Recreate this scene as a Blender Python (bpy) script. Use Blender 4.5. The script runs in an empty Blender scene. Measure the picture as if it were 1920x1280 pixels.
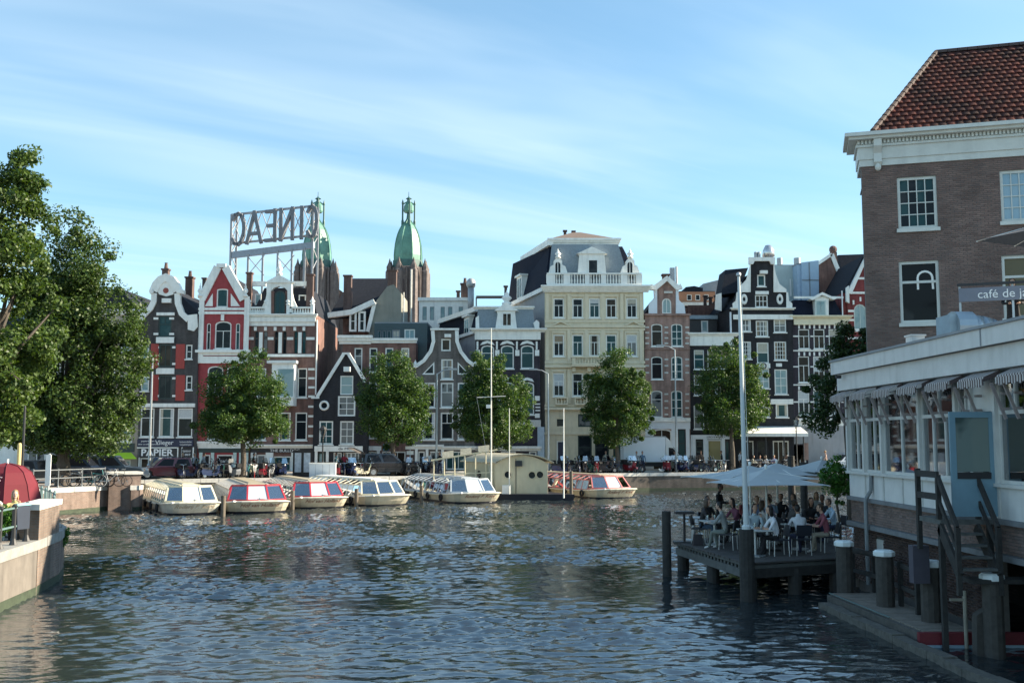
import bpy, bmesh, math, random
import numpy as np
from mathutils import Vector, Matrix
from mathutils.geometry import tessellate_polygon
random.seed(7); rng = np.random.default_rng(7)
R = math.radians
sc = bpy.context.scene
COL = sc.collection
# ------------------------------------------------------------------ camera, sky, sun, exposure
CAMH = 4.2; FPX = 1920.0; PITCH = math.atan(185 / 1920)
cam_d = bpy.data.cameras.new('camera'); cam = bpy.data.objects.new('camera', cam_d); COL.objects.link(cam)
cam.location = (0, 0, CAMH); cam.rotation_euler = (math.pi / 2 + PITCH, 0, 0)
cam_d.sensor_width = 36; cam_d.lens = 36; cam_d.clip_start = .1; cam_d.clip_end = 6000
sc.camera = cam
SUN_AZ = R(6)          # sun stands to the right of the view, a little beyond the facade line
SUN_EL = R(27)
sdir = Vector((math.cos(SUN_AZ) * math.cos(SUN_EL), math.sin(SUN_AZ) * math.cos(SUN_EL), math.sin(SUN_EL)))
world = bpy.data.worlds.new('World'); sc.world = world; world.use_nodes = True
wn = world.node_tree.nodes; wl = world.node_tree.links; wn.clear()
wo = wn.new('ShaderNodeOutputWorld'); wb = wn.new('ShaderNodeBackground')
sky = wn.new('ShaderNodeTexSky'); sky.sky_type = 'NISHITA'; sky.sun_disc = False
sky.sun_elevation = SUN_EL; sky.sun_rotation = math.pi / 2 - SUN_AZ
sky.air_density = 1.0; sky.dust_density = 0.15; sky.ozone_density = 3.0; sky.altitude = 0
# cirrus: streaks on a flat layer high above (direction divided by its height)
tc = wn.new('ShaderNodeTexCoord'); sep = wn.new('ShaderNodeSeparateXYZ'); wl.new(tc.outputs['Generated'], sep.inputs[0])
def wmath(op, a, b=None, c=None):
    n = wn.new('ShaderNodeMath'); n.operation = op
    for i, x in enumerate((a, b, c)):
        if x is None: continue
        if isinstance(x, (int, float)): n.inputs[i].default_value = x
        else: wl.new(x, n.inputs[i])
    return n.outputs[0]
zz = wmath('ADD', wmath('MAXIMUM', sep.outputs[2], 0.0), 0.12)
cx = wmath('DIVIDE', sep.outputs[0], zz); cy = wmath('DIVIDE', sep.outputs[1], zz)
comb = wn.new('ShaderNodeCombineXYZ'); wl.new(cx, comb.inputs[0]); wl.new(cy, comb.inputs[1])
def streak(rot, sx, sy, scale, lo, hi, seed, detail=5, dist=.6):
    mp = wn.new('ShaderNodeMapping'); mp.vector_type = 'TEXTURE'; wl.new(comb.outputs[0], mp.inputs[0])
    mp.inputs['Rotation'].default_value = (0, 0, R(rot)); mp.inputs['Scale'].default_value = (sx, sy, 1)
    mp.inputs['Location'].default_value = (seed, seed * .7, 0)
    nz = wn.new('ShaderNodeTexNoise'); nz.inputs['Scale'].default_value = scale; nz.inputs['Detail'].default_value = detail
    nz.inputs['Distortion'].default_value = dist; nz.inputs['Roughness'].default_value = .55
    wl.new(mp.outputs[0], nz.inputs[0])
    mr = wn.new('ShaderNodeMapRange'); mr.interpolation_type = 'SMOOTHSTEP'; wl.new(nz.outputs[0], mr.inputs[0])
    mr.inputs[1].default_value = lo; mr.inputs[2].default_value = hi
    return mr.outputs[0]
s1 = streak(26, 3.0, .62, 1.15, .36, .72, 2.3, 4, .6)
s2 = streak(30, 4.2, .30, 1.3, .50, .86, 9.4, 5, .8)
s3 = streak(12, 3.0, 1.2, .6, .26, .58, 4.7, 3, .3)
cl = wmath('MULTIPLY', wmath('ADD', wmath('MULTIPLY', s1, .33), wmath('MULTIPLY', s2, .17)), wmath('MULTIPLY_ADD', s3, .85, .15))
mixc = wn.new('ShaderNodeMix'); mixc.data_type = 'RGBA'; wl.new(cl, mixc.inputs[0])
tint = wn.new('ShaderNodeMix'); tint.data_type = 'RGBA'; tint.blend_type = 'MULTIPLY'; tint.inputs[0].default_value = 1
tint.inputs[7].default_value = (.75, .94, .95, 1); gam = wn.new('ShaderNodeGamma'); gam.inputs[1].default_value = .75; wl.new(sky.outputs[0], gam.inputs[0]); wl.new(gam.outputs[0], tint.inputs[6])
wl.new(tint.outputs[2], mixc.inputs[6]); mixc.inputs[7].default_value = (3.1, 3.6, 3.9, 1)
wl.new(mixc.outputs[2], wb.inputs[0]); wb.inputs[1].default_value = 0.108
wl.new(wb.outputs[0], wo.inputs[0])
sun_d = bpy.data.lights.new('sun', 'SUN'); sun_d.energy = 4.2; sun_d.angle = R(.55); sun_d.color = (1, .87, .68)
sun = bpy.data.objects.new('sun', sun_d); COL.objects.link(sun); sun.rotation_euler = sdir.to_track_quat('Z', 'Y').to_euler()
sun.location = (60, 40, 60)
vs = sc.view_settings; vs.view_transform = 'Standard'; vs.look = 'None'; vs.gamma = 1; vs.use_curve_mapping = False
vs.exposure = 1.76

# ------------------------------------------------------------------ pixels to places
def ray(px, py):
    a = (px - 960) / FPX; b = -(py - 640) / FPX
    return a, math.cos(PITCH) - math.sin(PITCH) * b, math.sin(PITCH) + math.cos(PITCH) * b
def at(px, py, Y):
    a, y, z = ray(px, py); t = Y / y
    return Vector((a * t, Y, CAMH + z * t))
def gnd(px, py, z=0.):
    a, y, zz = ray(px, py); t = (z - CAMH) / zz
    return Vector((a * t, y * t, z))
STREET = 1.45
# ------------------------------------------------------------------ materials
MATS = {}
def nodes_of(m):
    m.use_nodes = True; return m.node_tree.nodes, m.node_tree.links
def pos_vec(n, l, flat=False):
    g = n.new('ShaderNodeNewGeometry')
    if not flat: return g.outputs['Position']
    s = n.new('ShaderNodeSeparateXYZ'); l.new(g.outputs['Position'], s.inputs[0])
    ad = n.new('ShaderNodeMath'); l.new(s.outputs[0], ad.inputs[0]); l.new(s.outputs[1], ad.inputs[1])
    c = n.new('ShaderNodeCombineXYZ'); l.new(ad.outputs[0], c.inputs[0]); l.new(s.outputs[2], c.inputs[1])
    return c.outputs[0]
def M(name, col=(.5, .5, .5), rough=.7, var=.18, scale=2.5, bump=0., metal=0., spec=.5, coat=0., stain=.0, emit=None):
    if name in MATS: return MATS[name]
    m = bpy.data.materials.new(name); n, l = nodes_of(m); b = n['Principled BSDF']
    b.inputs['Roughness'].default_value = rough; b.inputs['Metallic'].default_value = metal
    b.inputs['Specular IOR Level'].default_value = spec; b.inputs['Coat Weight'].default_value = coat
    pv = pos_vec(n, l)
    nz = n.new('ShaderNodeTexNoise'); nz.inputs['Scale'].default_value = scale; nz.inputs['Detail'].default_value = 8
    nz.inputs['Roughness'].default_value = .65; l.new(pv, nz.inputs[0])
    rp = n.new('ShaderNodeValToRGB'); rp.color_ramp.elements[0].position = .28; rp.color_ramp.elements[1].position = .74
    rp.color_ramp.elements[0].color = (*[c * (1 - var) for c in col], 1)
    rp.color_ramp.elements[1].color = (*[min(1, c * (1 + var)) for c in col], 1)
    l.new(nz.outputs[0], rp.inputs[0]); out = rp.outputs[0]
    if stain:
        mp = n.new('ShaderNodeMapping'); l.new(pv, mp.inputs[0]); mp.inputs['Scale'].default_value = (3, 3, .35)
        n2 = n.new('ShaderNodeTexNoise'); n2.inputs['Scale'].default_value = 1.2; n2.inputs['Detail'].default_value = 6; l.new(mp.outputs[0], n2.inputs[0])
        r2 = n.new('ShaderNodeMapRange'); r2.inputs[1].default_value = .5; r2.inputs[2].default_value = .75; r2.inputs[4].default_value = stain
        l.new(n2.outputs[0], r2.inputs[0])
        mx = n.new('ShaderNodeMix'); mx.data_type = 'RGBA'; l.new(r2.outputs[0], mx.inputs[0]); l.new(out, mx.inputs[6])
        mx.inputs[7].default_value = (*[c * .38 for c in col], 1); out = mx.outputs[2]
    l.new(out, b.inputs['Base Color'])
    if bump:
        bp = n.new('ShaderNodeBump'); bp.inputs['Strength'].default_value = bump; bp.inputs['Distance'].default_value = .03
        l.new(nz.outputs[0], bp.inputs['Height']); l.new(bp.outputs[0], b.inputs['Normal'])
    if emit:
        b.inputs['Emission Color'].default_value = (*col, 1); b.inputs['Emission Strength'].default_value = emit
    MATS[name] = m; return m
def BRICK(name, c1, c2, mortar, bw=.22, bh=.072, var=.3, bump=.4, ms=.012):
    if name in MATS: return MATS[name]
    m = bpy.data.materials.new(name); n, l = nodes_of(m); b = n['Principled BSDF']; b.inputs['Roughness'].default_value = .88
    pv = pos_vec(n, l, True)
    t = n.new('ShaderNodeTexBrick'); l.new(pv, t.inputs[0]); t.inputs['Scale'].default_value = 1
    t.inputs['Brick Width'].default_value = bw; t.inputs['Row Height'].default_value = bh; t.inputs['Mortar Size'].default_value = ms
    t.inputs['Color1'].default_value = (*c1, 1); t.inputs['Color2'].default_value = (*c2, 1); t.inputs['Mortar'].default_value = (*mortar, 1)
    g = n.new('ShaderNodeNewGeometry')
    nz = n.new('ShaderNodeTexNoise'); nz.inputs['Scale'].default_value = .9; nz.inputs['Detail'].default_value = 9; nz.inputs['Roughness'].default_value = .7
    l.new(g.outputs['Position'], nz.inputs[0])
    mr = n.new('ShaderNodeMapRange'); mr.inputs[1].default_value = .3; mr.inputs[2].default_value = .7; mr.inputs[3].default_value = 1 - var; mr.inputs[4].default_value = 1 + var
    l.new(nz.outputs[0], mr.inputs[0])
    smp = n.new('ShaderNodeMapping'); l.new(g.outputs['Position'], smp.inputs[0]); smp.inputs['Scale'].default_value = (2.6, 2.6, .28)
    sn = n.new('ShaderNodeTexNoise'); sn.inputs['Scale'].default_value = 1.; sn.inputs['Detail'].default_value = 7; l.new(smp.outputs[0], sn.inputs[0])
    sr_ = n.new('ShaderNodeMapRange'); sr_.inputs[1].default_value = .38; sr_.inputs[2].default_value = .68; sr_.inputs[3].default_value = 1.12; sr_.inputs[4].default_value = .62; l.new(sn.outputs[0], sr_.inputs[0])
    mm = n.new('ShaderNodeMath'); mm.operation = 'MULTIPLY'; l.new(mr.outputs[0], mm.inputs[0]); l.new(sr_.outputs[0], mm.inputs[1])
    mx = n.new('ShaderNodeMix'); mx.data_type = 'RGBA'; mx.blend_type = 'MULTIPLY'; mx.inputs[0].default_value = 1
    l.new(t.outputs[0], mx.inputs[6]); l.new(mm.outputs[0], mx.inputs[7]); l.new(mx.outputs[2], b.inputs['Base Color'])
    bp = n.new('ShaderNodeBump'); bp.invert = True; bp.inputs['Strength'].default_value = bump; bp.inputs['Distance'].default_value = .01
    l.new(t.outputs[1], bp.inputs['Height']); l.new(bp.outputs[0], b.inputs['Normal'])
    MATS[name] = m; return m
def GLASS(name, col, rough=.04, curtain=0., ccol=(.5, .5, .47)):
    """window pane with a room behind it: dark, glossy, here and there a pale blind"""
    if name in MATS: return MATS[name]
    m = bpy.data.materials.new(name); n, l = nodes_of(m); b = n['Principled BSDF']
    b.inputs['Roughness'].default_value = rough; b.inputs['Specular IOR Level'].default_value = .16
    pv = pos_vec(n, l); nz = n.new('ShaderNodeTexNoise'); nz.inputs['Scale'].default_value = .8; nz.inputs['Detail'].default_value = 3; l.new(pv, nz.inputs[0])
    mr = n.new('ShaderNodeMapRange'); mr.inputs[1].default_value = .56 - curtain * .3; mr.inputs[2].default_value = .62 - curtain * .3; mr.inputs[4].default_value = .04 + .75 * curtain
    l.new(nz.outputs[0], mr.inputs[0])
    mx = n.new('ShaderNodeMix'); mx.data_type = 'RGBA'; l.new(mr.outputs[0], mx.inputs[0]); mx.inputs[6].default_value = (*col, 1); mx.inputs[7].default_value = (*ccol, 1)
    l.new(mx.outputs[2], b.inputs['Base Color'])
    n2 = n.new('ShaderNodeTexNoise'); n2.inputs['Scale'].default_value = .7; l.new(pv, n2.inputs[0])
    bp = n.new('ShaderNodeBump'); bp.inputs['Strength'].default_value = .08; bp.inputs['Distance'].default_value = .2; l.new(n2.outputs[0], bp.inputs['Height']); l.new(bp.outputs[0], b.inputs['Normal'])
    MATS[name] = m; return m
def CLEAR(name, tint=(.8, .85, .85), alpha=.35, rough=.03):
    """see-through pane: part mirror, part clear"""
    if name in MATS: return MATS[name]
    m = bpy.data.materials.new(name); n, l = nodes_of(m); n.remove(n['Principled BSDF']); o = n['Material Output']
    tr = n.new('ShaderNodeBsdfTransparent'); tr.inputs[0].default_value = (*tint, 1)
    gl = n.new('ShaderNodeBsdfGlossy'); gl.inputs['Roughness'].default_value = rough; gl.inputs[0].default_value = (.95, .97, 1, 1)
    fr = n.new('ShaderNodeFresnel'); fr.inputs[0].default_value = 1.5
    ad = n.new('ShaderNodeMath'); ad.inputs[1].default_value = alpha * .3; ad.use_clamp = True; l.new(fr.outputs[0], ad.inputs[0])
    mx = n.new('ShaderNodeMixShader'); l.new(ad.outputs[0], mx.inputs[0]); l.new(tr.outputs[0], mx.inputs[1]); l.new(gl.outputs[0], mx.inputs[2])
    l.new(mx.outputs[0], o.inputs[0]); MATS[name] = m; return m
WHITE = M('white_paint', (.80, .80, .75), .5, .10, 2, stain=.28)
CREAM = M('cream_paint', (.72, .66, .48), .55, .10, 3, stain=.15)
STONE = M('pale_stone', (.55, .54, .50), .8, .15, 4, bump=.3, stain=.25)
BLACKP = M('black_paint', (.018, .018, .022), .45, .3, 3)
DARKG = M('dark_green_paint', (.015, .035, .032), .4, .3, 3)
NAVY = M('navy_paint', (.012, .016, .05), .4, .2, 3)
REDP = M('red_paint', (.34, .04, .03), .5, .15, 4, stain=.15)
REDW = M('red_wall', (.32, .05, .055), .8, .2, 3, bump=.2, stain=.2)
GDARK = GLASS('window_glass', (.012, .016, .02)); GCURT = GLASS('window_glass_blind', (.02, .026, .03), curtain=.55, ccol=(.38, .39, .37))
GTEAL = GLASS('window_glass_teal', (.02, .06, .065), curtain=.25, ccol=(.08, .14, .14)); GPALE = GLASS('window_glass_pale', (.22, .33, .34), curtain=.5, ccol=(.42, .5, .48))
SLATE = M('slate_dark', (.022, .025, .033), .85, .3, 5, bump=.3, spec=.15); SLATEB = M('slate_blue', (.20, .25, .29), .5, .2, 7, bump=.3)
LEAD = M('lead_grey', (.24, .26, .28), .55, .15, 2); TILE_R = M('red_roof_tile', (.20, .055, .035), .8, .3, 6, bump=.5)
METAL = M('grey_metal', (.42, .45, .47), .4, .1, 3, metal=.6); GALV = M('galvanised_steel', (.36, .38, .39), .5, .12, 3, metal=.4)
IRON = M('black_iron', (.02, .021, .022), .5, .2, 5); RUBBER = M('black_rubber', (.015, .015, .016), .8, .1)
CHROME = M('chrome', (.6, .6, .62), .2, .05, metal=.9)

# ------------------------------------------------------------------ mesh building
def wpos(o):
    p = Vector((0, 0, 0))
    while o is not None:
        p += o.location; o = o.parent
    return p
def tag(o, label=None, cat=None, group=None, kind=None):
    if label: o['label'] = label
    if cat: o['category'] = cat
    if group: o['group'] = group
    if kind: o['kind'] = kind
    return o
def empty(name, loc=(0, 0, 0), rz=0., label=None, cat=None, group=None):
    o = bpy.data.objects.new(name, None); COL.objects.link(o); o.location = loc; o.rotation_euler = (0, 0, rz); o.empty_display_size = .3
    return tag(o, label, cat, group)
class MB:
    def __init__(s): s.v = []; s.f = []; s.m = []; s.T = None
    def add(s, vs, fs, mi=0):
        k = len(s.v)
        if s.T is not None: vs = [s.T @ Vector(p) for p in vs]
        s.v += [tuple(p) for p in vs]; s.f += [tuple(i + k for i in f) for f in fs]; s.m += [mi] * len(fs); return s
    def box(s, x0, y0, z0, x1, y1, z1, mi=0):
        if x1 < x0: x0, x1 = x1, x0
        if y1 < y0: y0, y1 = y1, y0
        if z1 < z0: z0, z1 = z1, z0
        return s.add([(x0, y0, z0), (x1, y0, z0), (x1, y1, z0), (x0, y1, z0), (x0, y0, z1), (x1, y0, z1), (x1, y1, z1), (x0, y1, z1)],
              [(0, 3, 2, 1), (4, 5, 6, 7), (0, 1, 5, 4), (1, 2, 6, 5), (2, 3, 7, 6), (3, 0, 4, 7)], mi)
    def hexa(s, b, t, mi=0):   # bottom 4 and top 4 points, counter-clockwise from above
        return s.add(list(b) + list(t), [(0, 3, 2, 1), (4, 5, 6, 7), (0, 1, 5, 4), (1, 2, 6, 5), (2, 3, 7, 6), (3, 0, 4, 7)], mi)
    def cyl(s, p, q, r0, r1=None, n=10, mi=0, cap=True):
        p = Vector(p); q = Vector(q); r1 = r0 if r1 is None else r1; d = (q - p).normalized()
        a = d.orthogonal().normalized(); b = d.cross(a)
        vs = [p + (a * math.cos(2 * math.pi * i / n) + b * math.sin(2 * math.pi * i / n)) * r0 for i in range(n)]
        vs += [q + (a * math.cos(2 * math.pi * i / n) + b * math.sin(2 * math.pi * i / n)) * r1 for i in range(n)]
        fs = [(i, (i + 1) % n, n + (i + 1) % n, n + i) for i in range(n)]
        if cap: fs += [tuple(range(n - 1, -1, -1)), tuple(range(n, 2 * n))]
        return s.add(vs, fs, mi)
    def tube(s, pts, r, n=6, mi=0):
        pts = [Vector(p) for p in pts]
        for a, b in zip(pts, pts[1:]): s.cyl(a, b, r, r, n, mi)
        return s
    def bar(s, p, q, w, h, mi=0):   # rectangular bar between two points
        p = Vector(p); q = Vector(q); d = (q - p).normalized(); up = Vector((0, 0, 1)) if abs(d.z) < .95 else Vector((0, 1, 0))
        a = d.cross(up).normalized() * (w / 2); b = a.cross(d).normalized() * (h / 2)
        return s.add([p - a - b, p + a - b, p + a + b, p - a + b, q - a - b, q + a - b, q + a + b, q - a + b],
              [(0, 3, 2, 1), (4, 5, 6, 7), (0, 1, 5, 4), (1, 2, 6, 5), (2, 3, 7, 6), (3, 0, 4, 7)], mi)
    def lathe(s, prof, c=(0, 0, 0), n=14, mi=0, a0=0.):   # profile [(r, z)]
        c = Vector(c); k = len(prof); vs = []; fs = []
        for r, z in prof:
            for i in range(n): vs.append(c + Vector((r * math.cos(a0 + 2 * math.pi * i / n), r * math.sin(a0 + 2 * math.pi * i / n), z)))
        for j in range(k - 1):
            for i in range(n): fs.append((j * n + i, j * n + (i + 1) % n, (j + 1) * n + (i + 1) % n, (j + 1) * n + i))
        fs.append(tuple(range(n - 1, -1, -1))); fs.append(tuple(range((k - 1) * n, k * n)))
        return s.add(vs, fs, mi)
    def ball(s, c, rx, ry=None, rz=None, n=10, k=7, mi=0):
        ry = ry or rx; rz = rz or rx; vs = []; fs = []; c = Vector(c)
        for j in range(1, k):
            t = math.pi * j / k
            for i in range(n): a = 2 * math.pi * i / n; vs.append(c + Vector((rx * math.sin(t) * math.cos(a), ry * math.sin(t) * math.sin(a), rz * math.cos(t))))
        top = len(vs); vs.append(c + Vector((0, 0, rz))); vs.append(c - Vector((0, 0, rz)))
        for j in range(k - 2):
            for i in range(n): fs.append((j * n + i, (j + 1) * n + i, (j + 1) * n + (i + 1) % n, j * n + (i + 1) % n))
        for i in range(n): fs.append((top, i, (i + 1) % n)); fs.append((top + 1, (k - 2) * n + (i + 1) % n, (k - 2) * n + i))
        return s.add(vs, fs, mi)
    def torus(s, c, r, t, axis='y', n=20, k=6, mi=0, sz=1.):
        vs = []; fs = []; c = Vector(c)
        for i in range(n):
            a = 2 * math.pi * i / n
            for j in range(k):
                b = 2 * math.pi * j / k; rr = r + t * math.cos(b); h = t * math.sin(b)
                p = (rr * math.cos(a), h, sz * rr * math.sin(a)) if axis == 'y' else ((h, rr * math.cos(a), rr * math.sin(a)) if axis == 'x' else (rr * math.cos(a), rr * math.sin(a), h))
                vs.append(c + Vector(p))
        for i in range(n):
            for j in range(k): fs.append((i * k + j, i * k + (j + 1) % k, ((i + 1) % n) * k + (j + 1) % k, ((i + 1) % n) * k + j))
        return s.add(vs, fs, mi)
    def prism(s, poly, y0, y1, mi=0, holes=(), axis='y', back=True):
        """poly in (x,z) pushed from y0 to y1; holes cut through"""
        loops = [list(poly)] + [list(h) for h in holes]
        flat = [p for lp in loops for p in lp]; tri = tessellate_polygon([[Vector((p[0], p[1], 0)) for p in lp] for lp in loops])
        P = (lambda p, y: (p[0], y, p[1])) if axis == 'y' else ((lambda p, y: (y, p[0], p[1])) if axis == 'x' else (lambda p, y: (p[0], p[1], y)))
        n = len(flat); vs = [P(p, y0) for p in flat] + [P(p, y1) for p in flat]
        fs = [tuple(t) for t in tri] + ([tuple(i + n for i in reversed(t)) for t in tri] if back else [])
        k = 0
        for lp in loops:
            m = len(lp)
            for i in range(m): a, b = k + i, k + (i + 1) % m; fs.append((a, b, b + n, a + n))
            k += m
        return s.add(vs, fs, mi)
    def strip(s, pts, w, y0, y1, mi=0):
        """band of width w along a polyline in (x,z), pushed in y"""
        pts = [Vector((p[0], p[1])) for p in pts]; L = []; Rr = []
        for i, p in enumerate(pts):
            d = (pts[min(i + 1, len(pts) - 1)] - pts[max(i - 1, 0)]).normalized(); nrm = Vector((-d.y, d.x)) * (w / 2)
            L.append(p + nrm); Rr.append(p - nrm)
        for i in range(len(pts) - 1):
            q = [Rr[i], Rr[i + 1], L[i + 1], L[i]]
            s.add([(a.x, y0, a.y) for a in q] + [(a.x, y1, a.y) for a in q], [(0, 1, 2, 3), (7, 6, 5, 4), (0, 4, 5, 1), (1, 5, 6, 2), (2, 6, 7, 3), (3, 7, 4, 0)], mi)
        return s
    def build(s, name, mat, parent=None, world=False, smooth=False, fix=True):
        me = bpy.data.meshes.new(name); off = Vector((0, 0, 0)); loc = None
        if world and parent is not None: off = wpos(parent)
        if world and parent is None and s.v:
            xs, ys, zs = zip(*s.v); off = Vector(((min(xs) + max(xs)) / 2, (min(ys) + max(ys)) / 2, min(zs))); loc = off
        me.from_pydata([(p[0] - off.x, p[1] - off.y, p[2] - off.z) for p in s.v], [], s.f)
        mats = mat if isinstance(mat, (list, tuple)) else [mat]
        for m in mats: me.materials.append(m)
        if len(mats) > 1: me.polygons.foreach_set('material_index', s.m)
        if fix:
            bm = bmesh.new(); bm.from_mesh(me); bmesh.ops.recalc_face_normals(bm, faces=bm.faces); bm.to_mesh(me); bm.free()
        if smooth: me.polygons.foreach_set('use_smooth', [True] * len(me.polygons)); 
        me.update(); o = bpy.data.objects.new(name, me); COL.objects.link(o)
        if parent is not None: o.parent = parent
        if loc is not None: o.location = loc
        return o
def clone(o, parent=None):
    c = o.copy(); COL.objects.link(c); c.parent = parent
    for ch in list(o.children): clone(ch, c)
    return c
def retag(root, **mats):
    """swap materials of named parts on a clone (mesh data copied)"""
    for ch in [root] + list(root.children_recursive):
        key = ch.name.split('.')[0]
        if key in mats and ch.type == 'MESH':
            ch.data = ch.data.copy(); ch.data.materials[0] = mats[key]
    return root
def put(o, x, y, z, rz=0.):
    o.location = (x, y, z); o.rotation_euler = (0, 0, rz); return o
def text_mesh(body, size, mat, name, parent, mtx, depth=.01, shear=0., align='CENTER', width=None, mirror=False, bold=0.):
    cu = bpy.data.curves.new('t', 'FONT'); cu.body = body; cu.size = size; cu.extrude = depth; cu.shear = shear; cu.align_x = align; cu.align_y = 'CENTER'; cu.offset = bold; cu.resolution_u = 3
    t = bpy.data.objects.new('t', cu); me = bpy.data.meshes.new_from_object(t); bpy.data.objects.remove(t); bpy.data.curves.remove(cu)
    me.name = name
    if width:
        xs = [v.co.x for v in me.vertices]; w = max(xs) - min(xs)
        me.transform(Matrix.Scale(width / w, 4, (1, 0, 0)))
    if mirror: me.transform(Matrix.Scale(-1, 4, (1, 0, 0))); me.flip_normals()
    me.transform(mtx); me.materials.clear(); me.materials.append(mat)
    o = bpy.data.objects.new(name, me); COL.objects.link(o); o.parent = parent
    return o
def face_cam(x, y, z):   # text upright in the xz plane, read from -y
    return Matrix.Translation((x, y, z)) @ Matrix.Rotation(math.pi / 2, 4, 'X')
UNIT = MB().box(-.5, -.5, -.5, .5, .5, .5)
_um = {}
def unit_box(name, mat, parent, x0, y0, z0, x1, y1, z1):
    """shared unit cube scaled to a world box (panes, slats, bricks ...)"""
    if mat.name not in _um:
        me = bpy.data.meshes.new('block_' + mat.name); me.from_pydata(UNIT.v, [], UNIT.f); me.materials.append(mat); _um[mat.name] = me
    o = bpy.data.objects.new(name, _um[mat.name]); COL.objects.link(o); o.parent = parent
    p = wpos(parent) if parent else Vector((0, 0, 0))
    o.location = ((x0 + x1) / 2 - p.x, (y0 + y1) / 2 - p.y, (z0 + z1) / 2 - p.z); o.scale = (abs(x1 - x0), abs(y1 - y0), abs(z1 - z0))
    return o
# ------------------------------------------------------------------ water
def make_water():
    xs = np.concatenate([[-900, -400, -150, -80, -60], np.linspace(-48, 46, 880), [60, 80, 150, 400, 900]])
    ys = [-300., -100, -40, -10, 5, 10]; y = 13.
    while y < 96: ys.append(y); y += max(.05, .0042 * y - .005)
    ys += [98, 110, 150, 300]; ys = np.array(ys)
    X, Y = np.meshgrid(xs, ys); Z = np.zeros_like(X)
    def lf(fx, fy, ph): return np.sin(X * fx + Y * fy + ph)
    patch = .62 + .22 * (lf(.21, .33, .5) + .8 * lf(-.37, .52, 2.1) + .7 * lf(.13, -.9, 4.) + .6 * lf(.71, .25, 1.3) + .5 * lf(.45, 1.4, .2))
    patch = np.clip((patch - .3) * 1.5 + .3, .12, 1.5)
    r = np.random.default_rng(3)
    for i in range(64):
        lam = .20 * (1.05 / .20) ** (i / 63.) * r.uniform(.9, 1.1); k = 2 * math.pi / lam
        th = r.normal(R(87), R(25)); ph = r.uniform(0, 6.28)
        amp = .0088 * lam / (1 + (lam / .75) ** 2) * r.uniform(.6, 1.2)
        phase = k * (X * math.cos(th) + Y * math.sin(th)) + ph + .5 * np.sin(X * .9 * r.uniform(.5, 1) + Y * .6 * r.uniform(.5, 1) + ph)
        w = np.sin(phase); Z += amp * (w + .25 * np.cos(2 * phase)) * (patch if lam < 1.1 else 1)
    fade = np.clip((Y - 12) / 3, 0, 1) * np.clip((96 - Y) / 4, 0, 1) * np.clip((47 - X) / 3, 0, 1) * np.clip((X + 49) / 3, 0, 1)
    Z *= fade * .9 * (1 + .9 * np.clip((Y - 24) / 25, 0, 1))
    ny, nx = X.shape; V = np.stack([X, Y, Z], -1).reshape(-1, 3).astype(np.float32)
    idx = np.arange(nx * ny).reshape(ny, nx)
    F = np.stack([idx[:-1, :-1], idx[:-1, 1:], idx[1:, 1:], idx[1:, :-1]], -1).reshape(-1, 4)
    me = bpy.data.meshes.new('water'); me.vertices.add(len(V)); me.vertices.foreach_set('co', V.ravel())
    me.loops.add(F.size); me.loops.foreach_set('vertex_index', F.ravel().astype(np.int32)); me.polygons.add(len(F))
    me.polygons.foreach_set('loop_start', np.arange(0, F.size, 4, dtype=np.int32)); me.polygons.foreach_set('loop_total', np.full(len(F), 4, dtype=np.int32))
    me.polygons.foreach_set('use_smooth', np.ones(len(F), dtype=bool)); me.update(); me.validate()
    m = bpy.data.materials.new('canal_water'); n, l = nodes_of(m); b = n['Principled BSDF']
    b.inputs['Base Color'].default_value = (.022, .030, .034, 1); b.inputs['Roughness'].default_value = .045; b.inputs['IOR'].default_value = 2.1
    g = n.new('ShaderNodeNewGeometry'); mp = n.new('ShaderNodeMapping'); l.new(g.outputs['Position'], mp.inputs[0]); mp.inputs['Scale'].default_value = (.6, 1.3, 1)
    nz = n.new('ShaderNodeTexNoise'); nz.inputs['Scale'].default_value = 5.2; nz.inputs['Detail'].default_value = 3; nz.inputs['Roughness'].default_value = .5; l.new(mp.outputs[0], nz.inputs[0])
    bp = n.new('ShaderNodeBump'); bp.inputs['Strength'].default_value = .5; bp.inputs['Distance'].default_value = .018; l.new(nz.outputs[0], bp.inputs['Height'])
    l.new(bp.outputs[0], b.inputs['Normal']); me.materials.append(m)
    o = bpy.data.objects.new('water', me); COL.objects.link(o); return tag(o, 'rippled dark canal water reflecting the sky', kind='structure')
make_water()
bed = MB().box(-900, -300, -2.6, 900, 300, -2.5).build('canal_bed', M('mud', (.05, .045, .035), .9), world=True); tag(bed, 'muddy canal bed under the water', kind='structure')
# ------------------------------------------------------------------ land
NQ = [(-12.4, -60), (-12.45, 10), (-12.5, 25), (-13.05, 28.6), (-13.6, 31.2), (-14.2, 32.9), (-15.2, 34.6), (-19.6, 42), (-27.6, 57.2), (-26.6, 57.6)]   # left bank
FQ = [(-26.6, 57.6), (-24.35, 62.55), (-22.5, 62.5), (-26.6, 71.0), (11.5, 86.6), (45, 93), (120, 105)]           # far bank
FQ_ALL = FQ; edge = NQ + FQ[1:]
top = edge + [(2500, 105), (2500, 3000), (-2500, 3000), (-2500, -60)]
PAVE = BRICK('street_paving', (.20, .155, .13), (.26, .20, .165), (.10, .09, .08), .2, .1, .25)
gm = M('street_ground', (.27, .235, .205), .9, .25, 1.2, bump=.3)
lb = MB(); t = tessellate_polygon([[Vector((*p, 0)) for p in top]]); lb.add([(p[0], p[1], STREET) for p in top], t)
tag(lb.build('street', gm, fix=True), 'brick paved street along the canal', kind='structure')
rb = MB(); tr = [(40, -60), (40, 28), (60, 60), (2500, 70), (2500, -60)]
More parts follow.
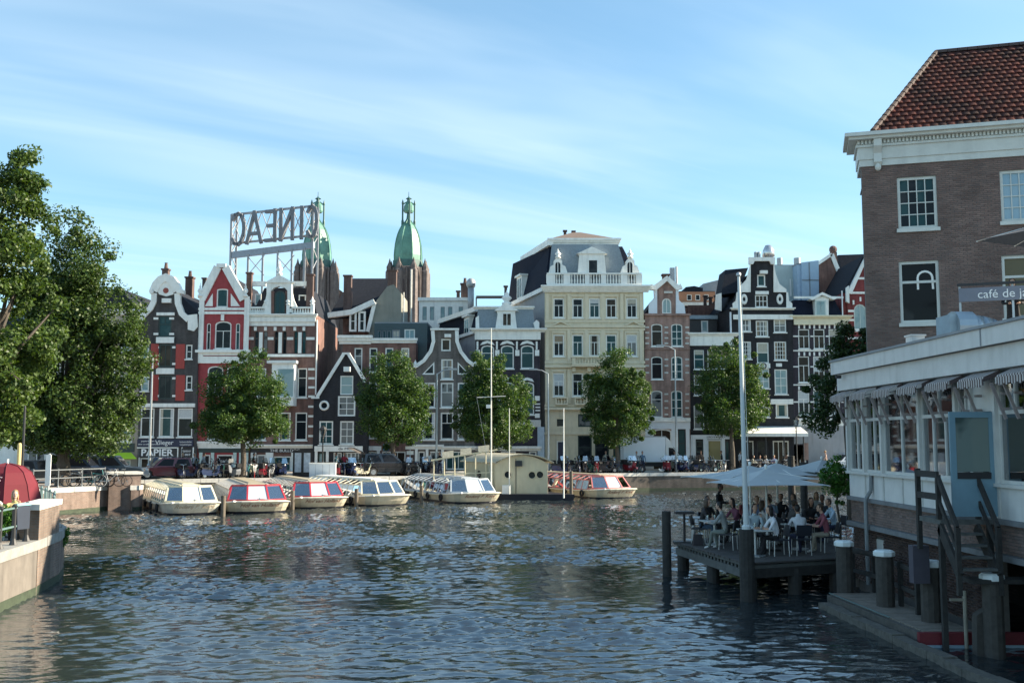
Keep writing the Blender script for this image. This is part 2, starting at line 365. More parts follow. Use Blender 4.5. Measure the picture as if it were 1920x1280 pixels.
tag(MB().prism(tr, -2.4, STREET, axis='z').build('bank', gm), 'bank behind the cafe', kind='structure')
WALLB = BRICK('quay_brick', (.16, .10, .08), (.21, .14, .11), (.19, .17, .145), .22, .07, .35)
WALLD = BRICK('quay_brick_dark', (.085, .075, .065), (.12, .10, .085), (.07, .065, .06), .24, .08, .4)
CONC = M('quay_concrete', (.155, .138, .118), .85, .25, 1.6, bump=.4, stain=.5)  # concrete darkened to stand in for the building shadow on this wall
ALGAE = M('algae_band', (.035, .05, .028), .8, .4, 5, bump=.5)
STONE2 = M('grey_coping', (.27, .265, .245), .85, .2, 4, bump=.4, stain=.4)
def quay(pts, name, mat, label, cop_mat, top_z=STREET, blk=1.25, cop_w=.55, cop_h=.24, out=.06, pieces=True):
    """retaining wall along a polyline (water on the right-hand side), coping stones one by one"""
    wall = empty(name, (pts[0][0], pts[0][1], -1), label=label, cat='quay wall')
    mb = MB(); al = MB()
    for a, b in zip(pts, pts[1:]):
        a = Vector((*a, 0)); b = Vector((*b, 0)); d = (b - a).normalized(); nn = Vector((d.y, -d.x, 0))
        q = [a + nn * .02, b + nn * .02, b - nn * .5, a - nn * .5]
        mb.hexa([(p.x, p.y, -2.4) for p in q], [(p.x, p.y, top_z - cop_h + .004) for p in q])
        q = [a + nn * .032, b + nn * .032, b - nn * .4, a - nn * .4]
        al.hexa([(p.x, p.y, -2.3) for p in q], [(p.x, p.y, .20 + .05 * random.random()) for p in q])
        L = (b - a).length; k = max(1, round(L / blk)); g = .012
        for i in range(k):
            p0 = a + d * (L * i / k + g); p1 = a + d * (L * (i + 1) / k - g); hz = random.uniform(-.008, .008); ho = random.uniform(-.01, .012)
            c = [p0 + nn * (out + ho), p1 + nn * (out + ho), p1 - nn * cop_w, p0 - nn * cop_w]
            cb = MB().hexa([(p.x, p.y, top_z - cop_h + .006) for p in c], [(p.x, p.y, top_z + .03 + hz) for p in c])
            cb.build('coping_stone', cop_mat, wall, world=True)
    mb.build('masonry', mat, wall, world=True); al.build('algae_line', ALGAE, wall, world=True)
    return wall
quay(NQ[1:4], 'quay_wall', CONC, 'grey brown concrete quay wall with iron railing, red parasol above it', STONE2, blk=1.6)
quay(NQ[3:10], 'quay_wall', WALLB, 'rounded brick quay corner leading back into the side canal', STONE2, blk=.8)
quay(FQ[0:4], 'quay_wall', WALLB, 'sunlit red brick quay below the street railing left of the moored boats', STONE)
FQ = FQ[1:]
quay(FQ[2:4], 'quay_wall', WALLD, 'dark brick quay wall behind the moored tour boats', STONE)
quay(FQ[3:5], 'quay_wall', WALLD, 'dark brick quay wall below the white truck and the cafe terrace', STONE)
# kerb and carriageway strip along the far bank
def offset_line(pts, d):
    out = []
    for i, p in enumerate(pts):
        a = Vector(pts[max(i - 1, 0)]); b = Vector(pts[min(i + 1, len(pts) - 1)]); t = (b - a).normalized(); out.append((p[0] - t.y * d, p[1] + t.x * d))
    return out
far_line = [(-60, 57.5), FQ[2], FQ[3], FQ[4]]
o1 = offset_line(far_line, 3.4); o2 = offset_line(far_line, 7.5)
road = MB()
for i in range(3): road.add([(*o1[i], STREET + .006), (*o1[i + 1], STREET + .006), (*o2[i + 1], STREET + .006), (*o2[i], STREET + .006)], [(0, 1, 2, 3)])
tag(road.build('road', M('asphalt', (.055, .055, .057), .9, .25, 4, bump=.3)), 'asphalt carriageway between quay and houses', kind='structure')
for k, ol in enumerate((o1, o2)):
    kb = MB()
    for i in range(3):
        a = Vector((*ol[i], 0)); b = Vector((*ol[i + 1], 0)); d = (b - a).normalized(); nn = Vector((-d.y, d.x, 0)) * (.2 if k else -.2)
        q = [a, b, b + nn, a + nn]; kb.hexa([(p.x, p.y, STREET) for p in q], [(p.x, p.y, STREET + .12) for p in q])
    tag(kb.build('kerb', STONE), 'stone kerb beside the carriageway', kind='structure')
# brick pier at the end of the sunlit quay
def pier(name, label, pts, z0, z1, mat):
    r = empty(name, (sum(p[0] for p in pts) / 4, sum(p[1] for p in pts) / 4, STREET), label=label, cat='pier')
    MB().hexa([(p[0], p[1], z0) for p in pts], [(p[0], p[1], z1 - .16) for p in pts]).build('shaft', mat, r, world=True)
    c = Vector((r.location.x, r.location.y)); e = [c + (Vector(p) - c) * 1.12 for p in pts]
    MB().hexa([(p.x, p.y, z1 - .157) for p in e], [(p.x, p.y, z1) for p in e]).build('capstone', STONE, r, world=True)
    return r
pier('brick_pier', 'square red brick pier with pale capstone at the end of the quay', [(-24.15, 61.9), (-22.55, 62.75), (-23.35, 64.0), (-24.9, 63.2)], -.6, 2.3, WALLB)
pier('brick_pier', 'brown brick pier with pale capstone between railing and rounded quay corner', [(-13.6, 28.5), (-13.0, 28.5), (-13.54, 31.0), (-14.15, 31.0)], -.3, 2.45, BRICK('pier_brick', (.15, .105, .08), (.195, .14, .105), (.16, .14, .12)))
# ------------------------------------------------------------------ railings
def railing(name, label, pts, h=1.0, sp=1.6, mat=None, bal=0, post_r=.035, rails=(1., .5), thick=.025, pmat=None):
    mat = mat or IRON; pmat = pmat or mat; r = empty(name, (pts[0][0], pts[0][1], STREET), label=label, cat='railing')
    segs = list(zip(pts, pts[1:])); P = []
    for a, b in segs:
        a = Vector((*a[:2], STREET)); b = Vector((*b[:2], STREET)); k = max(1, round((b - a).length / sp))
        P += [a + (b - a) * i / k for i in range(k)]
    P.append(Vector((*pts[-1][:2], STREET)))
    for p in P:
        MB().lathe([(post_r * 2, 0), (post_r * 1.3, .1), (post_r, .16), (post_r, h - .05), (post_r * 1.5, h), (post_r * .6, h + .05)], p + Vector((0, 0, .03)), 8).build('post', pmat, r, world=True)
    for q in rails:
        m = MB()
        for a, b in zip(P, P[1:]): m.bar(a + Vector((0, 0, q * h)), b + Vector((0, 0, q * h)), thick, thick)
        m.build('rail', mat, r, world=True)
    if bal:
        for a, b in zip(P, P[1:]):
            for i in range(1, bal): c = a + (b - a) * i / bal; MB().cyl(c + Vector((0, 0, .03)), c + Vector((0, 0, h)), .014, n=5).build('baluster', mat, r, world=True)
    return r
GREENI = M('green_grey_iron', (.12, .19, .19), .45, .2, 5)
railing('railing', 'dark iron railing with bulging posts on the near concrete quay', [(-12.7, 22.), (-12.8, 25.2), (-13.2, 28.2)], 1.0, .95, GREENI, pmat=IRON, post_r=.055, rails=(.98, .5), thick=.045)
railing('railing', 'iron railing with close uprights behind the brown pier', [(-14.0, 31.6), (-15.3, 34.6), (-19.8, 42.2), (-27.4, 56.6)], 1.0, 1.3, GREENI, bal=3, rails=(.98, .5), thick=.04)
railing('railing', 'grey steel street railing along the sunlit brick quay', [(-40, 57.6), (-26.9, 58.0), (-24.7, 62.6)], 1.05, 1.55, M('rail_grey', (.13, .145, .155), .5, .15), rails=(1., .55), thick=.05)
# ------------------------------------------------------------------ canal houses
# facades are drawn in photograph pixels and laid on an upright plane at depth D
class House:
    def __init__(s, name, label, D, x0, x1, ytop, mat, group='canal houses facing the far quay', depth=11, skew=0., cat='house', base=STREET):
        s.D = D; s.base = base; s.mat = mat; s.depth = depth; s.skew = skew; s.holes = []; s.pend = []
        a = at(x0, 760, D); b = at(x1, 760, D); s.X0, s.X1 = a.x, b.x; s.zt = at((x0 + x1) / 2, ytop, D).z
        s.r = empty(name, ((s.X0 + s.X1) / 2, D, base), label=label, cat=cat, group=group); s.out = None
        s.k = (b.x - a.x) / (x1 - x0)          # metres per pixel
    def p(s, px, py): q = at(px, py, s.D); return (q.x, q.z)
    def facade(s, gable=None, mat=None):
        """gable: list of px points from left shoulder over the top to right shoulder"""
        pts = [(s.X0, s.base - .3), (s.X1, s.base - .3)]
        if gable: pts += [s.p(*g) for g in reversed(gable)]
        else: pts += [(s.X1, s.zt), (s.X0, s.zt)]
        MB().prism(pts, s.D, s.D + .32, holes=s.holes).build('wall', mat or s.mat, s.r, world=True)
        MB().box(s.X0 + .05, s.D + .5, s.base, s.X1 - .05, s.D + .52, s.zt - .1).build('room_back', M('dark_room', (.012, .012, .014), .9), s.r, world=True)
    def body(s, zt=None, mat=None, roofm=None, kind='gable', ridge=None, inset=0., insx=None):
        """side walls and back, then a roof whose ridge runs back from the street"""
        D, d, k = s.D + .32, s.depth, s.skew * s.depth; zt = s.zt if zt is None else zt; x0, x1 = s.X0, s.X1
        MB().hexa([(x0, D, s.base - .3), (x1, D, s.base - .3), (x1 + k, D + d, s.base - .3), (x0 + k, D + d, s.base - .3)],
                  [(x0, D, zt - .02), (x1, D, zt - .02), (x1 + k, D + d, zt - .02), (x0 + k, D + d, zt - .02)]).build('side_wall', mat or s.mat, s.r, world=True)
        roofm = roofm or SLATE; rb = MB()
        if kind == 'gable':
            xm = (x0 + x1) / 2; zr = ridge if ridge is not None else zt + (x1 - x0) * .45; e = .02
            A = [(x0 - e, D - .05, zt), (x1 + e, D - .05, zt), (xm, D - .05, zr)]; B = [(p[0] + k, D + d, p[2]) for p in A]
            rb.add(A + B, [(0, 2, 5, 3), (1, 4, 5, 2), (0, 1, 2), (3, 5, 4), (0, 3, 4, 1)])
        elif kind == 'mansard':
            i = inset; j = inset if insx is None else insx; zr = ridge
            A = [(x0, D, zt), (x1, D, zt), (x1 + k, D + d, zt), (x0 + k, D + d, zt)]
            B = [(x0 + j, D + i, zr), (x1 - i, D + i, zr), (x1 - i + k, D + d - i, zr), (x0 + j + k, D + d - i, zr)]
            rb.hexa(A, B)
        else: rb.hexa([(x0, D, zt), (x1, D, zt), (x1 + k, D + d, zt), (x0 + k, D + d, zt)], [(x0, D, zt + .15), (x1, D, zt + .15), (x1 + k, D + d, zt + .3), (x0 + k, D + d, zt + .3)])
        return rb.build('roof', roofm, s.r, world=True)
    def rect(s, x0, y0, x1, y1):
        a = s.p((x0 + x1) / 2, y1); b = s.p((x0 + x1) / 2, y0); w = (x1 - x0) * s.k / 2
        return a[0] - w, a[1], a[0] + w, b[1]
    def band(s, x0, y0, x1, y1, out=.12, mat=None, name='band', y_in=.0, steps=0):
        X0, Z0, X1, Z1 = s.rect(x0, y0, x1, y1); m = MB()
        if steps:
            for i in range(steps):
                za = Z0 + (Z1 - Z0) * i / steps; zb = Z0 + (Z1 - Z0) * (i + 1) / steps; o = out * (.35 + .65 * i / max(1, steps - 1)); e = o * .5
                m.box(X0 - e, s.D - o, za, X1 + e, s.D + y_in - .004 * i, zb - .002)
        else: m.box(X0, s.D - out, Z0, X1, s.D + y_in, Z1)
        return m.build(name, mat or WHITE, s.r, world=True)
    def win(s, x0, y0, x1, y1, style='cross', glass=None, frame=None, fw=.11, arch=0., sill=True, proud=None, lint=None, parent=None, name='window', bars=.055, yo=0.):
        """one window: opening, frame with bars, panes. style: plain, sash, cross, T, or (cols, rows); arch = rise in m"""
        X0, Z0, X1, Z1 = s.rect(x0, y0, x1, y1); D = s.D + yo; glass = random.choice([GDARK, GDARK, GDARK, GDARK2, GTEAL, GCURT]) if glass is None or glass is GDARK else glass; frame = frame or WHITE; par = parent or s.r
        n = 6 if arch else 0; zs = Z1 - arch
        poly = [(X0, Z0), (X1, Z0), (X1, zs)] + [((X0 + X1) / 2 + (X1 - X0) / 2 * math.cos(math.pi * i / n), zs + arch * math.sin(math.pi * i / n)) for i in range(1, n)] + [(X0, zs)] if arch else [(X0, Z0), (X1, Z0), (X1, Z1), (X0, Z1)]
        if proud is None: s.holes.append(poly); y0_, y1_ = D + .05, D + .17
        else: y0_, y1_ = D - proud, D - .002
        cxm, czm = (X0 + X1) / 2, (Z0 + Z1) / 2; sx = 1 - 2 * fw / (X1 - X0); sz = 1 - 2 * fw / (Z1 - Z0)
        inner = [(cxm + (q[0] - cxm) * sx, czm + (q[1] - czm) * sz) for q in poly]
        m = MB().prism([(cxm + (q[0] - cxm) * 1.0, q[1]) for q in poly], y0_, y1_, holes=[inner])
        ix0, ix1, iz0, iz1 = X0 + fw, X1 - fw, Z0 + fw, Z1 - fw; H = iz1 - iz0; W = ix1 - ix0
        if style == 'plain': cols, rws = [0, 1], [0, 1]; cells = [(0, 0, 1, 1)]
        elif style == 'sash': cells = [(0, 0, 1, .52), (0, .52, 1, 1)]
        elif style == 'third': cells = [(0, 0, 1, .68), (0, .68, 1, 1)]
        elif style == 'cross': cells = [(0, 0, .5, .66), (.5, 0, 1, .66), (0, .66, 1, 1)]
        elif style == 'T': cells = [(0, 0, 1, .62), (0, .62, .5, 1), (.5, .62, 1, 1)]
        elif style == 'pair': cells = [(0, 0, .5, 1), (.5, 0, 1, 1)]
        else: c_, r_ = style; cells = [(i / c_, j / r_, (i + 1) / c_, (j + 1) / r_) for i in range(c_) for j in range(r_)]
        b = bars / 2; done = set()
        for (u0, v0, u1, v1) in cells:
            if u1 < 1 and ('u', u1, v0) not in done: m.box(ix0 + W * u1 - b, y0_ + .012, iz0 + H * v0, ix0 + W * u1 + b, y1_ - .012, iz0 + H * v1); done.add(('u', u1, v0))
            if v1 < 1 and ('v', v1, u0) not in done: m.box(ix0 + W * u0, y0_ + .014, iz0 + H * v1 - b, ix0 + W * u1, y1_ - .014, iz0 + H * v1 + b); done.add(('v', v1, u0))
        w = m.build(name, frame, par, world=True)
        yg = (y0_ + y1_) / 2
        for (u0, v0, u1, v1) in cells:
            a, c_, e, f_ = ix0 + W * u0, iz0 + H * v0, ix0 + W * u1, iz0 + H * v1
            g = glass if not isinstance(glass, (list, tuple)) else random.choice(glass)
            if arch and v1 == 1:
                q = [(a, c_), (e, c_)]; nn = 7
                for i in range(nn):
                    x = e + (a - e) * i / (nn - 1); t = min(1, max(-1, (x - cxm) / ((X1 - X0) / 2 - fw * .6))); q.append((x, min(f_, iz1 - arch * sz + arch * sz * math.sqrt(max(0, 1 - t * t)))))
                MB().prism(q, yg - .012, yg + .012).build('pane', g, w, world=True)
            else: unit_box('pane', g, w, a - .01, yg - .012, c_ - .01, e + .01, yg + .012, f_ + .01)
        if sill and not arch and X1 - X0 > .6 and Z1 - Z0 > .9 and proud is None and glass not in (GPALE,):
            rr = random.random(); yb = yg - .03
            if rr < .28: unit_box('blind', random.choice(BLINDS), w, ix0 + .01, yb, iz1 - H * random.uniform(.2, .62), ix1 - .01, yb + .01, iz1 - .01)
            elif rr < .55:
                for sd in ((ix0, ix0 + W * .2), (ix1 - W * .2, ix1)): unit_box('curtain', random.choice(BLINDS), w, sd[0], yb, iz0 + .02, sd[1], yb + .01, iz1)
        if sill: MB().box(X0 - .08, D - .11, Z0 - .1, X1 + .08, D + .04, Z0 - .003).build('sill', WHITE, w, world=True)
        if lint is not None: MB().box(X0 - .1, D - .035, Z1 + .02, X1 + .1, D + .02, Z1 + .02 + lint).build('lintel', WHITE, w, world=True)
        return w
    def coping(s, pts, w=.3, out=.18, mat=None, name='coping', back=.3):
        return MB().strip([s.p(*q) for q in pts], w, s.D - out, s.D + back).build(name, mat or WHITE, s.r, world=True)
    def block(s, poly, out=.15, mat=None, name='ornament', back=.0):
        return MB().prism([s.p(*q) for q in poly], s.D - out, s.D + back).build(name, mat or WHITE, s.r, world=True)
    def chimney(s, x0, y0, x1, y1, dd=2., mat=None, cap=True, pot=0, name='chimney'):
        D2 = s.D + dd; a = at(x0, y1, D2); b = at(x1, y0, D2); w = b.x - a.x
        c = MB().box(a.x, D2, a.z - 2.5, b.x, D2 + w, b.z)
        if cap: c.box(a.x - .08, D2 - .08, b.z, b.x + .08, D2 + w + .08, b.z + .14)
        for i in range(pot): q = (a.x + b.x) / 2 + (i - (pot - 1) / 2) * .4; c.lathe([(.16, 0), (.19, .1), (.13, .55), (.17, .6)], (q, D2 + w / 2, b.z + .12), 8)
        return c.build(name, mat or CHIM, s.r, world=True)
    def pole(s, px, y0, y1, r=.05, mat=None, dd=-.05, name='drainpipe'):
        a = at(px, y1, s.D + dd); b = at(px, y0, s.D + dd); x = a.x
        return MB().cyl((x, s.D + dd, a.z), (x, s.D + dd, b.z), r, n=8).build(name, mat or LEAD, s.r, world=True)
    def urn(s, px, ybot, ytop, r=.3, out=.15, dd=0., mat=None, name='finial'):
        a = at(px, ybot, s.D + dd); b = at(px, ytop, s.D + dd); h = b.z - a.z
        return MB().lathe([(r * .9, 0), (r * .9, h * .12), (r * .4, h * .2), (r, h * .42), (r * .75, h * .55), (r * .3, h * .64), (r * .42, h * .74), (r * .12, h * .86), (.03, h)], (a.x, s.D - out + dd, a.z), 10).build(name, mat or WHITE, s.r, world=True, smooth=True)
    def letters(s, body, px, py, hpx, mat, wpx=None, out=.1, **kw):
        x, z = s.p(px, py); lp = s.r.location
        return text_mesh(body, hpx * s.k * 1.35, mat, 'lettering', s.r, face_cam(x - lp.x, -out, z - lp.z), width=wpx * s.k if wpx else None, **kw)
GDARK2 = GLASS('window_glass_brown', (.03, .022, .016), curtain=.2, ccol=(.16, .13, .09))
BLINDS = [M('blind_cream', (.45, .42, .34), .9, .2, 8), M('blind_white', (.5, .52, .52), .9, .15, 8), M('blind_tan', (.28, .22, .15), .9, .2, 8)]
CHIM = BRICK('chimney_brick', (.10, .05, .042), (.14, .075, .06), (.12, .1, .09))
BR_BLACK = BRICK('brick_black', (.02, .02, .024), (.032, .03, .036), (.012, .012, .014), var=.25)
BR_DARK = BRICK('brick_dark_grey', (.06, .055, .055), (.085, .076, .074), (.05, .048, .046))
BR_GREY = BRICK('brick_grey_brown', (.13, .115, .105), (.17, .15, .135), (.12, .11, .1))
BR_RED = BRICK('brick_red_brown', (.17, .075, .06), (.22, .10, .08), (.16, .12, .1))
BR_ROSE = BRICK('brick_rose', (.30, .155, .125), (.36, .20, .16), (.3, .24, .2))
BR_CRIM = BRICK('brick_crimson', (.22, .03, .03), (.27, .045, .04), (.15, .05, .05))
BR_PURP = BRICK('brick_purple', (.035, .028, .04), (.05, .04, .052), (.03, .026, .03))
YEL = M('yellow_stucco', (.64, .555, .395), .8, .12, 1.2, bump=.15, stain=.35)
YELT = M('yellow_trim', (.68, .60, .44), .75, .08, 2, stain=.15)
GREYW = M('grey_render', (.30, .31, .32), .85, .12, 1.2, stain=.3)
OLIVE = M('olive_grey_render', (.235, .235, .20), .9, .12, 1., stain=.3)
NAVYW = M('navy_slates', (.014, .018, .032), .85, .3, 6, bump=.3, spec=.12)
SIGNW = M('sign_white', (.8, .8, .78), .5, .05)
# --- houses half hidden behind the big trees
h = House('canal_house', 'pale grey house with garage doors behind the big left tree', 93, 40, 152, 560, GREYW)
for y in (600, 660, 722, 780):
    for x in (58, 96, 128): h.win(x, y, x + 17, y + 38, 'third', [GDARK, GCURT])
for x in (50, 100): h.win(x, 838, x + 34, 882, (2, 1), GCURT, sill=False, name='garage_door')
h.facade(); h.body(); h.band(38, 556, 154, 566, .3, name='cornice', steps=3)
h = House('canal_house', 'beige house with lime green shop awning beside the stationery shop', 92.6, 152, 262, 585, M('beige_plaster', (.36, .31, .26), .85, .12, 1.5, stain=.2))
for y in (622, 690, 770):
    for x in (168, 196, 226): h.win(x, y, x + 18, y + 46, 'third', [GPALE, GDARK])
h.win(184, 862, 199, 886, 'plain', GDARK, sill=False, name='door'); h.win(222, 862, 244, 886, 'plain', GPALE, sill=False); h.win(150, 848, 176, 886, 'third', GDARK, sill=False)
h.facade(); h.body(); h.band(150, 580, 264, 590, .3, name='cornice', steps=3)
h.band(186, 826, 248, 831, .2, name='shop_cornice'); h.band(180, 831, 252, 847, .06, DARKG, 'shop_fascia')
a = at(180, 848, 92.4); b = at(246, 848, 92.4); c = at(188, 859, 91.3); d = at(256, 859, 91.3)
MB().hexa([c + Vector((0, 0, -.05)), d + Vector((0, 0, -.05)), b + Vector((0, 0, -.05)), a + Vector((0, 0, -.05))], [c, d, b, a]).build('awning', M('lime_cloth', (.46, .66, .03), .8, .05), h.r, world=True)
h = House('canal_house', 'white house at the far end of the row beyond the red parasol', 94, -90, 40, 640, WHITE)
for y in (670, 730, 790):
    for x in (-60, -20, 12): h.win(x, y, x + 18, y + 40, 'third', [GDARK, GCURT])
h.facade(); h.body()
# --- 1 dark neck gable with stationery shop
h = House('canal_house', 'dark neck gable house with red shutters and a paper shop below', 92.3, 262, 371.5, 600, BR_DARK)
h.win(296, 592, 321, 632, 'T', GTEAL, DARKG, sill=False)
for (y0, y1) in ((645, 688), (703, 748)):
    h.win(297, y0, 321, y1, 'pair', GDARK, DARKG, sill=False, name='loading_door')
    h.band(293, y0 - 13, 327, y0 - 2, .1, name='lintel')
    for x0, x1, ang in ((283, 296.4, 1), (329, 346, 0)):
        X0, Z0, X1, Z1 = h.rect(x0, y0, x1, y1 + 3)
        if ang: MB().hexa([(X1, h.D - .01, Z0), (X1 - .45, h.D - .62, Z0), (X1 - .5, h.D - .58, Z0), (X1 - .05, h.D - .004, Z0)][::-1], [(X1, h.D - .01, Z1), (X1 - .45, h.D - .62, Z1), (X1 - .5, h.D - .58, Z1), (X1 - .05, h.D - .004, Z1)][::-1]).build('shutter', REDP, h.r, world=True)
        else: MB().box(X0, h.D - .06, Z0, X1, h.D - .004, Z1).build('shutter', REDP, h.r, world=True)
    h.win(348, y0 + 1, 360, y0 + 28, 'sash', GDARK); h.win(264, y0 + 2, 279, y0 + 30, 'sash', GPALE)
    for x in (294, 325):
        for y in (y0 + 6, y1 - 6): h.band(x - 2, y - 2, x + 4, y + 2, .05, name='quoin')
for x in (294, 323.5):
    for y in (597, 626): h.band(x - 6, y - 2, x + 3, y + 2, .05, name='quoin')
h.band(294, 586, 328, 591.5, .14, name='lintel'); h.band(293, 633, 327, 643, .12, name='sill')
for x0, x1 in ((262.5, 288), (297, 325), (332, 360)): h.win(x0, 765, x1, 819, 'third', [GDARK, GCURT] if x0 > 330 else GDARK)
h.band(262, 756, 366, 763, .16, name='band')
for x0, x1 in ((262, 284), (285, 306), (308, 331)): h.win(x0, 858, x1, 886, 'plain', GDARK, sill=False, name='shop_window')
h.win(342, 858, 360, 886, 'plain', GDARK, sill=False, name='door')
G1 = [(262, 604), (271, 590), (283, 578), (289, 566), (290, 549), (296, 535), (303, 526), (312, 521), (321, 526), (328, 535), (333, 549), (334, 569), (341, 588), (353, 600), (371, 604)]
h.facade(G1); h.body(h.zt + .4, ridge=at(312, 540, h.D).z, roofm=SLATE)
h.coping([(262, 601), (271, 590), (283, 578), (289, 566), (290, 550)], .5); h.coping([(333, 550), (334, 569), (341, 588), (354, 600)], .5)
h.coping([(282, 548), (289, 546)], .35, .3); h.coping([(333, 546), (346, 548)], .35, .3)
h.coping([(289, 546), (294, 534), (302, 525), (312, 520.5), (322, 525), (329, 534), (334, 546)], .75, .22)
h.block([(294, 541), (300, 531), (312, 527), (324, 531), (329, 541), (326, 552), (312, 556), (299, 552)], .14)
c_ = at(312, 545, h.D); MB().ball((c_.x, h.D - .15, c_.z), .26, .1, .26).build('medallion', M('terracotta', (.3, .08, .06), .8), h.r, world=True)
h.band(305, 560, 322, 568, .3, name='hoist_beam')
h.block([(353, 591), (370, 589), (371, 613), (364, 621), (353, 618)], .16)
h.chimney(303, 506, 315, 526, 3., pot=1); h.chimney(347, 521, 361, 540, 5., pot=1); h.chimney(379, 523, 386, 535, 7)
h.band(258, 823, 362, 837, .12, NAVY, 'sign_board'); h.letters('Vlieger', 309, 829.5, 9, SIGNW, 34, .13)
h.letters('papierwaren', 278, 826.5, 3, SIGNW, 24, .13); h.letters('teken- en schildersmaterialen', 280, 832.5, 3, SIGNW, 40, .13); h.letters('kantoorartikelen', 349, 828, 3.4, SIGNW, 22, .13); h.letters('verpakkingen', 349, 833, 3, SIGNW, 22, .13)
h.band(261, 840, 331.5, 857, .1, BLACKP, 'sign_board'); h.letters('PAPIER', 295, 848.5, 13, SIGNW, 60, .11, bold=.02)
h.band(341, 840, 361, 857, .1, BLACKP, 'sign_board'); h.letters('kantoor', 351, 845, 5, SIGNW, 15, .11); h.letters('1869', 351, 852, 4, SIGNW, 12, .11)
for x in (260.5, 332.5, 340.5, 361.5): h.band(x - 1, 838, x + 1, 886, .09, name='pilaster')
h.band(258, 838, 333, 840, .14, name='moulding')
# --- 2 red gable
h = House('canal_house', 'crimson house with white trimmed pointed gable and arched window', 92.6, 372, 465.5, 588, REDW)
h.win(405.5, 541, 427, 576, 'plain', GTEAL, arch=.1); h.win(402, 602, 433, 654, 'cross', GDARK, arch=.3)
h.win(386.5, 606, 394, 656, 'third', GDARK, arch=.12, fw=.07); h.win(441, 606, 449, 656, 'third', GDARK, arch=.12, fw=.07)
h.win(388, 686, 417, 742, 'cross', GDARK, arch=.3); h.win(424, 686, 452, 742, 'cross', GDARK, arch=.3)
for x in (388, 424): h.win(x, 770, x + 28, 824, 'third', GDARK)
h.win(381, 852, 393, 886, 'plain', GDARK, sill=False, name='door'); h.win(406, 852, 436, 882, 'plain', GDARK, sill=False, name='shop_window')
h.facade([(372, 588), (380, 560), (408.5, 499), (424, 499), (456, 560), (465.5, 588)]); h.body(h.zt, ridge=at(417, 512, h.D).z)
h.coping([(378, 562), (409, 501)], .7, .2); h.coping([(423.5, 501), (457, 562)], .7, .2); h.band(407, 495, 424.5, 502, .25, name='cap')
for q in ([(384.5, 574), (399, 574), (399, 550)], [(433, 550), (433, 574), (450, 574)]): h.block(q, .05, name='panel')
h.band(372, 577, 465, 581.5, .12); h.band(372, 584, 465, 589, .1); h.band(414.5, 590, 420.5, 601, .12, name='keystone')
for x in (371.5, 456.5): h.band(x, 556, x + 9, 680, .18, name='pilaster'); h.urn(x + 4.5, 557, 531, .25); 
h.band(371, 656, 466, 666, .35, name='balcony', steps=2); h.band(371, 668, 466, 681, .15)
h.band(372, 827, 466, 840, .2, name='shop_cornice', steps=3); h.band(372, 840, 466, 848, .08, DARKG, 'shop_fascia')
for x in (373, 395, 437, 448, 459): h.band(x, 848, x + 6, 887, .12, M('pale_green_paint', (.5, .6, .55), .5), 'pilaster')
x_, z_ = h.p(421, 864); h.letters('café', 421, 864, 6, SIGNW, 18, -.02)
# --- 3 brick house with balustrade
h = House('canal_house', 'brown brick house with white balustrade, arched attic door and white bay', 92.9, 466, 590.5, 590, BR_RED)
for x0, x1 in ((476.5, 485), (493, 501.5), (513.5, 521.5), (529, 537), (550.5, 558.5), (565.5, 573.5)): h.win(x0, 620, x1, 663, 'third', GDARK, M('brown_paint', (.09, .05, .035), .5), arch=.2, fw=.06, sill=False)
h.win(557, 690, 575, 745, 'third', GDARK); h.win(480, 690, 498, 745, 'third', GDARK)
for x in (476, 522, 553): h.win(x, 773, x + 22, 825, 'third', [GDARK, GTEAL])
h.win(481, 852, 497, 886, 'plain', GDARK, sill=False, name='shop_window'); h.win(513, 855, 545, 884, 'plain', GDARK, sill=False, name='shop_window'); h.win(560, 852, 577, 886, 'plain', GDARK, sill=False, name='door')
h.facade(); h.body(h.zt, kind='mansard', inset=.9, ridge=at(520, 536, h.D).z, roofm=SLATE)
for x in (485.6, 522, 559): h.band(x, 623, x + 6.4, 662, .12, name='column')
for x in (478, 497, 515, 532, 552, 569): h.band(x - 1.5, 613, x + 3.5, 620, .1, name='keystone')
for x0, x1 in ((466, 476), (502, 513), (538, 550), (574, 590)): h.band(x0, 632, x1, 637, .05, name='stone_band')
for y in (690, 707, 724, 741, 760, 778, 797, 815): h.band(578, y, 590, y + 4, .05, name='stone_band')
h.band(464, 596, 590, 611, .22, name='frieze', steps=2); h.band(463, 589, 592, 596, .45, name='cornice', steps=3); h.band(466, 664, 590, 669, .14)
for x0, x1 in ((467, 500), (541, 586)):      # balustrades
    h.band(x0, 575.5, x1, 578.5, .25, name='handrail', y_in=.05); h.band(x0, 586.5, x1, 589, .25, name='plinth', y_in=.05)
    for i in range(9): x = x0 + 3 + (x1 - x0 - 6) * i / 8; a = h.p(x, 586.5); b = h.p(x, 578.5); MB().lathe([(.07, 0), (.1, (b[1] - a[1]) * .35), (.05, (b[1] - a[1]) * .7), (.07, b[1] - a[1])], (a[0], h.D - .1, a[1]), 6).build('baluster', WHITE, h.r, world=True)
    for x in (x0, x1): h.band(x - 3, 572, x + 3, 589, .28, name='pedestal', y_in=.1); h.urn(x, 572, 556, .26, .1)
h.D -= .12
h.win(514.5, 545, 535, 589, 'pair', GTEAL, DARKG, arch=.5, proud=.08, sill=False, name='attic_door'); h.D += .12
h.block([(501, 589), (501, 531), (509, 527), (509, 589)], .25, back=.3); h.block([(540, 589), (540, 527), (548, 531), (548, 589)], .25, back=.3)
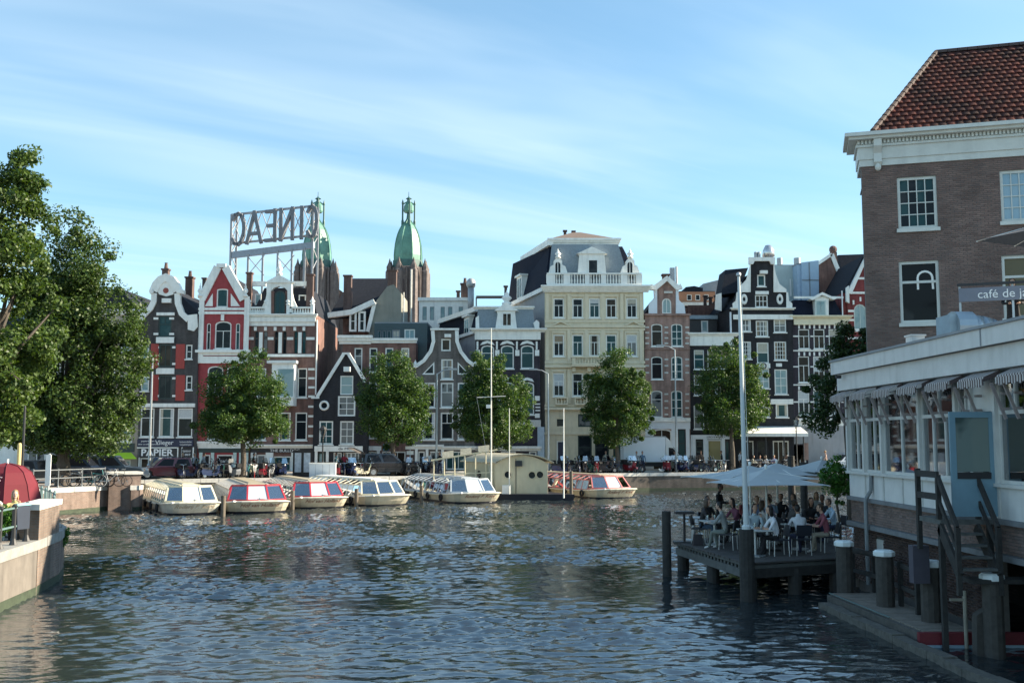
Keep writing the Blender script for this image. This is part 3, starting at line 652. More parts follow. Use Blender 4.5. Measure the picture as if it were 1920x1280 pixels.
h.block([(509, 546), (509, 531), (540, 531), (540, 546), (535, 540), (525, 537), (515, 540)], .2, back=.3); h.block([(509, 589), (509, 546), (514, 546), (514, 589)], .1, BR_RED, back=.3); h.block([(535.5, 589), (535.5, 546), (540, 546), (540, 589)], .1, BR_RED, back=.3)
h.block([(497, 531), (524.5, 516), (552, 531)], .35, name='pediment', back=.3); h.urn(524.5, 516, 490, .3, .1)
h.block([(492, 575), (501, 575), (501, 548), (498, 562)], .1, back=.25, name='scroll'); h.block([(548, 575), (557, 575), (551, 562), (548, 548)], .1, back=.25, name='scroll')
h.D += .9; h.band(468, 528, 500, 537, .25, name='roof_moulding'); h.band(548, 528, 588, 537, .25, name='roof_moulding'); h.win(478, 551, 490, 572, 'plain', GPALE, proud=.1, sill=False); h.win(560, 553, 574, 573, 'plain', GDARK, proud=.1, sill=False); h.D -= .9
h.chimney(461.5, 513, 472, 540, .4); h.chimney(574.5, 516, 587, 542, .4)
X0, Z0, X1, Z1 = h.rect(509, 681, 556, 761)
MB().hexa([(X0, h.D - .004, Z0), (X0 + .15, h.D - .8, Z0), (X1 - .15, h.D - .8, Z0), (X1, h.D - .004, Z0)], [(X0, h.D - .004, Z1), (X0 + .15, h.D - .8, Z1), (X1 - .15, h.D - .8, Z1), (X1, h.D - .004, Z1)]).build('bay', WHITE, h.r, world=True)
h.D -= .8; h.win(519, 690, 551, 744, 'sash', [GPALE, GTEAL], proud=.05, fw=.08, sill=True); h.D += .8
h.band(505, 677, 560, 682, 1.0, name='bay_cornice')
h.band(474, 833, 592, 840, .4, name='shop_cornice', steps=3); h.band(470, 841, 591, 848, .12, BLACKP, 'sign_board'); h.letters('THE BULLDOG', 535, 844.5, 5.5, SIGNW, 56, .13)
for x0, x1 in ((470, 480), (498, 512), (546, 559), (578, 591)): h.band(x0, 848, x1, 887, .14, name='pilaster')
h.pole(592, 600, 740, .07, WHITE)
# --- 4 small black spout gable with tiled roof
h = House('canal_house', 'small black spout gable house with white hatch and round window', 92.2, 588, 690, 745, BR_BLACK, depth=9, skew=-.1)
h.win(637.5, 704, 662, 740, (1, 2), GPALE, sill=False, name='hatch'); h.win(633, 742, 666, 780, (2, 3), GDARK, fw=.15, sill=False)
for x0 in (598, 637): h.win(x0, 789, x0 + 26, 833, (2, 3), GDARK, fw=.13)
h.win(596, 848, 609, 880, 'plain', GPALE, DARKG, sill=False, name='door')
for x0 in (625, 643, 658): h.win(x0, 848, x0 + 15, 878, (2, 3), GCURT, sill=False, fw=.07, name='shop_window')
h.facade([(588, 745), (596, 742), (644, 664), (655, 664), (682, 712), (690, 716)]); h.body(at(640, 745, h.D).z, ridge=at(640, 668, h.D).z, roofm=TILE_R)
h.coping([(595, 744), (644.5, 664)], .28); h.coping([(654, 664), (684, 714)], .28); h.band(642, 661, 657, 664.5, .2, name='cap')
h.band(584, 744, 599, 747, .2, name='eave'); c_ = at(608, 760, h.D)
MB().torus((c_.x, h.D - .03, c_.z), .36, .1, 'y', 20).build('round_window', WHITE, h.r, world=True); MB().cyl((c_.x, h.D - .02, c_.z), (c_.x, h.D + .0, c_.z), .33, n=20).build('pane', GDARK, h.r, world=True)
h.band(646, 688, 658, 697, .6, name='hoist_beam'); h.band(590, 836, 680, 846, .14, WHITE, 'shop_cornice')
h.letters('de Munt', 650, 841, 5, M('sign_dark', (.1, .1, .12), .6), 30, .15)
for x in (590, 611, 675): h.band(x, 846, x + (5 if x < 670 else 6), 885, .12, name='pilaster')
h.band(681, 712, 686, 717, .15, name='ornament')
# --- 5 brown house behind the second street tree
h = House('canal_house', 'brown brick house with tall white windows behind the second street tree', 94.6, 641, 779, 642, BR_RED, depth=8)
for x in (664, 692, 722, 752):
    for y in (652, 712, 775): h.win(x, y, x + 15, y + 46, 'third', GDARK)
h.win(688, 846, 705, 884, 'plain', GPALE, sill=False, name='door'); h.win(716, 846, 760, 882, (3, 1), GDARK, sill=False, name='shop_window')
h.facade(); h.body(kind='flat', roofm=LEAD); h.band(638, 629, 694, 645, .5, name='cornice', steps=3); h.band(694, 634, 781, 643, .25, name='cornice', steps=2)
h.band(680, 836, 715, 844, .15); 
for x in (681, 706): h.band(x, 844, x + 6, 884, .12, name='pilaster')
h.D += 3
h.block([(691, 620), (704, 566), (726, 537), (738, 533), (752, 549), (753, 640), (691, 645)], .0, OLIVE, 'gable_wall', back=6)
a = at(660, 522, h.D + 5); b = at(734, 522, h.D + 5); c = at(700, 585, h.D + .4); d = at(616, 592, h.D + .4)
MB().hexa([d + Vector((0, 0, -.4)), c + Vector((0, 0, -.4)), b + Vector((0, 0, -1)), a + Vector((0, 0, -1))], [d, c, b, a]).build('roof', SLATE, h.r, world=True)
h.block([(640, 588), (691, 572), (691, 640), (640, 640)], -.9, BR_RED, 'upper_wall', back=5)
h.coping([(690, 622), (703, 567)], .35, .25); h.coping([(616, 592), (660, 586), (703, 566)], .5, .5)
for x in (655, 672): h.win(x, 584, x + 14, 622, 'sash', GDARK, proud=.25, fw=.18, sill=False, name='dormer')
h.chimney(643.5, 518, 658.5, 590, .6); h.chimney(726.5, 508, 743, 545, .8); h.pole(756, 548, 640, .07, STONE, .4); h.pole(770, 505, 640, .1, STONE, 2.)
h.D -= 3
h = House('annex_building', 'dark teal flat roofed annex with small window between the roofs', 96.5, 700, 800, 606, M('teal_cladding', (.03, .06, .07), .4, .15), cat='building', group=None)
h.win(758, 617, 778, 636, 'pair', GPALE, sill=False); h.win(735, 618, 750, 645, (2, 2), M('cream_blind', (.5, .46, .38), .7), LEAD, sill=False)
for x in (708, 717, 726): h.win(x, 620, x + 6, 652, 'plain', GTEAL, LEAD, fw=.05, sill=False)
h.facade(); h.body(kind='flat', roofm=LEAD, zt=h.zt)
# --- 6 grey neck gable
h = House('canal_house', 'grey brown neck gable house with white framed triangular windows', 93.4, 778, 891, 688, BR_GREY, depth=9, skew=-.2)
h.win(827, 635, 845, 658, 'plain', GDARK, sill=False, fw=.13); h.win(827, 673, 849, 711, 'T', GDARK, fw=.13); h.win(826, 717, 850, 764, 'T', GDARK, fw=.13); h.win(826, 773, 850, 824, 'T', GDARK, fw=.13)
for y0, y1 in ((717, 764), (773, 824)): h.win(791, y0, 816, y1, 'T', GDARK, fw=.13); h.win(858, y0, 882, y1, 'T', GDARK, fw=.13)
for tri in ([(791, 702), (814.5, 702), (814.5, 678)], [(858, 678), (858, 702), (881, 702)]):
    P = [h.p(*q) for q in tri]; h.holes.append(P); c_ = (sum(q[0] for q in P) / 3, sum(q[1] for q in P) / 3); I = [(c_[0] + (q[0] - c_[0]) * .68, c_[1] + (q[1] - c_[1]) * .68) for q in P]
    w = MB().prism(P, h.D + .02, h.D + .15, holes=[I]).build('triangular_window', WHITE, h.r, world=True); MB().prism([(c_[0] + (q[0] - c_[0]) * .7, c_[1] + (q[1] - c_[1]) * .7) for q in P], h.D + .07, h.D + .09).build('pane', GDARK, w, world=True)
h.win(784, 846, 796, 884, 'plain', GDARK, sill=False, name='door'); h.win(806, 846, 826, 880, 'pair', GDARK, sill=False); h.win(836, 846, 872, 880, (3, 1), GDARK, sill=False, name='shop_window')
G6 = [(778, 688), (795, 676), (808, 658), (813, 640), (811, 618), (857, 618), (857, 640), (864, 659), (877, 676), (891, 686)]
h.facade(G6); h.body(at(830, 690, h.D).z, ridge=at(834, 628, h.D).z, roofm=TILE_R)
h.coping(G6[:5][:4] + [(811.5, 620)], .32); h.coping([(856.5, 620)] + G6[6:], .32); h.band(807, 615.5, 861, 619, .22, name='cap')
h.urn(779, 689, 675, .3); h.urn(890, 687, 674, .3); h.band(834, 627, 846, 633, .5, name='hoist_beam')
h.band(776, 833, 830, 842, .2, name='shop_cornice', steps=2); h.band(832, 836, 890, 843, .25, name='shop_cornice', steps=2)
for x in (778, 798, 827): h.band(x, 842, x + 5, 885, .12, name='pilaster')
# --- 7 purple brick mansard house
h = House('canal_house', 'dark purple brick house with white cornice and blue slate mansard', 94.2, 891, 1013, 636, BR_PURP, depth=12, skew=-.36)
for x0 in (902, 939, 976.5): h.win(x0, 647, x0 + 24.5, 691, 'third', GTEAL, arch=.28); h.win(x0, 716, x0 + 25, 777, 'third', GTEAL, arch=.28)
for x0 in (902, 939): h.win(x0, 846, x0 + 28, 884, 'third', GDARK, sill=False, name='shop_window')
h.win(992, 846, 1006, 886, 'plain', NAVY, sill=False, name='door')
h.facade(); h.body(at(950, 620, h.D).z, mat=GREYW, kind='mansard', inset=1., insx=.2, ridge=at(950, 580, h.D).z, roofm=NAVYW)
h.D += .36; h.block([(893, 616), (896, 580), (999, 580), (1004, 616)], .02, SLATEB, 'front_slates', back=.5); h.D -= .36
h.band(887, 616, 1020, 623, .6, name='cornice', steps=3); h.band(890, 623, 1014, 637, .22, name='frieze')
h.D += .4; h.band(889, 574.5, 1000, 580, .3, name='roof_cornice', steps=2)
h.block([(929, 616), (933, 590), (931, 583), (966, 583), (966, 590), (969, 616)], .5, name='dormer', back=1.5); h.block([(927, 584), (949, 568), (972, 584)], .65, name='pediment', back=1.5); h.urn(950, 569, 542, .5, -.6)
h.D -= .5; h.win(941, 586, 960, 612, 'pair', GDARK, proud=.06, sill=False); h.D += .5
for q in ([(892, 617), (892, 596), (898, 592), (899, 617)], [(1003, 617), (1000, 606), (1006, 600), (1011, 605), (1011, 617)]): h.block(q, .3, name='ornament', back=.3)
h.D -= .4
z0 = at(950, 620, h.D).z; z1 = at(950, 579, h.D).z; kk = h.skew * h.depth     # white eave line and dormer of the left slope
MB().bar((h.X0 + .1, h.D + .9, z1 + .1), (h.X0 + .15 + kk, h.D + h.depth - .6, z1 + .1), .5, .45).build('side_cornice', WHITE, h.r, world=True)
MB().bar((h.X0 - .05, h.D + .2, z0 - .1), (h.X0 + kk - .05, h.D + h.depth, z0 - .1), .3, .3).build('side_gutter', WHITE, h.r, world=True)
def side_dormer(h, u, zb, w, hh, off=.25):
    kk = h.skew * h.depth; p = Vector((h.X0 + kk * u, h.D + .32 + h.depth * u, zb)); d = Vector((kk, h.depth, 0)).normalized(); nn = Vector((-d.y, d.x, 0))
    q = [p + nn * off - d * w, p - nn * 1.1 - d * w, p - nn * 1.1 + d * w, p + nn * off + d * w]
    o = MB().hexa([(v.x, v.y, zb) for v in q], [(v.x, v.y, zb + hh) for v in q]).build('dormer', WHITE, h.r, world=True)
    for s_ in (-.45, .45):
        c = p + nn * (off + .015) + d * (w * s_); e = d * (w * .34); q = [c - e, c + e, c + e - nn * .03, c - e - nn * .03]
        MB().hexa([(v.x, v.y, zb + .2) for v in q], [(v.x, v.y, zb + hh - .25) for v in q]).build('pane', GTEAL, o, world=True)
    q = [p + nn * (off + .2) - d * (w + .15), p - nn * 1.1 - d * (w + .15), p - nn * 1.1 + d * (w + .15), p + nn * (off + .2) + d * (w + .15)]
    MB().hexa([(v.x, v.y, zb + hh) for v in q], [(v.x, v.y, zb + hh + .18) for v in q]).build('dormer_roof', WHITE, o, world=True)
side_dormer(h, .2, z0 - .2, .75, 1.8, .1)
for x in (901, 938, 975.5): h.block([(x - 1, 647), (x + 4, 641), (x + 13, 638.5), (x + 22, 641), (x + 27, 647), (x + 22, 646), (x + 13, 643.5), (x + 4, 646)], .12, name='arched_lintel'); h.block([(x, 716), (x + 4, 710), (x + 13, 707.5), (x + 22, 710), (x + 26, 716), (x + 22, 715), (x + 13, 712.5), (x + 4, 715)], .12, name='arched_lintel')
for x in (893, 929.5, 967, 1004): h.band(x - 1, 656, x + 7, 667, .08, name='quoin'); h.band(x + .5, 640, x + 4, 655, .1, name='bracket'); h.band(x - 1, 742, x + 8, 751, .08, name='quoin'); h.band(x - 1, 775, x + 8, 783, .08, name='quoin')
for y in (756, 762, 768): h.band(1004, y, 1013, y + 2.5, .06, name='stone_band')
h.band(891, 787, 1014, 800, .1, STONE); h.band(891, 836, 1012, 845, .3, name='shop_cornice', steps=2); h.band(1008, 800, 1021, 886, .1, M('pale_blue_render', (.4, .48, .54), .7), 'pilaster')
a = at(893, 557, 99); b = at(945, 557, 99); MB().bar(a, b, .3, .25).bar(a, a - Vector((0, 0, 1.2)), .12, .12).build('roof_beam', M('rust_steel', (.13, .1, .09), .7), h.r, world=True)
h.chimney(945.5, 538, 951, 560, 4)
h = House('back_house', 'pale flat roofed house with steel vent behind the grey gable', 107, 784, 882, 561, WHITE, group=None, depth=9)
for x in (792, 806, 826, 840, 860): h.win(x, 575, x + 8, 600, 'plain', GPALE, LEAD, fw=.05, sill=False)
h.facade(); h.body(kind='flat', roofm=LEAD); h.band(783, 558, 884, 564, .2, name='cornice'); h.chimney(864, 533, 879, 561, .5, pot=1); h.chimney(856, 547, 862, 561, 1.)
a = at(883, 590, 106); b = at(883, 540, 106); MB().cyl(a, b, .33, n=12).ball((b.x, b.y, b.z + .45), .5, .5, .6, 12, 8).build('vent', GALV, h.r, world=True, smooth=True)
# --- 8 yellow house
h = House('canal_house', 'tall cream yellow house with white balustrade and grey mansard roof', 94.6, 1022, 1209, 547, YEL, depth=13, skew=-.27)
cols = (1038, 1073.5, 1105, 1136.5, 1175)
for y0, y1 in ((559, 596), (627, 668), (699, 743)):
    for i, x in enumerate(cols): h.win(x - .5, y0, x + 20, y1, 'cross', GDARK if random.random() < .75 else GTEAL, fw=.12)
h.win(1042, 783, 1060, 801, 'plain', GDARK, YELT, sill=False); h.win(1044, 826, 1060, 884, 'plain', NAVY, sill=False, name='door')
for x in (1084, 1116, 1150): h.win(x, 776, x + 26, 800, 'pair', GDARK, DARKG, sill=False); h.win(x, 816, x + 26, 884, 'third', GDARK, DARKG, sill=False, name='shop_window')
h.facade(); h.body(at(1100, 536, h.D).z, mat=GREYW, kind='mansard', inset=1.7, insx=.55, ridge=at(1100, 461, h.D + 1.7).z, roofm=NAVYW)
h.band(1020, 536, 1214, 548, .7, name='cornice', steps=4)
for y, o in ((612, .2), (687, .22), (766, .3), (602, .06), (617, .06), (679, .06), (760, .06), (812, .1)): h.band(1021, y - 2.2, 1210, y + 2.2, o, YELT, 'string_course')
for x in (1023, 1064, 1097, 1128, 1163, 1199):
    for y0, y1 in ((550, 600), (619, 677), (692, 756)): h.band(x, y0, x + 6, y1, .09, YELT, 'pilaster')
for x in cols:
    for y0, y1 in ((556, 598), (624, 670), (696, 745)):
        h.band(x - 3.5, y0, x - .8, y1, .07, YELT, 'architrave'); h.band(x + 20.3, y0, x + 23, y1, .07, YELT, 'architrave'); h.band(x - 3.5, y0 - 3, x + 23, y0 + .5, .1, YELT, 'architrave')
for x in (1051, 1187): h.block([(x - 18, 611), (x, 601), (x + 18, 611), (x + 14, 611), (x, 604), (x - 14, 611)], .25, YELT, 'pediment')
def balustrade(h, x0, x1, y0, y1, out, groups, mat, name='balustrade'):
    Z = [h.p(x0, y)[1] for y in (y0, y1)]; X0, _, X1, _ = h.rect(x0, y0, x1, y1); hh = Z[0] - Z[1]
    b = MB().box(X0, h.D - out - .22, Z[0] - .14, X1, h.D - out + .12, Z[0]).box(X0, h.D - out - .18, Z[1], X1, h.D - out + .1, Z[1] + .14).build(name, mat, h.r, world=True)
    edges = [x0] + [g for gg in groups for g in gg] + [x1]
    for i in range(0, len(edges), 2):
        A = h.rect(edges[i], y0, edges[i + 1], y1); MB().box(A[0], h.D - out - .16, Z[1] + .143, A[2], h.D - out + .08, Z[0] - .143).build('pedestal', mat, b, world=True)
    for g0, g1 in groups:
        k = max(2, round((g1 - g0) * h.k / .26))
        for i in range(k):
            q = h.p(g0 + (g1 - g0) * (i + .5) / k, y1); hb = hh - .28
            MB().lathe([(.06, 0), (.085, hb * .3), (.045, hb * .65), (.07, hb)], (q[0], h.D - out - .04, Z[1] + .14), 6).build('baluster', mat, b, world=True)
    return b
balustrade(h, 1024, 1203, 513, 535.5, .3, [(1041, 1056), (1069, 1096), (1105, 1126), (1136, 1163), (1176, 1191)], WHITE)
balustrade(h, 1072, 1132, 669, 685, .8, [(1078, 1126)], YELT, 'balcony'); h.band(1071, 684.5, 1133, 688, .95, YELT, 'balcony_floor')
for x in (1041, 1077): balustrade(h, x, x + 24, 744, 759, .2, [(x + 3, x + 21)], YELT, 'balcony')
for x in (1076, 1104, 1126): h.band(x - 3, 689, x + 3, 697, .5, YELT, 'bracket')
h.D += .4; ridge_z = at(1100, 460, h.D).z
h.block([(1027, 536), (1035, 458), (1159, 458), (1184, 536)], -.05, SLATEB, 'front_slates', back=2.2)
h.D += 1.2; h.band(1029, 448, 1161, 459, .5, name='roof_cornice', steps=3); h.D -= 1.2
a = at(1029, 448, h.D + .8); b = at(1160, 450, h.D + .8); k_ = h.skew * 9.6
z = a.z; MB().hexa([(a.x, a.y, z), (b.x, a.y, z), (b.x + k_, a.y + 9.6, z), (a.x + k_, a.y + 9.6, z)], [((a.x * .56 + b.x * .44) - .4, a.y + 4, z + 1.45), ((a.x * .5 + b.x * .5), a.y + 4, z + 1.45), ((a.x * .5 + b.x * .5) + k_ * .5, a.y + 7, z + 1.45), ((a.x * .56 + b.x * .44) + k_ * .5, a.y + 7, z + 1.45)]).build('roof_top', M('roof_felt_brown', (.14, .105, .085), .9, .2), h.r, world=True)
MB().bar((a.x + .2, a.y, z - .3), (a.x + .2 + k_, a.y + 9.6, z - .3), .5, .6).build('side_cornice', WHITE, h.r, world=True)
h.D -= .4; z0 = at(1100, 538, h.D).z
MB().bar((h.X0 - .05, h.D + .2, z0 - .15), (h.X0 + h.skew * h.depth - .05, h.D + h.depth, z0 - .15), .35, .4).build('side_gutter', WHITE, h.r, world=True); side_dormer(h, .62, z0, .9, 2.3, .15)
h.D += .15
h.block([(1083, 513), (1086, 480), (1084, 476), (1135, 476), (1133, 480), (1136, 513)], .3, name='dormer', back=3); h.block([(1081, 477), (1109, 464), (1138, 477)], .45, name='pediment', back=3); h.D -= .3; h.win(1102, 486, 1122, 514, 'plain', GDARK, proud=.06, sill=False); h.D += .3
for x in (1046, 1181):
    h.block([(x - 18, 513), (x - 14, 500), (x - 8, 497), (x - 8, 490), (x, 481), (x + 8, 490), (x + 8, 497), (x + 14, 500), (x + 18, 513)], .25, name='dormer', back=2.5); h.D -= .25; h.win(x - 6, 490, x + 6, 513, 'pair', GDARK, arch=.3, proud=.06, fw=.06, sill=False); h.D += .25; h.urn(x, 484, 467, .3)
h.D -= .15
h.chimney(1057, 434, 1062, 442, 6); h.chimney(1073, 435, 1078, 442, 6.5)
# --- 9 rose brick bell gable
h = House('canal_house', 'rose brick house with white bell gable and pale stone bands', 94.9, 1209, 1293, 590, BR_ROSE)
h.win(1241.5, 559, 1259, 588, 'pair', GPALE, arch=.4, sill=False)
for y0, y1 in ((607, 649), (668, 711), (732, 782)):
    for x in (1221.5, 1259): h.win(x, y0, x + 21, y1, 'third' if x < 1250 else (2, 3), GDARK if x < 1250 else GTEAL, arch=.18, fw=.09)
h.win(1224, 804, 1260, 884, (2, 2), GDARK, arch=.2, sill=False, name='shop_window'); h.win(1272, 804, 1287, 885, 'third', GDARK, BLACKP, sill=False, name='door')
h.facade([(1209, 590), (1216, 588), (1217, 570), (1227, 558), (1226, 541), (1250, 524), (1272, 541), (1273, 562), (1283, 572), (1285, 588), (1293, 590)]); h.body(h.zt, ridge=at(1250, 538, h.D).z)
h.block([(1216, 588), (1216, 571), (1227, 559), (1226, 541), (1232, 541), (1232, 588)], .1, M('white_stucco_blue', (.68, .72, .76), .7, .08, 2), 'scroll'); h.block([(1267, 588), (1267, 541), (1271, 541), (1273, 563), (1283, 572), (1285, 588)], .1, MATS['white_stucco_blue'], 'scroll')
h.coping([(1219, 538), (1228, 540), (1250, 522.5), (1270, 540), (1277, 537)], .5, .3); h.band(1245, 546, 1261, 550, .12, STONE, 'plaque')
h.band(1207, 588, 1295, 592, .2, BR_ROSE); h.band(1208, 652, 1294, 655, .1, BR_ROSE); h.band(1208, 783, 1294, 790, .18, name='shop_cornice')
for y in (612, 622, 632, 642, 672, 684, 697, 737, 750, 763, 775):
    for x in (1210, 1246, 1285): h.band(x, y, x + 7, y + 3, .02, STONE, 'stone_band')
WB = M('white_blue_plaster', (.66, .70, .73), .6, .08, 2, stain=.15)
for x0, x1 in ((1210, 1224), (1260, 1272), (1287, 1294)): h.band(x0, 790, x1, 886, .06, WB, 'pier')
h.band(1210, 790, 1294, 804, .05, WB, 'shop_fascia')
a = at(1262, 545, 100); MB().box(a.x - .25, 100, a.z - 1, a.x + .2, 100.4, a.z + 2.3).cyl((a.x + .35, 100, a.z), (a.x + .35, 100, a.z + 2.4), .1).build('roof_vent', GALV, h.r, world=True); h.chimney(1243, 516, 1255, 530, 3)
# --- 10 low black house
h = House('canal_house', 'low black house with white cornice and white shop front', 95.2, 1293, 1372, 648, BR_BLACK)
for x in (1301.5, 1327, 1350):
    for y0, y1 in ((656, 692), (703, 741), (760, 804)): h.win(x, y0, x + 19, y1, 'sash', GDARK, fw=.08)
h.win(1305, 826, 1319, 848, 'sash', GDARK, DARKG, sill=False); h.win(1327, 824, 1354, 864, 'plain', GLASS('window_glass_gold_reflect', (.10, .08, .04), curtain=.8, ccol=(.35, .3, .15)), WB, sill=False, name='shop_window'); h.win(1360, 826, 1369, 866, 'plain', GDARK, BLACKP, sill=False, name='door')  # gold reflection is painted into the big shop window's pane colour
h.facade(); h.body(kind='flat', roofm=LEAD); h.band(1292, 624, 1381, 631, .45, name='cornice', steps=3); h.band(1292, 631, 1376, 648, .15, name='frieze')
h.band(1292, 806, 1372, 810, .12, BLACKP); h.band(1295, 815, 1372, 823, .06, WB, 'shop_fascia'); h.letters('LUNCH & BORREL', 1340, 819, 3.5, BLACKP, 30, .07)
for x0, x1 in ((1295, 1305), (1319.5, 1327), (1354, 1360)): h.band(x0, 823, x1, 880, .06, WB, 'pier')
h.D += 4; h.block([(1292, 630), (1292, 598), (1345, 598), (1345, 630)], 0, BLACKP, 'attic_wall', back=4); h.band(1289, 591.5, 1346, 598.5, .3, M('blue_grey_fascia', (.3, .38, .43), .6), 'fascia'); h.win(1314.5, 601, 1328, 623, 'sash', GPALE, proud=.05, fw=.12, sill=False)
h.block([(1345, 640), (1345, 585), (1366, 575), (1372, 575), (1372, 640)], -.8, M('dark_green_slate', (.02, .04, .04), .5), 'side_attic', back=4); h.D -= 4
# --- 11 black neck gable
h = House('canal_house', 'black neck gable house with white scrolls, oval windows and cafe canopy', 95.4, 1373, 1486, 578, BR_BLACK, depth=10, skew=-.1)
h.win(1420, 515, 1435.5, 537, 'plain', GTEAL, fw=.12); h.win(1416, 553, 1440, 576, (3, 2), GDARK, fw=.1)
h.win(1388, 598, 1408.5, 621.5, (2, 2), GCURT); h.win(1417.5, 601, 1441, 631, (3, 3), GCURT); h.win(1451, 598, 1474.5, 623, (2, 2), GCURT)
h.win(1388, 640, 1409, 673, (4, 4), GDARK, bars=.04); h.win(1419.5, 642, 1442, 681, 'sash', GDARK); h.win(1452, 640, 1475, 675, (4, 4), GDARK, bars=.04)
h.win(1388, 692, 1409, 739, (2, 3), GPALE, DARKG); h.win(1420, 690, 1443, 728, (2, 3), GPALE); h.win(1453, 692, 1477, 739, (2, 3), GPALE)
for x in (1388, 1420, 1455): h.win(x, 757, x + 23, 782, 'plain', GDARK)
h.win(1420, 826, 1442, 876, 'plain', GDARK, BLACKP, sill=False, name='door'); h.win(1393, 826, 1414, 872, 'pair', GDARK, sill=False, name='shop_window'); h.win(1450, 826, 1480, 872, (3, 1), GDARK, sill=False, name='shop_window')
h.facade([(1373, 578), (1377, 560), (1381, 548), (1407, 548), (1407, 488), (1450, 488), (1450, 548), (1475, 548), (1480, 562), (1486, 578)])
h.body(h.zt, ridge=at(1428, 505, h.D).z, roofm=SLATE)
h.block([(1407, 548), (1385, 548), (1385, 539), (1399, 524), (1404, 505), (1407, 492)], .14, name='scroll'); h.block([(1450, 492), (1454, 514), (1461, 533), (1474, 543), (1474, 548), (1450, 548)], .14, name='scroll')
h.block([(1374, 578), (1373, 569), (1379, 564), (1381, 548), (1387, 548), (1386, 578)], .12, name='volute'); h.block([(1474, 578), (1474, 548), (1477, 548), (1479, 564), (1485, 569), (1485, 578)], .12, name='volute')
h.block([(1403, 496), (1403, 483), (1452, 483), (1452, 496), (1445, 496), (1442, 490), (1414, 490), (1411, 496)], .25, name='cap')
for x in (1395, 1462): c_ = at(x, 561, h.D); w = MB().torus((c_.x, h.D - .04, c_.z), .22, .1, 'y', 18, sz=1.6).build('oval_window', WHITE, h.r, world=True); MB().cyl((c_.x, h.D - .03, c_.z), (c_.x, h.D - .005, c_.z), .2, n=14).build('pane', GDARK, w, world=True)
h.band(1371, 577, 1488, 581, .3, name='cornice', steps=2); h.band(1374, 590, 1486, 599, .2, name='frieze'); h.band(1416, 546, 1441, 552, .14, name='lintel'); h.band(1424, 508, 1438, 514, .4, name='hoist_beam')
h.band(1445, 748, 1487, 757.5, .1, name='sign_board'); h.band(1418, 683, 1444, 690, .08, name='panel'); h.band(1455, 681, 1466, 687, .05, name='plaque'); c_ = at(1431, 686, h.D); MB().torus((c_.x, h.D - .12, c_.z), .25, .05, 'y', 16).build('badge', BLACKP, h.r, world=True)
h.pole(1374, 585, 800, .09, WB)
a = at(1385, 801, h.D); b = at(1500, 801, h.D); MB().hexa([(a.x, h.D - 2.6, a.z - .85), (b.x, h.D - 2.6, a.z - .85), (b.x, h.D - .01, a.z - .15), (a.x, h.D - .01, a.z - .15)], [(a.x, h.D - 2.6, a.z - .55), (b.x, h.D - 2.6, a.z - .55), (b.x, h.D - .01, a.z + .1), (a.x, h.D - .01, a.z + .1)]).build('canopy', WHITE, h.r, world=True)
for t in (.05, .33, .62, .93): x = a.x + (b.x - a.x) * t; MB().cyl((x, h.D - 2.45, STREET), (x, h.D - 2.45, a.z - .8), .07, n=8).build('canopy_post', BLACKP, h.r, world=True)
a = at(1441, 484, 99); MB().lathe([(.35, -2), (.35, 0), (.62, .2), (.55, .75), (.3, 1.25), (.1, 1.3)], a, 14).build('steel_cowl', M('steel_bright', (.6, .6, .6), .25, .05, metal=.8), h.r, world=True, smooth=True)
for x in (1417, 1423): a = at(x, 484, 98.5); MB().cyl(a - Vector((0, 0, 1)), a + Vector((0, 0, .6)), .16, n=10).build('flue', GALV, h.r, world=True)
a = at(1403, 502, 98.2); b = at(1360, 506, 98.2); c = at(1352, 552, 97); d = at(1385, 548, 97)
MB().hexa([c, d, d + Vector((0, 3, 0)), c + Vector((0, 3, 0))], [b, a, a + Vector((0, 3, 0)), b + Vector((0, 3, 0))]).build('side_roof', SLATE, h.r, world=True)
MB().hexa([at(1340, 580, 97.4), at(1353, 583, 97.0), at(1353, 583, 99), at(1340, 580, 99.4)], [at(1342, 552, 97.4), at(1353, 549, 97.0), at(1353, 549, 99), at(1342, 552, 99.4)]).build('side_dormer', WHITE, h.r, world=True)
# --- 12 dark house with pale cornice
h = House('canal_house', 'dark brick house with cream cornice, dormer and white banded windows', 95.7, 1487, 1589, 608, BR_PURP)
for x in (1497.5, 1526, 1554.5):
    for y0, y1 in ((617, 654), (668, 717), (732, 778)):
        h.win(x, y0, x + 21, y1, 'cross', GDARK, fw=.09)
        for q in (-1, 9, 19): h.band(x + q, y0 - 8, x + q + 3, y0 - 1, .06, name='keystone')
h.win(1490, 834, 1512, 876, 'pair', GDARK, sill=False, name='shop_window')
h.facade(); h.body(at(1535, 594, h.D).z, kind='mansard', inset=.6, ridge=at(1535, 560, h.D).z, roofm=NAVYW)
h.band(1484, 592, 1591, 599, .6, CREAM, 'cornice', steps=3); h.band(1487, 599, 1589, 609, .25, CREAM, 'frieze')
for y in (656, 720): h.band(1487, y, 1589, y + 2.6, .04, name='stone_band')
for y in (629, 686, 752):
    for x0, x1 in ((1487, 1496.5), (1519.5, 1525), (1548, 1553.5), (1576.5, 1589)): h.band(x0, y, x1, y + 2.6, .04, name='stone_band')
h.D += .3; h.block([(1526, 594), (1526, 560), (1552, 560), (1552, 594)], .3, name='dormer', back=1.5); h.block([(1515, 562), (1539, 549), (1566, 561), (1560, 563), (1539, 554), (1521, 564)], .5, name='pediment', back=1.5); h.D -= .3; h.win(1529, 563, 1549, 592, 'pair', GPALE, M('mint_paint', (.5, .58, .54), .5), proud=.05, sill=False); h.D += .3; h.band(1487, 556, 1581, 560, .2, name='roof_edge'); h.D -= .3
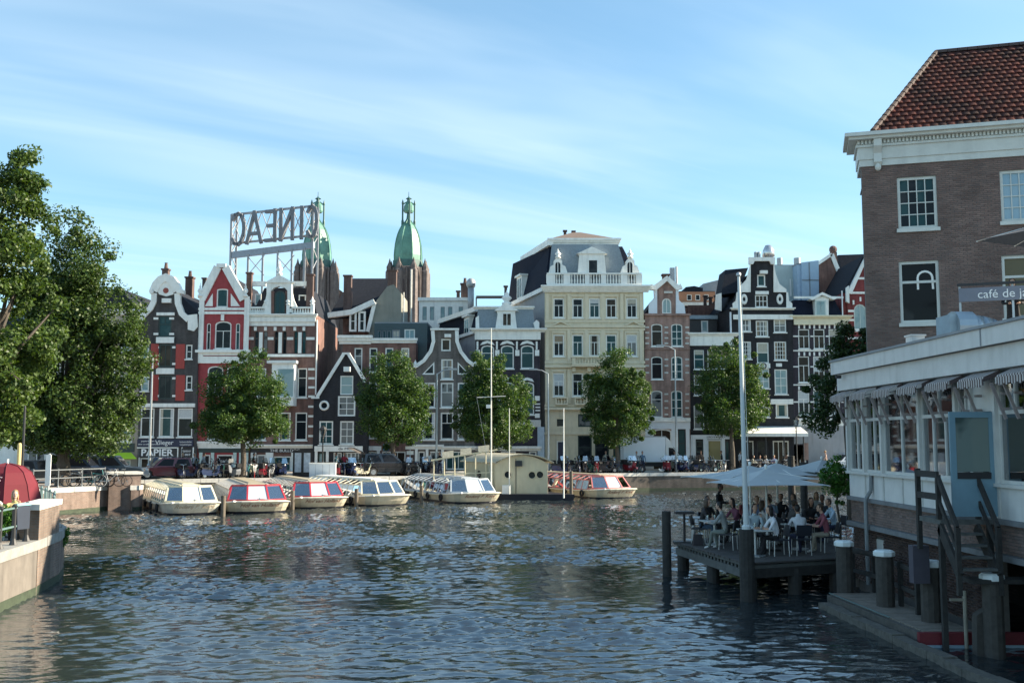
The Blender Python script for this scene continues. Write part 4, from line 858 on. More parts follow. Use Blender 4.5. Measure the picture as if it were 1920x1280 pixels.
h.band(1486, 784, 1592, 798, .2, name='shop_cornice', steps=2); h.band(1486, 798, 1592, 832, .04, GREYW, 'shop_fascia'); h.band(1516, 832, 1592, 880, .05, GREYW, 'garage_front'); h.band(1506, 830, 1516, 862, .07, BR_ROSE, 'brick_pier'); h.pole(1580, 545, 592, .06, WB)
# --- 13 crimson banded house at the end
h = House('canal_house', 'crimson brick gable house with white bands beside the brick cafe building', 96, 1589, 1672, 548, BR_CRIM)
h.win(1602, 570, 1626, 620, 'pair', GPALE, MATS['mint_paint'], arch=.6, sill=True); h.win(1602, 660, 1626, 720, 'cross', GDARK, arch=.3); h.win(1602, 760, 1626, 815, 'cross', GDARK)
h.facade([(1589, 560), (1595, 548), (1630, 472), (1665, 548), (1672, 560)]); h.body(h.zt, ridge=at(1630, 478, h.D).z)
h.coping([(1592, 550), (1630, 470), (1668, 550)], .4)
for y, x0, x1 in ((522, 1608, 1660), (549, 1591, 1670), (583, 1590, 1601), (600, 1590, 1601), (618, 1588, 1672), (634, 1588, 1672), (583, 1627, 1672), (600, 1627, 1672)): h.band(x0, y - 2, x1, y + 2, .08, name='stone_band')
for x, y in ((1600, 566), (1613, 560), (1627, 566)): h.band(x - 1.5, y - 3, x + 1.5, y + 5, .1, name='keystone')
h.block([(1585, 540), (1590, 536), (1591, 569), (1585, 566)], .3, name='ornament')
# --- roofs and back buildings above the right end of the row
h = House('back_house', 'brown brick gable with white coping behind the dark dormer roof', 104, 1535, 1586, 545, BR_RED, group=None, depth=8)
h.facade([(1535, 545), (1535, 493), (1559, 478), (1586, 545)]); h.body(at(1560, 560, 104).z, kind='flat'); h.coping([(1534, 494), (1559, 477)], .3); h.coping([(1559, 477), (1586, 545)], .4); a = at(1564, 476, 104); MB().box(a.x - .3, 104, a.z - 1, a.x + .3, 104.6, a.z + .2).ball((a.x, 104.3, a.z + .5), .42).build('chimney', CHIM, h.r, world=True)
a = at(1572, 478, 106); b = at(1630, 476, 106); c = at(1630, 545, 104.6); d = at(1588, 545, 104.6); MB().hexa([d, c, c + Vector((0, 3, 0)), d + Vector((0, 3, 0))], [a, b, b + Vector((0, 2, 0)), a + Vector((0, 2, 0))]).build('roof', SLATE, h.r, world=True)
h = House('back_house', 'pale blue glazed rooftop box behind the dark dormer roof', 103, 1503, 1535, 492, M('blue_glazing', (.38, .5, .62), .25, .08), group=None, depth=5)
h.facade([(1503, 492), (1535, 488)]); h.body(at(1520, 495, 103).z, kind='flat', roofm=LEAD); h.band(1503, 524, 1535, 526, .05, LEAD, 'transom'); h.band(1518, 492, 1520, 560, .05, LEAD, 'mullion')
h = House('back_house', 'pale green plant room with louvres behind the black neck gable', 105, 1454, 1504, 498, M('pale_green_metal', (.46, .54, .52), .5, .1), group=None, depth=5)
h.facade(); h.body(kind='flat', roofm=LEAD)
for y in (505, 509, 513): h.band(1488, y, 1497, y + 2, .06, IRON, 'louvre')
for x in (1481, 1487, 1493): h.band(x, 523, x + 3, 556, .08, WHITE, 'fin')
for x, r_ in ((1462, .28), (1495, .35)): a = at(x, 498, 106); MB().cyl(a, a + Vector((0, 0, .8)), r_, n=12).build('flue', GALV, h.r, world=True)
h = House('back_house', 'far orange brick building between the rose gable and the black gable', 150, 1278, 1345, 547, M('orange_brick', (.33, .16, .09), .85, .15, 1), group=None, depth=14)
for x in (1288, 1304, 1320): h.win(x, 552, x + 9, 563, 'plain', GDARK, fw=.08, sill=False)
h.facade(); h.body(kind='flat', roofm=SLATE); h.band(1278, 567, 1345, 573, .3, STONE); h.D += 5; h.block([(1318, 548), (1318, 532), (1350, 524), (1380, 524), (1380, 560)], 0, LEAD, 'upper_floor', back=8); h.block([(1280, 548), (1286, 538), (1302, 536), (1318, 540), (1318, 548)], 0, SLATE, 'roof_hump', back=8); h.D -= 5
h = House('back_house', 'low dark brick house behind the low black house', 103, 1290, 1362, 572, BR_RED, group=None, depth=6)
h.facade([(1290, 572), (1330, 572), (1345, 560), (1362, 560)]); h.body(at(1330, 575, 103).z, kind='flat', roofm=SLATE)
for x in (1320, 1330, 1341): h.chimney(x, 556 + (x % 3) * 3, x + 5, 575, 1.)
# ------------------------------------------------------------------ church towers and roof sign
COPPER = M('green_copper', (.105, .25, .19), .45, .35, .5, spec=.5, stain=.35); COPPERD = M('dark_copper', (.04, .11, .10), .5, .3, .6)
CHB = BRICK('church_brick', (.125, .105, .10), (.16, .132, .124), (.14, .13, .125), .6, .2)
def tower(px, label, D=235.):
    k = D / FPX; c = at(px, 825, D); X = c.x; Z = lambda y: at(px, y, D).z
    r = empty('church_tower', (X, D, STREET), label=label, cat='tower', group='twin church towers')
    n = 8; a0 = math.pi / 8; W = 36 * k
    MB().lathe([(W * .98, STREET), (W * .98, Z(520)), (W * .93, Z(505)), (W * .86, Z(503))], (X, D, 0), n, a0=a0).build('shaft', CHB, r, world=True)
    for i in range(8):                     # corner buttresses with pinnacles
        a = a0 + i * math.pi / 4; x, y = X + W * math.cos(a), D + W * math.sin(a)
        MB().lathe([(.95, STREET), (.95, Z(512)), (.7, Z(508)), (.75, Z(503)), (.3, Z(495)), (.05, Z(487))], (x, y, 0), 6).build('buttress', CHB, r, world=True)
        a = i * math.pi / 4; R_ = W * .93; x, y = X + R_ * math.cos(a), D + R_ * math.sin(a); t = Vector((-math.sin(a), math.cos(a), 0)); o = Vector((math.cos(a), math.sin(a), 0))
        for s_ in (-1, 1):
            p = Vector((x, y, 0)) + t * s_ * .85; q = [p - t * .45 + o * .05, p + t * .45 + o * .05, p + t * .45 - o * .3, p - t * .45 - o * .3]
            MB().hexa([(v.x, v.y, Z(610)) for v in q], [(v.x, v.y, Z(528)) for v in q]).build('louvre', M('louvre_dark', (.06, .045, .045), .8), r, world=True)
            MB().cyl((p.x + o.x * .2 - t.x * .7, p.y + o.y * .2 - t.y * .7, Z(620)), (p.x + o.x * .2 - t.x * .7, p.y + o.y * .2 - t.y * .7, Z(505)), .2, n=6).build('shaft_rib', CHB, r, world=True)
    prof = [(W * .83, Z(504)), (W * .83, Z(490))]; MB().lathe(prof, (X, D, 0), n, a0=a0).build('drum', COPPERD, r, world=True)
    dome = [(27, 491), (27.3, 480), (26.5, 470), (25.2, 459), (23.2, 449), (20.6, 440), (17.4, 432), (13, 424), (8.5, 419), (4, 413), (1.6, 407)]
    d = MB().lathe([(w * k, Z(y)) for w, y in dome], (X, D, 0), n, a0=a0).build('dome', COPPER, r, world=True)
    for i in range(8):
        a = a0 + i * math.pi / 4; MB().tube([(X + (w * k + .02) * math.cos(a), D + (w * k + .02) * math.sin(a), Z(y)) for w, y in dome], .14, 5).build('rib', COPPER, d, world=True)
    MB().lathe([(.55, Z(412)), (.4, Z(402)), (.4, Z(374)), (.2, Z(372))], (X, D, 0), 8).build('lantern_core', COPPERD, r, world=True)
    lr = 11.5 * k
    for i in range(4):
        a = math.pi / 4 * 0 + i * math.pi / 2 + .25; x, y = X + lr * math.cos(a), D + lr * math.sin(a)
        MB().lathe([(.32, Z(430)), (.3, Z(415)), (.2, Z(412)), (.2, Z(384)), (.28, Z(382)), (.02, Z(374))], (x, y, 0), 6).build('lantern_post', COPPERD, r, world=True)
        MB().bar((x, y, Z(384)), (X, D, Z(377)), .25, .3).build('lantern_arm', COPPER, r, world=True)
    MB().lathe([(1.0, Z(399)), (1.2, Z(396)), (1.1, Z(386)), (.5, Z(380)), (.25, Z(378))], (X, D, 0), 8).build('bell_cage', COPPER, r, world=True)
    MB().lathe([(.12, Z(380)), (.2, Z(375)), (.75, Z(373)), (.2, Z(370)), (.08, Z(368)), (.06, Z(360))], (X, D, 0), 8).build('spire', COPPERD, r, world=True)
tower(762, 'church tower with green copper dome standing clear of the roof sign')
tower(588, 'church tower with green copper dome half hidden behind the roof sign')
# church nave between the towers
h = House('church_nave', 'brown brick church nave roof between the two towers', 238, 600, 700, 600, CHB, group=None, cat='church', depth=30)
h.facade([(600, 600), (612, 545), (630, 538), (660, 560), (700, 600)]); h.body(at(640, 600, 238).z, ridge=at(640, 545, 238).z)
# roof sign on steel lattice, seen from behind
D0, D1 = 158., 152.5; SA = at(428, 640, D0); SB = at(584, 640, D1)
def sg(t, py):   # point on the sign plane: t along, py pixel height read at that place
    D = D0 + (D1 - D0) * t; px = 428 + (584 - 428) * t; q = at(px, py, D); X = SA.x + (SB.x - SA.x) * t; return Vector((X, D, q.z))
bld = empty('cinema_building', ((SA.x + SB.x) / 2, 157, STREET), label='plain grey cinema building under the roof sign', cat='building')
q = [sg(-.08, 600), sg(1.0, 600), sg(1.0, 600) + Vector((-2, 14, 0)), sg(-.08, 600) + Vector((-2, 14, 0))]
zt = sg(.5, 585).z
MB().hexa([(p.x, p.y - 2, STREET) for p in q], [(p.x, p.y - 2, zt) for p in q]).build('wall', GREYW, bld, world=True); MB().hexa([(p.x, p.y - 2, zt) for p in q], [(p.x, p.y - 2, zt + .4) for p in q]).build('roof', LEAD, bld, world=True)
sr = empty('roof_sign', ((SA.x + SB.x) / 2, 155.2, zt + .4), label='large rooftop sign of steel letters on a lattice frame, read from behind', cat='sign')
STL = M('sign_steel', (.30, .31, .33), .5, .15, 1, metal=.3); STLD = M('sign_letter', (.165, .175, .195), .6, .2, 1, metal=.2)
nrm = Vector((-(D1 - D0), SB.x - SA.x, 0)).normalized()
for t in (0., .99):
    for o in (0, 1.4):
        a = sg(t, 520) + nrm * o; a.z = zt + .4; b = sg(t, 402 - 16 * t) + nrm * o; MB().bar(a, b, .3, .3).build('mast', STL, sr, world=True)
    lat = MB(); ys = [520, 497, 476, 455, 434, 413]
    for i in range(len(ys) - 1):
        p_, q_ = sg(t, ys[i] - 14 * t), sg(t, ys[i + 1] - 14 * t) + nrm * 1.4
        if i % 2: p_, q_ = sg(t, ys[i] - 14 * t) + nrm * 1.4, sg(t, ys[i + 1] - 14 * t)
        lat.bar(p_, q_, .12, .12)
    lat.build('lattice', STL, sr, world=True)
for y0, y1, w in ((403, 386, .3), (457, 441, .3)): MB().bar(sg(0, y0), sg(1, y1), w, w).build('beam', STL, sr, world=True)
MB().hexa([sg(0, 484), sg(1, 465), sg(1, 465) + nrm * .5, sg(0, 484) + nrm * .5], [sg(0, 472), sg(1, 453), sg(1, 453) + nrm * .5, sg(0, 472) + nrm * .5]).build('girder', M('girder_grey', (.25, .30, .36), .5), sr, world=True)
for t in (.22, .4, .58, .75, .9):
    a = sg(t, 520); a.z = zt + .4; MB().bar(a, sg(t, 480 - 18 * t), .28, .28).build('support', STL, sr, world=True)
br = MB()
for i in range(8): t = i / 8; br.bar(sg(t, 455 - 16 * t), sg(t + .125, 403 - 16 * (t + .125)), .1, .1); br.bar(sg(t, 403 - 16 * t), sg(t + .125, 455 - 16 * (t + .125)), .1, .1)
for t in (.22, .58): br.bar(sg(t, 482), sg(t + .2, 516), .1, .1); br.bar(sg(t, 516), sg(t + .2, 478), .1, .1)
br.build('bracing', STL, sr, world=True)
# letters: drawn as solid strokes, mirrored because the sign faces away
LET = {'C': [[(.95, .82), (.75, .97), (.5, 1.), (.25, .93), (.08, .72), (.03, .5), (.08, .28), (.25, .07), (.5, 0), (.75, .03), (.95, .18)]],
       'I': [[(.5, 0), (.5, 1)]], 'N': [[(.1, 0), (.1, 1)], [(.1, 1), (.9, 0)], [(.9, 0), (.9, 1)]], 'E': [[(.1, 0), (.1, 1)], [(.1, .97), (.9, .97)], [(.1, .5), (.7, .5)], [(.1, .03), (.9, .03)]],
       'A': [[(.02, 0), (.5, 1)], [(.5, 1), (.98, 0)], [(.22, .3), (.78, .3)]]}
slots = [('C', .04, .19), ('A', .22, .40), ('E', .445, .575), ('N', .615, .79), ('I', .84, .92), ('C', .95, 1.06)]
ux = (SB - SA); ux.z = 0
for ch, t0, t1 in slots:
    mb = MB()
    for st in LET[ch]:
        P = []
        for (u, v) in st:
            t = t1 - (t1 - t0) * u; lo = sg(t, 461 - 15.5 * t); hi = sg(t, 404 - 16 * t); P.append(lo + (hi - lo) * v)
        for a, b in zip(P, P[1:]): e = (b - a).normalized() * .2; mb.bar(a - e - nrm * .5, b + e - nrm * .5, .5, .5) if abs((b - a).normalized().z) > .6 else mb.bar(a - e - nrm * .5, b + e - nrm * .5, .5, .5)
    mb.build('letter', STLD, sr, world=True)
# ------------------------------------------------------------------ cafe building, pavilion, terrace, dock
class RHouse(House):
    """house on a turned facade: local x along the front, y into the building"""
    def __init__(s, name, label, C, ang, cat, mat):
        s.C = Vector(C); s.u = Vector((math.cos(ang), math.sin(ang), 0)); s.n = Vector((-s.u.y, s.u.x, 0)); s.D = s.C.y; s.holes = []; s.mat = mat; s.base = 0
        s.r = empty(name, (s.C.x, s.C.y, 0), ang, label, cat); s.k = .02
    def p(s, px, py, off=0.):
        a = Vector(ray(px, py)); o = Vector((0, 0, CAMH)); c = s.C + s.n * off
        t = (c - o).dot(s.n) / a.dot(s.n); q = o + a * t; return (s.C.x + (q - c).dot(s.u), q.z)
    def rect(s, x0, y0, x1, y1):
        ym = (y0 + y1) / 2; xm = (x0 + x1) / 2; return s.p(x0, ym)[0], s.p(xm, y1)[1], s.p(x1, ym)[0], s.p(xm, y0)[1]
    def L(s, x, y, z): return (s.C.x + x, s.C.y + y, z)          # local point as builder point
    def W(s, x, y, z): return Vector((s.C.x, s.C.y, 0)) + s.u * x + s.n * y + Vector((0, 0, z))
    def lbox(s, x0, y0, z0, x1, y1, z1, name, mat, parent=None): return MB().box(s.C.x + x0, s.C.y + y0, z0, s.C.x + x1, s.C.y + y1, z1).build(name, mat, parent or s.r, world=True)
def island_brick(name, cols):
    m = bpy.data.materials.new(name); n, l = nodes_of(m); b = n['Principled BSDF']; b.inputs['Roughness'].default_value = .9
    g = n.new('ShaderNodeNewGeometry'); rp = n.new('ShaderNodeValToRGB'); e = rp.color_ramp.elements
    for i, c in enumerate(cols):
        q = e[i] if i < 2 else e.new(1); q.position = i / (len(cols) - 1); q.color = (*c, 1)
    l.new(g.outputs['Random Per Island'], rp.inputs[0])
    nz = n.new('ShaderNodeTexNoise'); nz.inputs['Scale'].default_value = 1.3; nz.inputs['Detail'].default_value = 8; l.new(g.outputs['Position'], nz.inputs[0])
    mr = n.new('ShaderNodeMapRange'); mr.inputs[1].default_value = .3; mr.inputs[2].default_value = .7; mr.inputs[3].default_value = .75; mr.inputs[4].default_value = 1.25; l.new(nz.outputs[0], mr.inputs[0])
    mx = n.new('ShaderNodeMix'); mx.data_type = 'RGBA'; mx.blend_type = 'MULTIPLY'; mx.inputs[0].default_value = 1; l.new(rp.outputs[0], mx.inputs[6]); l.new(mr.outputs[0], mx.inputs[7]); l.new(mx.outputs[2], b.inputs['Base Color'])
    MATS[name] = m; return m
CAFEB = island_brick('cafe_brick', [(.14, .09, .078), (.175, .114, .098), (.205, .138, .117), (.15, .105, .095)])
MORTAR = M('mortar', (.15, .14, .13), .95, .15, 6)
def brick_skin(h, x0, z0, x1, z1, holes, mat, name='brick_courses', bw=.21, bh=.052, g=.011, y=-.012, parent=None):
    """real courses of bricks on a wall, openings left free"""
    V = []; F = []; row = 0; z = z0
    def one(a, b, zz, zt):
        if b - a < .03: return
        d = y + random.uniform(-.003, .003); k = len(V); ax, bx = h.C.x + a - wp.x, h.C.x + b - wp.x; yy = h.C.y + d - wp.y; yb = h.C.y + .03 - wp.y; e = .003
        V.extend([(ax, yb, zz), (bx, yb, zz), (bx, yb, zt), (ax, yb, zt), (ax + e, yy, zz + e), (bx - e, yy, zz + e), (bx - e, yy, zt - e), (ax + e, yy, zt - e)])
        F.extend([(k + 4, k + 5, k + 6, k + 7), (k, k + 1, k + 5, k + 4), (k + 1, k + 2, k + 6, k + 5), (k + 2, k + 3, k + 7, k + 6), (k + 3, k, k + 4, k + 7)])
    par = parent or h.r; wp = wpos(par)
    while z < z1:
        x = x0 - (bw + g) * (.5 if row % 2 else 0) - bw
        zt = min(z + bh, z1)
        blk = [(q[0], q[2]) for q in holes if q[1] < zt and q[3] > z]
        while x < x1:
            a, b = max(x, x0), min(x + bw, x1); segs = [(a, b)] if b > a else []
            for (p, q) in blk:
                ns = []
                for (s, e) in segs:
                    if q <= s or p >= e: ns.append((s, e))
                    else:
                        if p > s: ns.append((s, p))
                        if q < e: ns.append((q, e))
                segs = ns
            for s, e in segs: one(s, e, z, zt)
            x += bw + g
        z += bh + g; row += 1
    me = bpy.data.meshes.new(name); me.from_pydata(V, [], F); me.materials.append(mat); me.update()
    o = bpy.data.objects.new(name, me); COL.objects.link(o); o.parent = par; o['kind'] = 'stuff'; return o
# ---- brick cafe building
cafe = RHouse('brick_building', 'brown brick cafe building with red tiled hipped roof above the white pavilion', (at(1621, 500, 33).x, 33, 0), R(-16), 'building', MORTAR)
h = cafe
OFFW = M('off_white_paint', (.58, .60, .56), .5, .08, 3, stain=.15)
GSKY = GLASS('window_glass_sky_reflect', (.28, .42, .5), curtain=.3, ccol=(.4, .52, .58))  # reflected blue sky painted as the pane's own colour
W1 = h.win(1683, 331, 1757, 428, (4, 4), [GDARK, GTEAL], OFFW, fw=.09, bars=.03, sill=False); W2 = h.win(1876, 318, 1950, 414, (4, 4), GSKY, OFFW, fw=.09, bars=.03, sill=False)
W3 = h.win(1687, 489, 1762, 605, 'third', GLASS('cafe_black', (.008, .008, .009), .1), OFFW, fw=.09, bars=.08, sill=False); W4 = h.win(1880, 478, 1956, 596, 'third', GLASS('window_glass_gold_reflect2', (.05, .045, .03), curtain=.6, ccol=(.22, .19, .11)), OFFW, fw=.09, bars=.08, sill=False)
holes_l = []
for q in h.holes: xs = [v[0] - h.C.x for v in q]; zs = [v[1] for v in q]; holes_l.append((min(xs), min(zs), max(xs), max(zs)))
ZC = h.p(1640, 312)[1]; ZT = h.p(1640, 262)[1]; LEN = 13.; DEP = 11.
MB().prism([(h.C.x, .5), (h.C.x + LEN, .5), (h.C.x + LEN, ZC + .3), (h.C.x, ZC + .3)], h.D + .002, h.D + .35, holes=h.holes).build('wall', MORTAR, h.r, world=True)
MB().hexa([h.L(.01, .36, .5), h.L(LEN, .36, .5), h.L(LEN, DEP, .5), h.L(1.6, DEP, .5)], [h.L(.01, .36, ZT), h.L(LEN, .36, ZT), h.L(LEN, DEP, ZT), h.L(1.6, DEP, ZT)]).build('side_wall', BRICK('cafe_brick_far', (.12, .085, .08), (.16, .115, .105), (.13, .12, .11)), h.r, world=True)
h.lbox(.2, .30, 1, LEN - .2, .34, ZC, 'room_back', MATS['dark_room'])
brick_skin(h, 0, 5.6, 5.6, ZC, holes_l, CAFEB)
for w, q in zip((W1, W2, W3, W4), holes_l): MB().box(h.C.x + q[0] - .06, h.D - .1, q[1] - .12, h.C.x + q[2] + .06, h.D + .05, q[1] - .003).build('sill', OFFW, w, world=True)
# white arch strip set just in front of the lower window pane
x_, z_ = h.p(1735, 523)
ar = [(x_ + .22 * math.cos(math.pi * i / 8), z_ + .06 + .2 * math.sin(math.pi * i / 8)) for i in range(9)]
MB().strip([(x_ + .23, z_ - .32)] + ar + [(x_ - .22, z_ - .32)], .065, h.D + .085, h.D + .096).build('window_arch', WHITE, h.r, world=True)
# entablature in steps, dentils, corner bracket
zz = [ZC, ZC + .18, ZC + .2, ZC + .62, ZC + .64, ZC + .78, ZC + .86, ZC + 1.08]
for i, (a, b, o) in enumerate(((ZC, ZC + .22, .06), (ZC + .22, ZC + .62, .10), (ZC + .62, ZC + .70, .16), (ZC + .84, ZC + .93, .38), (ZC + .93, ZC + 1.05, .5))):
    h.lbox(-o, -o, a + .001, LEN, 1.5, b, 'cornice', OFFW)
h.lbox(-.12, -.12, ZC + .701, LEN, 1.5, ZC + .839, 'cornice', OFFW)
for i in range(60): x = -.1 + i * .115; unit_box('dentil', OFFW, h.r, h.C.x + x, h.C.y - .2, ZC + .71, h.C.x + x + .065, h.C.y - .115, ZC + .83)
bx = h.p(1645, 290)[0] - h.C.x
MB().prism([(h.C.y - .1, ZC + .02), (h.C.y - .2, ZC + .1), (h.C.y - .16, ZC + .4), (h.C.y - .34, ZC + .6), (h.C.y - .34, ZC + .83), (h.C.y - .1, ZC + .83)], h.C.x + bx - .12, h.C.x + bx + .12, axis='x').build('bracket', OFFW, h.r, world=True); MB().ball(h.L(bx, -.12, ZC - .06), .1, .1, .13).build('bracket_drop', OFFW, h.r, world=True)
# hipped roof with single tiles
ez = ZC + 1.05; rs = h.p(1757, 100, 4.2); rz_ = rs[1]; rx = rs[0] - h.C.x; e0x = h.p(1641, 247, .3)[0] - h.C.x - .1; ry = 4.2
roof = MB().hexa([h.L(e0x, -.25, ez), h.L(LEN, -.25, ez), h.L(LEN, 2 * ry + .25, ez), h.L(e0x, 2 * ry + .25, ez)], [h.L(rx, ry, rz_), h.L(LEN, ry, rz_), h.L(LEN, ry + .02, rz_), h.L(rx, ry + .02, rz_)]).build('roof', M('roof_under', (.06, .03, .025), .9), h.r, world=True)
def tile_mat():
    m = bpy.data.materials.new('clay_tile'); n, l = nodes_of(m); b = n['Principled BSDF']; b.inputs['Roughness'].default_value = .95; b.inputs['Specular IOR Level'].default_value = .15
    oi = n.new('ShaderNodeObjectInfo'); rp = n.new('ShaderNodeValToRGB'); e = rp.color_ramp.elements
    e[0].color = (.05, .025, .022, 1); e[1].color = (.14, .036, .03, 1); e[1].position = 1; q = e.new(.35); q.color = (.10, .035, .028, 1); q = e.new(.75); q.color = (.135, .04, .03, 1)
    g = n.new('ShaderNodeNewGeometry'); nz = n.new('ShaderNodeTexNoise'); nz.inputs['Scale'].default_value = .55; nz.inputs['Detail'].default_value = 5; l.new(g.outputs['Position'], nz.inputs[0])
    mr = n.new('ShaderNodeMapRange'); mr.inputs[1].default_value = .35; mr.inputs[2].default_value = .65; mr.inputs[3].default_value = -.3; mr.inputs[4].default_value = .45; l.new(nz.outputs[0], mr.inputs[0])
    ad = n.new('ShaderNodeMath'); ad.inputs[1].default_value = 0; 
    ml = n.new('ShaderNodeMath'); ml.operation = 'MULTIPLY_ADD'; l.new(oi.outputs['Random'], ml.inputs[0]); ml.inputs[1].default_value = .7; l.new(mr.outputs[0], ml.inputs[2]); l.new(ml.outputs[0], rp.inputs[0])
    n2 = n.new('ShaderNodeTexNoise'); n2.inputs['Scale'].default_value = 14; l.new(g.outputs['Position'], n2.inputs[0]); mx = n.new('ShaderNodeMix'); mx.data_type = 'RGBA'; mx.blend_type = 'MULTIPLY'; mx.inputs[0].default_value = .6; l.new(rp.outputs[0], mx.inputs[6]); l.new(n2.outputs[0], mx.inputs[7])
    l.new(mx.outputs[2], b.inputs['Base Color']); return m
TM = tile_mat(); tm = MB(); TWd, TH = .26, .37; prof = [(0, .0), (.052, .011), (.104, .018), (.156, .018), (.2, .006), (.226, .0), (.26, .011)]
vs = [(x, 0, z + .045) for x, z in prof] + [(x, TH, z) for x, z in prof] + [(x, 0, z + .015) for x, z in prof]; n_ = len(prof)
tm.add(vs, [(i, i + 1, n_ + i + 1, n_ + i) for i in range(n_ - 1)] + [(2 * n_ + i, 2 * n_ + i + 1, i + 1, i) for i in range(n_ - 1)])
tme = bpy.data.meshes.new('roof_tile'); tme.from_pydata(tm.v, [], tm.f); tme.materials.append(TM); tme.update()
sl = Vector((0, ry + .25, rz_ - ez)); slen = sl.length; pitch_ = math.atan2(sl.z, sl.y); rows = int(slen / .325)
cnt = 0
for r_ in range(rows):
    t = r_ * .325 / slen; x = e0x + (rx - e0x) * t + .02
    while x < 6.2:
        o = bpy.data.objects.new('roof_tile', tme); COL.objects.link(o); o.parent = roof
        o.location = (x, -.25 + sl.y * t - .02, ez + sl.z * t + .015); o.rotation_euler = (pitch_ + random.uniform(-.012, .012), random.uniform(-.01, .01), random.uniform(-.012, .012)); x += .25; cnt += 1
RIDGE = M('ridge_tile', (.07, .045, .038), .85, .3, 5)
for i in range(16): x = rx + i * .34; MB().prism([(h.C.y + ry - .16, rz_ - .04), (h.C.y + ry - .1, rz_ + .09), (h.C.y + ry, rz_ + .13), (h.C.y + ry + .1, rz_ + .09), (h.C.y + ry + .16, rz_ - .04)], h.C.x + x, h.C.x + x + .325, axis='x').build('ridge_tile', RIDGE, roof, world=True)
for i in range(rows): t0, t1 = i / rows, (i + .93) / rows; A = Vector(h.L(e0x + (rx - e0x) * t0, -.25 + (ry + .25) * t0, ez + (rz_ - ez) * t0 + .05)); B = Vector(h.L(e0x + (rx - e0x) * t1, -.25 + (ry + .25) * t1, ez + (rz_ - ez) * t1 + .05)); MB().cyl(A, B, .11, .095, 8).build('hip_tile', RIDGE, roof, world=True)
# ---- ground behind the pavilion
tag(MB().prism([(9.75, 29.9), (13.4, 40.6), (17.6, 52), (60, 60), (60, 29.9)], -2.4, .9, axis='z').build('bank', gm, world=True), 'low bank behind the cafe terrace', kind='structure')
# ---- pavilion
pav = RHouse('cafe_pavilion', 'low white cafe pavilion with striped awnings, brick base and blue door', (10.36 - .0219 * 29.7, 29.7, 0), math.atan2(-1, .0219), 'pavilion', WHITE); h = pav
PWHITE = M('pavilion_white', (.62, .62, .60), .55, .08, 2.5, stain=.25); PFR = M('pavilion_frame', (.56, .56, .53), .55, .08, 3, stain=.2); LB = M('door_blue', (.17, .29, .36), .4, .08, 3)
PL = 19.; LEDGE = M('ledge_grey', (.17, .18, .19), .7, .2, 3, stain=.3)
ZF = [5.62, 6.08, 6.45]
h.lbox(-.06, -.26, ZF[0], PL, 9, ZF[1], 'fascia', PWHITE); h.lbox(-.16, -.40, ZF[1] + .012, PL, 9.1, ZF[2], 'fascia', PWHITE); h.lbox(-.2, -.45, ZF[2] + .002, PL, 9.2, ZF[2] + .06, 'roof_edge', LEAD); h.lbox(-.1, -.35, ZF[1] + .001, PL, 9, ZF[1] + .011, 'shadow_gap', BLACKP)
for x in (9.0,): h.lbox(x, -.415, ZF[1] + .02, x + .04, -.4, ZF[2], 'joint', LEAD)
h.lbox(0, .0, 2.62, PL, .12, 3.28, 'panel_wall', PWHITE); h.lbox(-.03, -.10, 2.52, PL, .1, 2.62, 'ledge', LEDGE); h.lbox(-.03, -.1, 3.26, PL, .14, 3.33, 'sill', PFR)
h.lbox(0, .04, 1.9, PL, .3, 2.52, 'wall', MORTAR); h.lbox(-.04, -.12, 1.8, PL, .3, 1.92, 'ledge', LEDGE)
PB = island_brick('pavilion_brick', [(.14, .098, .086), (.19, .132, .115), (.23, .16, .14), (.16, .125, .115)])
brick_skin(h, 0, 1.93, PL, 2.515, [], PB, y=.02, bw=.21, bh=.055)
h.lbox(.1, .15, -2.3, 8.1, .4, 1.8, 'wall', MORTAR); brick_skin(h, .1, .32, 8.1, 1.79, [(1.6, .3, 2.3, 1.6), (4.0, .3, 4.7, 1.5)], PB, y=.13, bw=.21, bh=.055)
h.lbox(0, 3.2, -2.3, PL, 3.5, 1.9, 'inner_wall', WALLD); h.lbox(.05, .35, 1.7, PL, 9, 1.84, 'floor', WALLD); h.lbox(0, .1, 1.85, .25, 9, 5.62, 'end_wall', PWHITE)
# far corner foundations, dock-level door and shutters in the base
for x in (1.6, 4.0): h.lbox(x, .12, .3, x + .7, .2, 1.55, 'shutter', STONE)
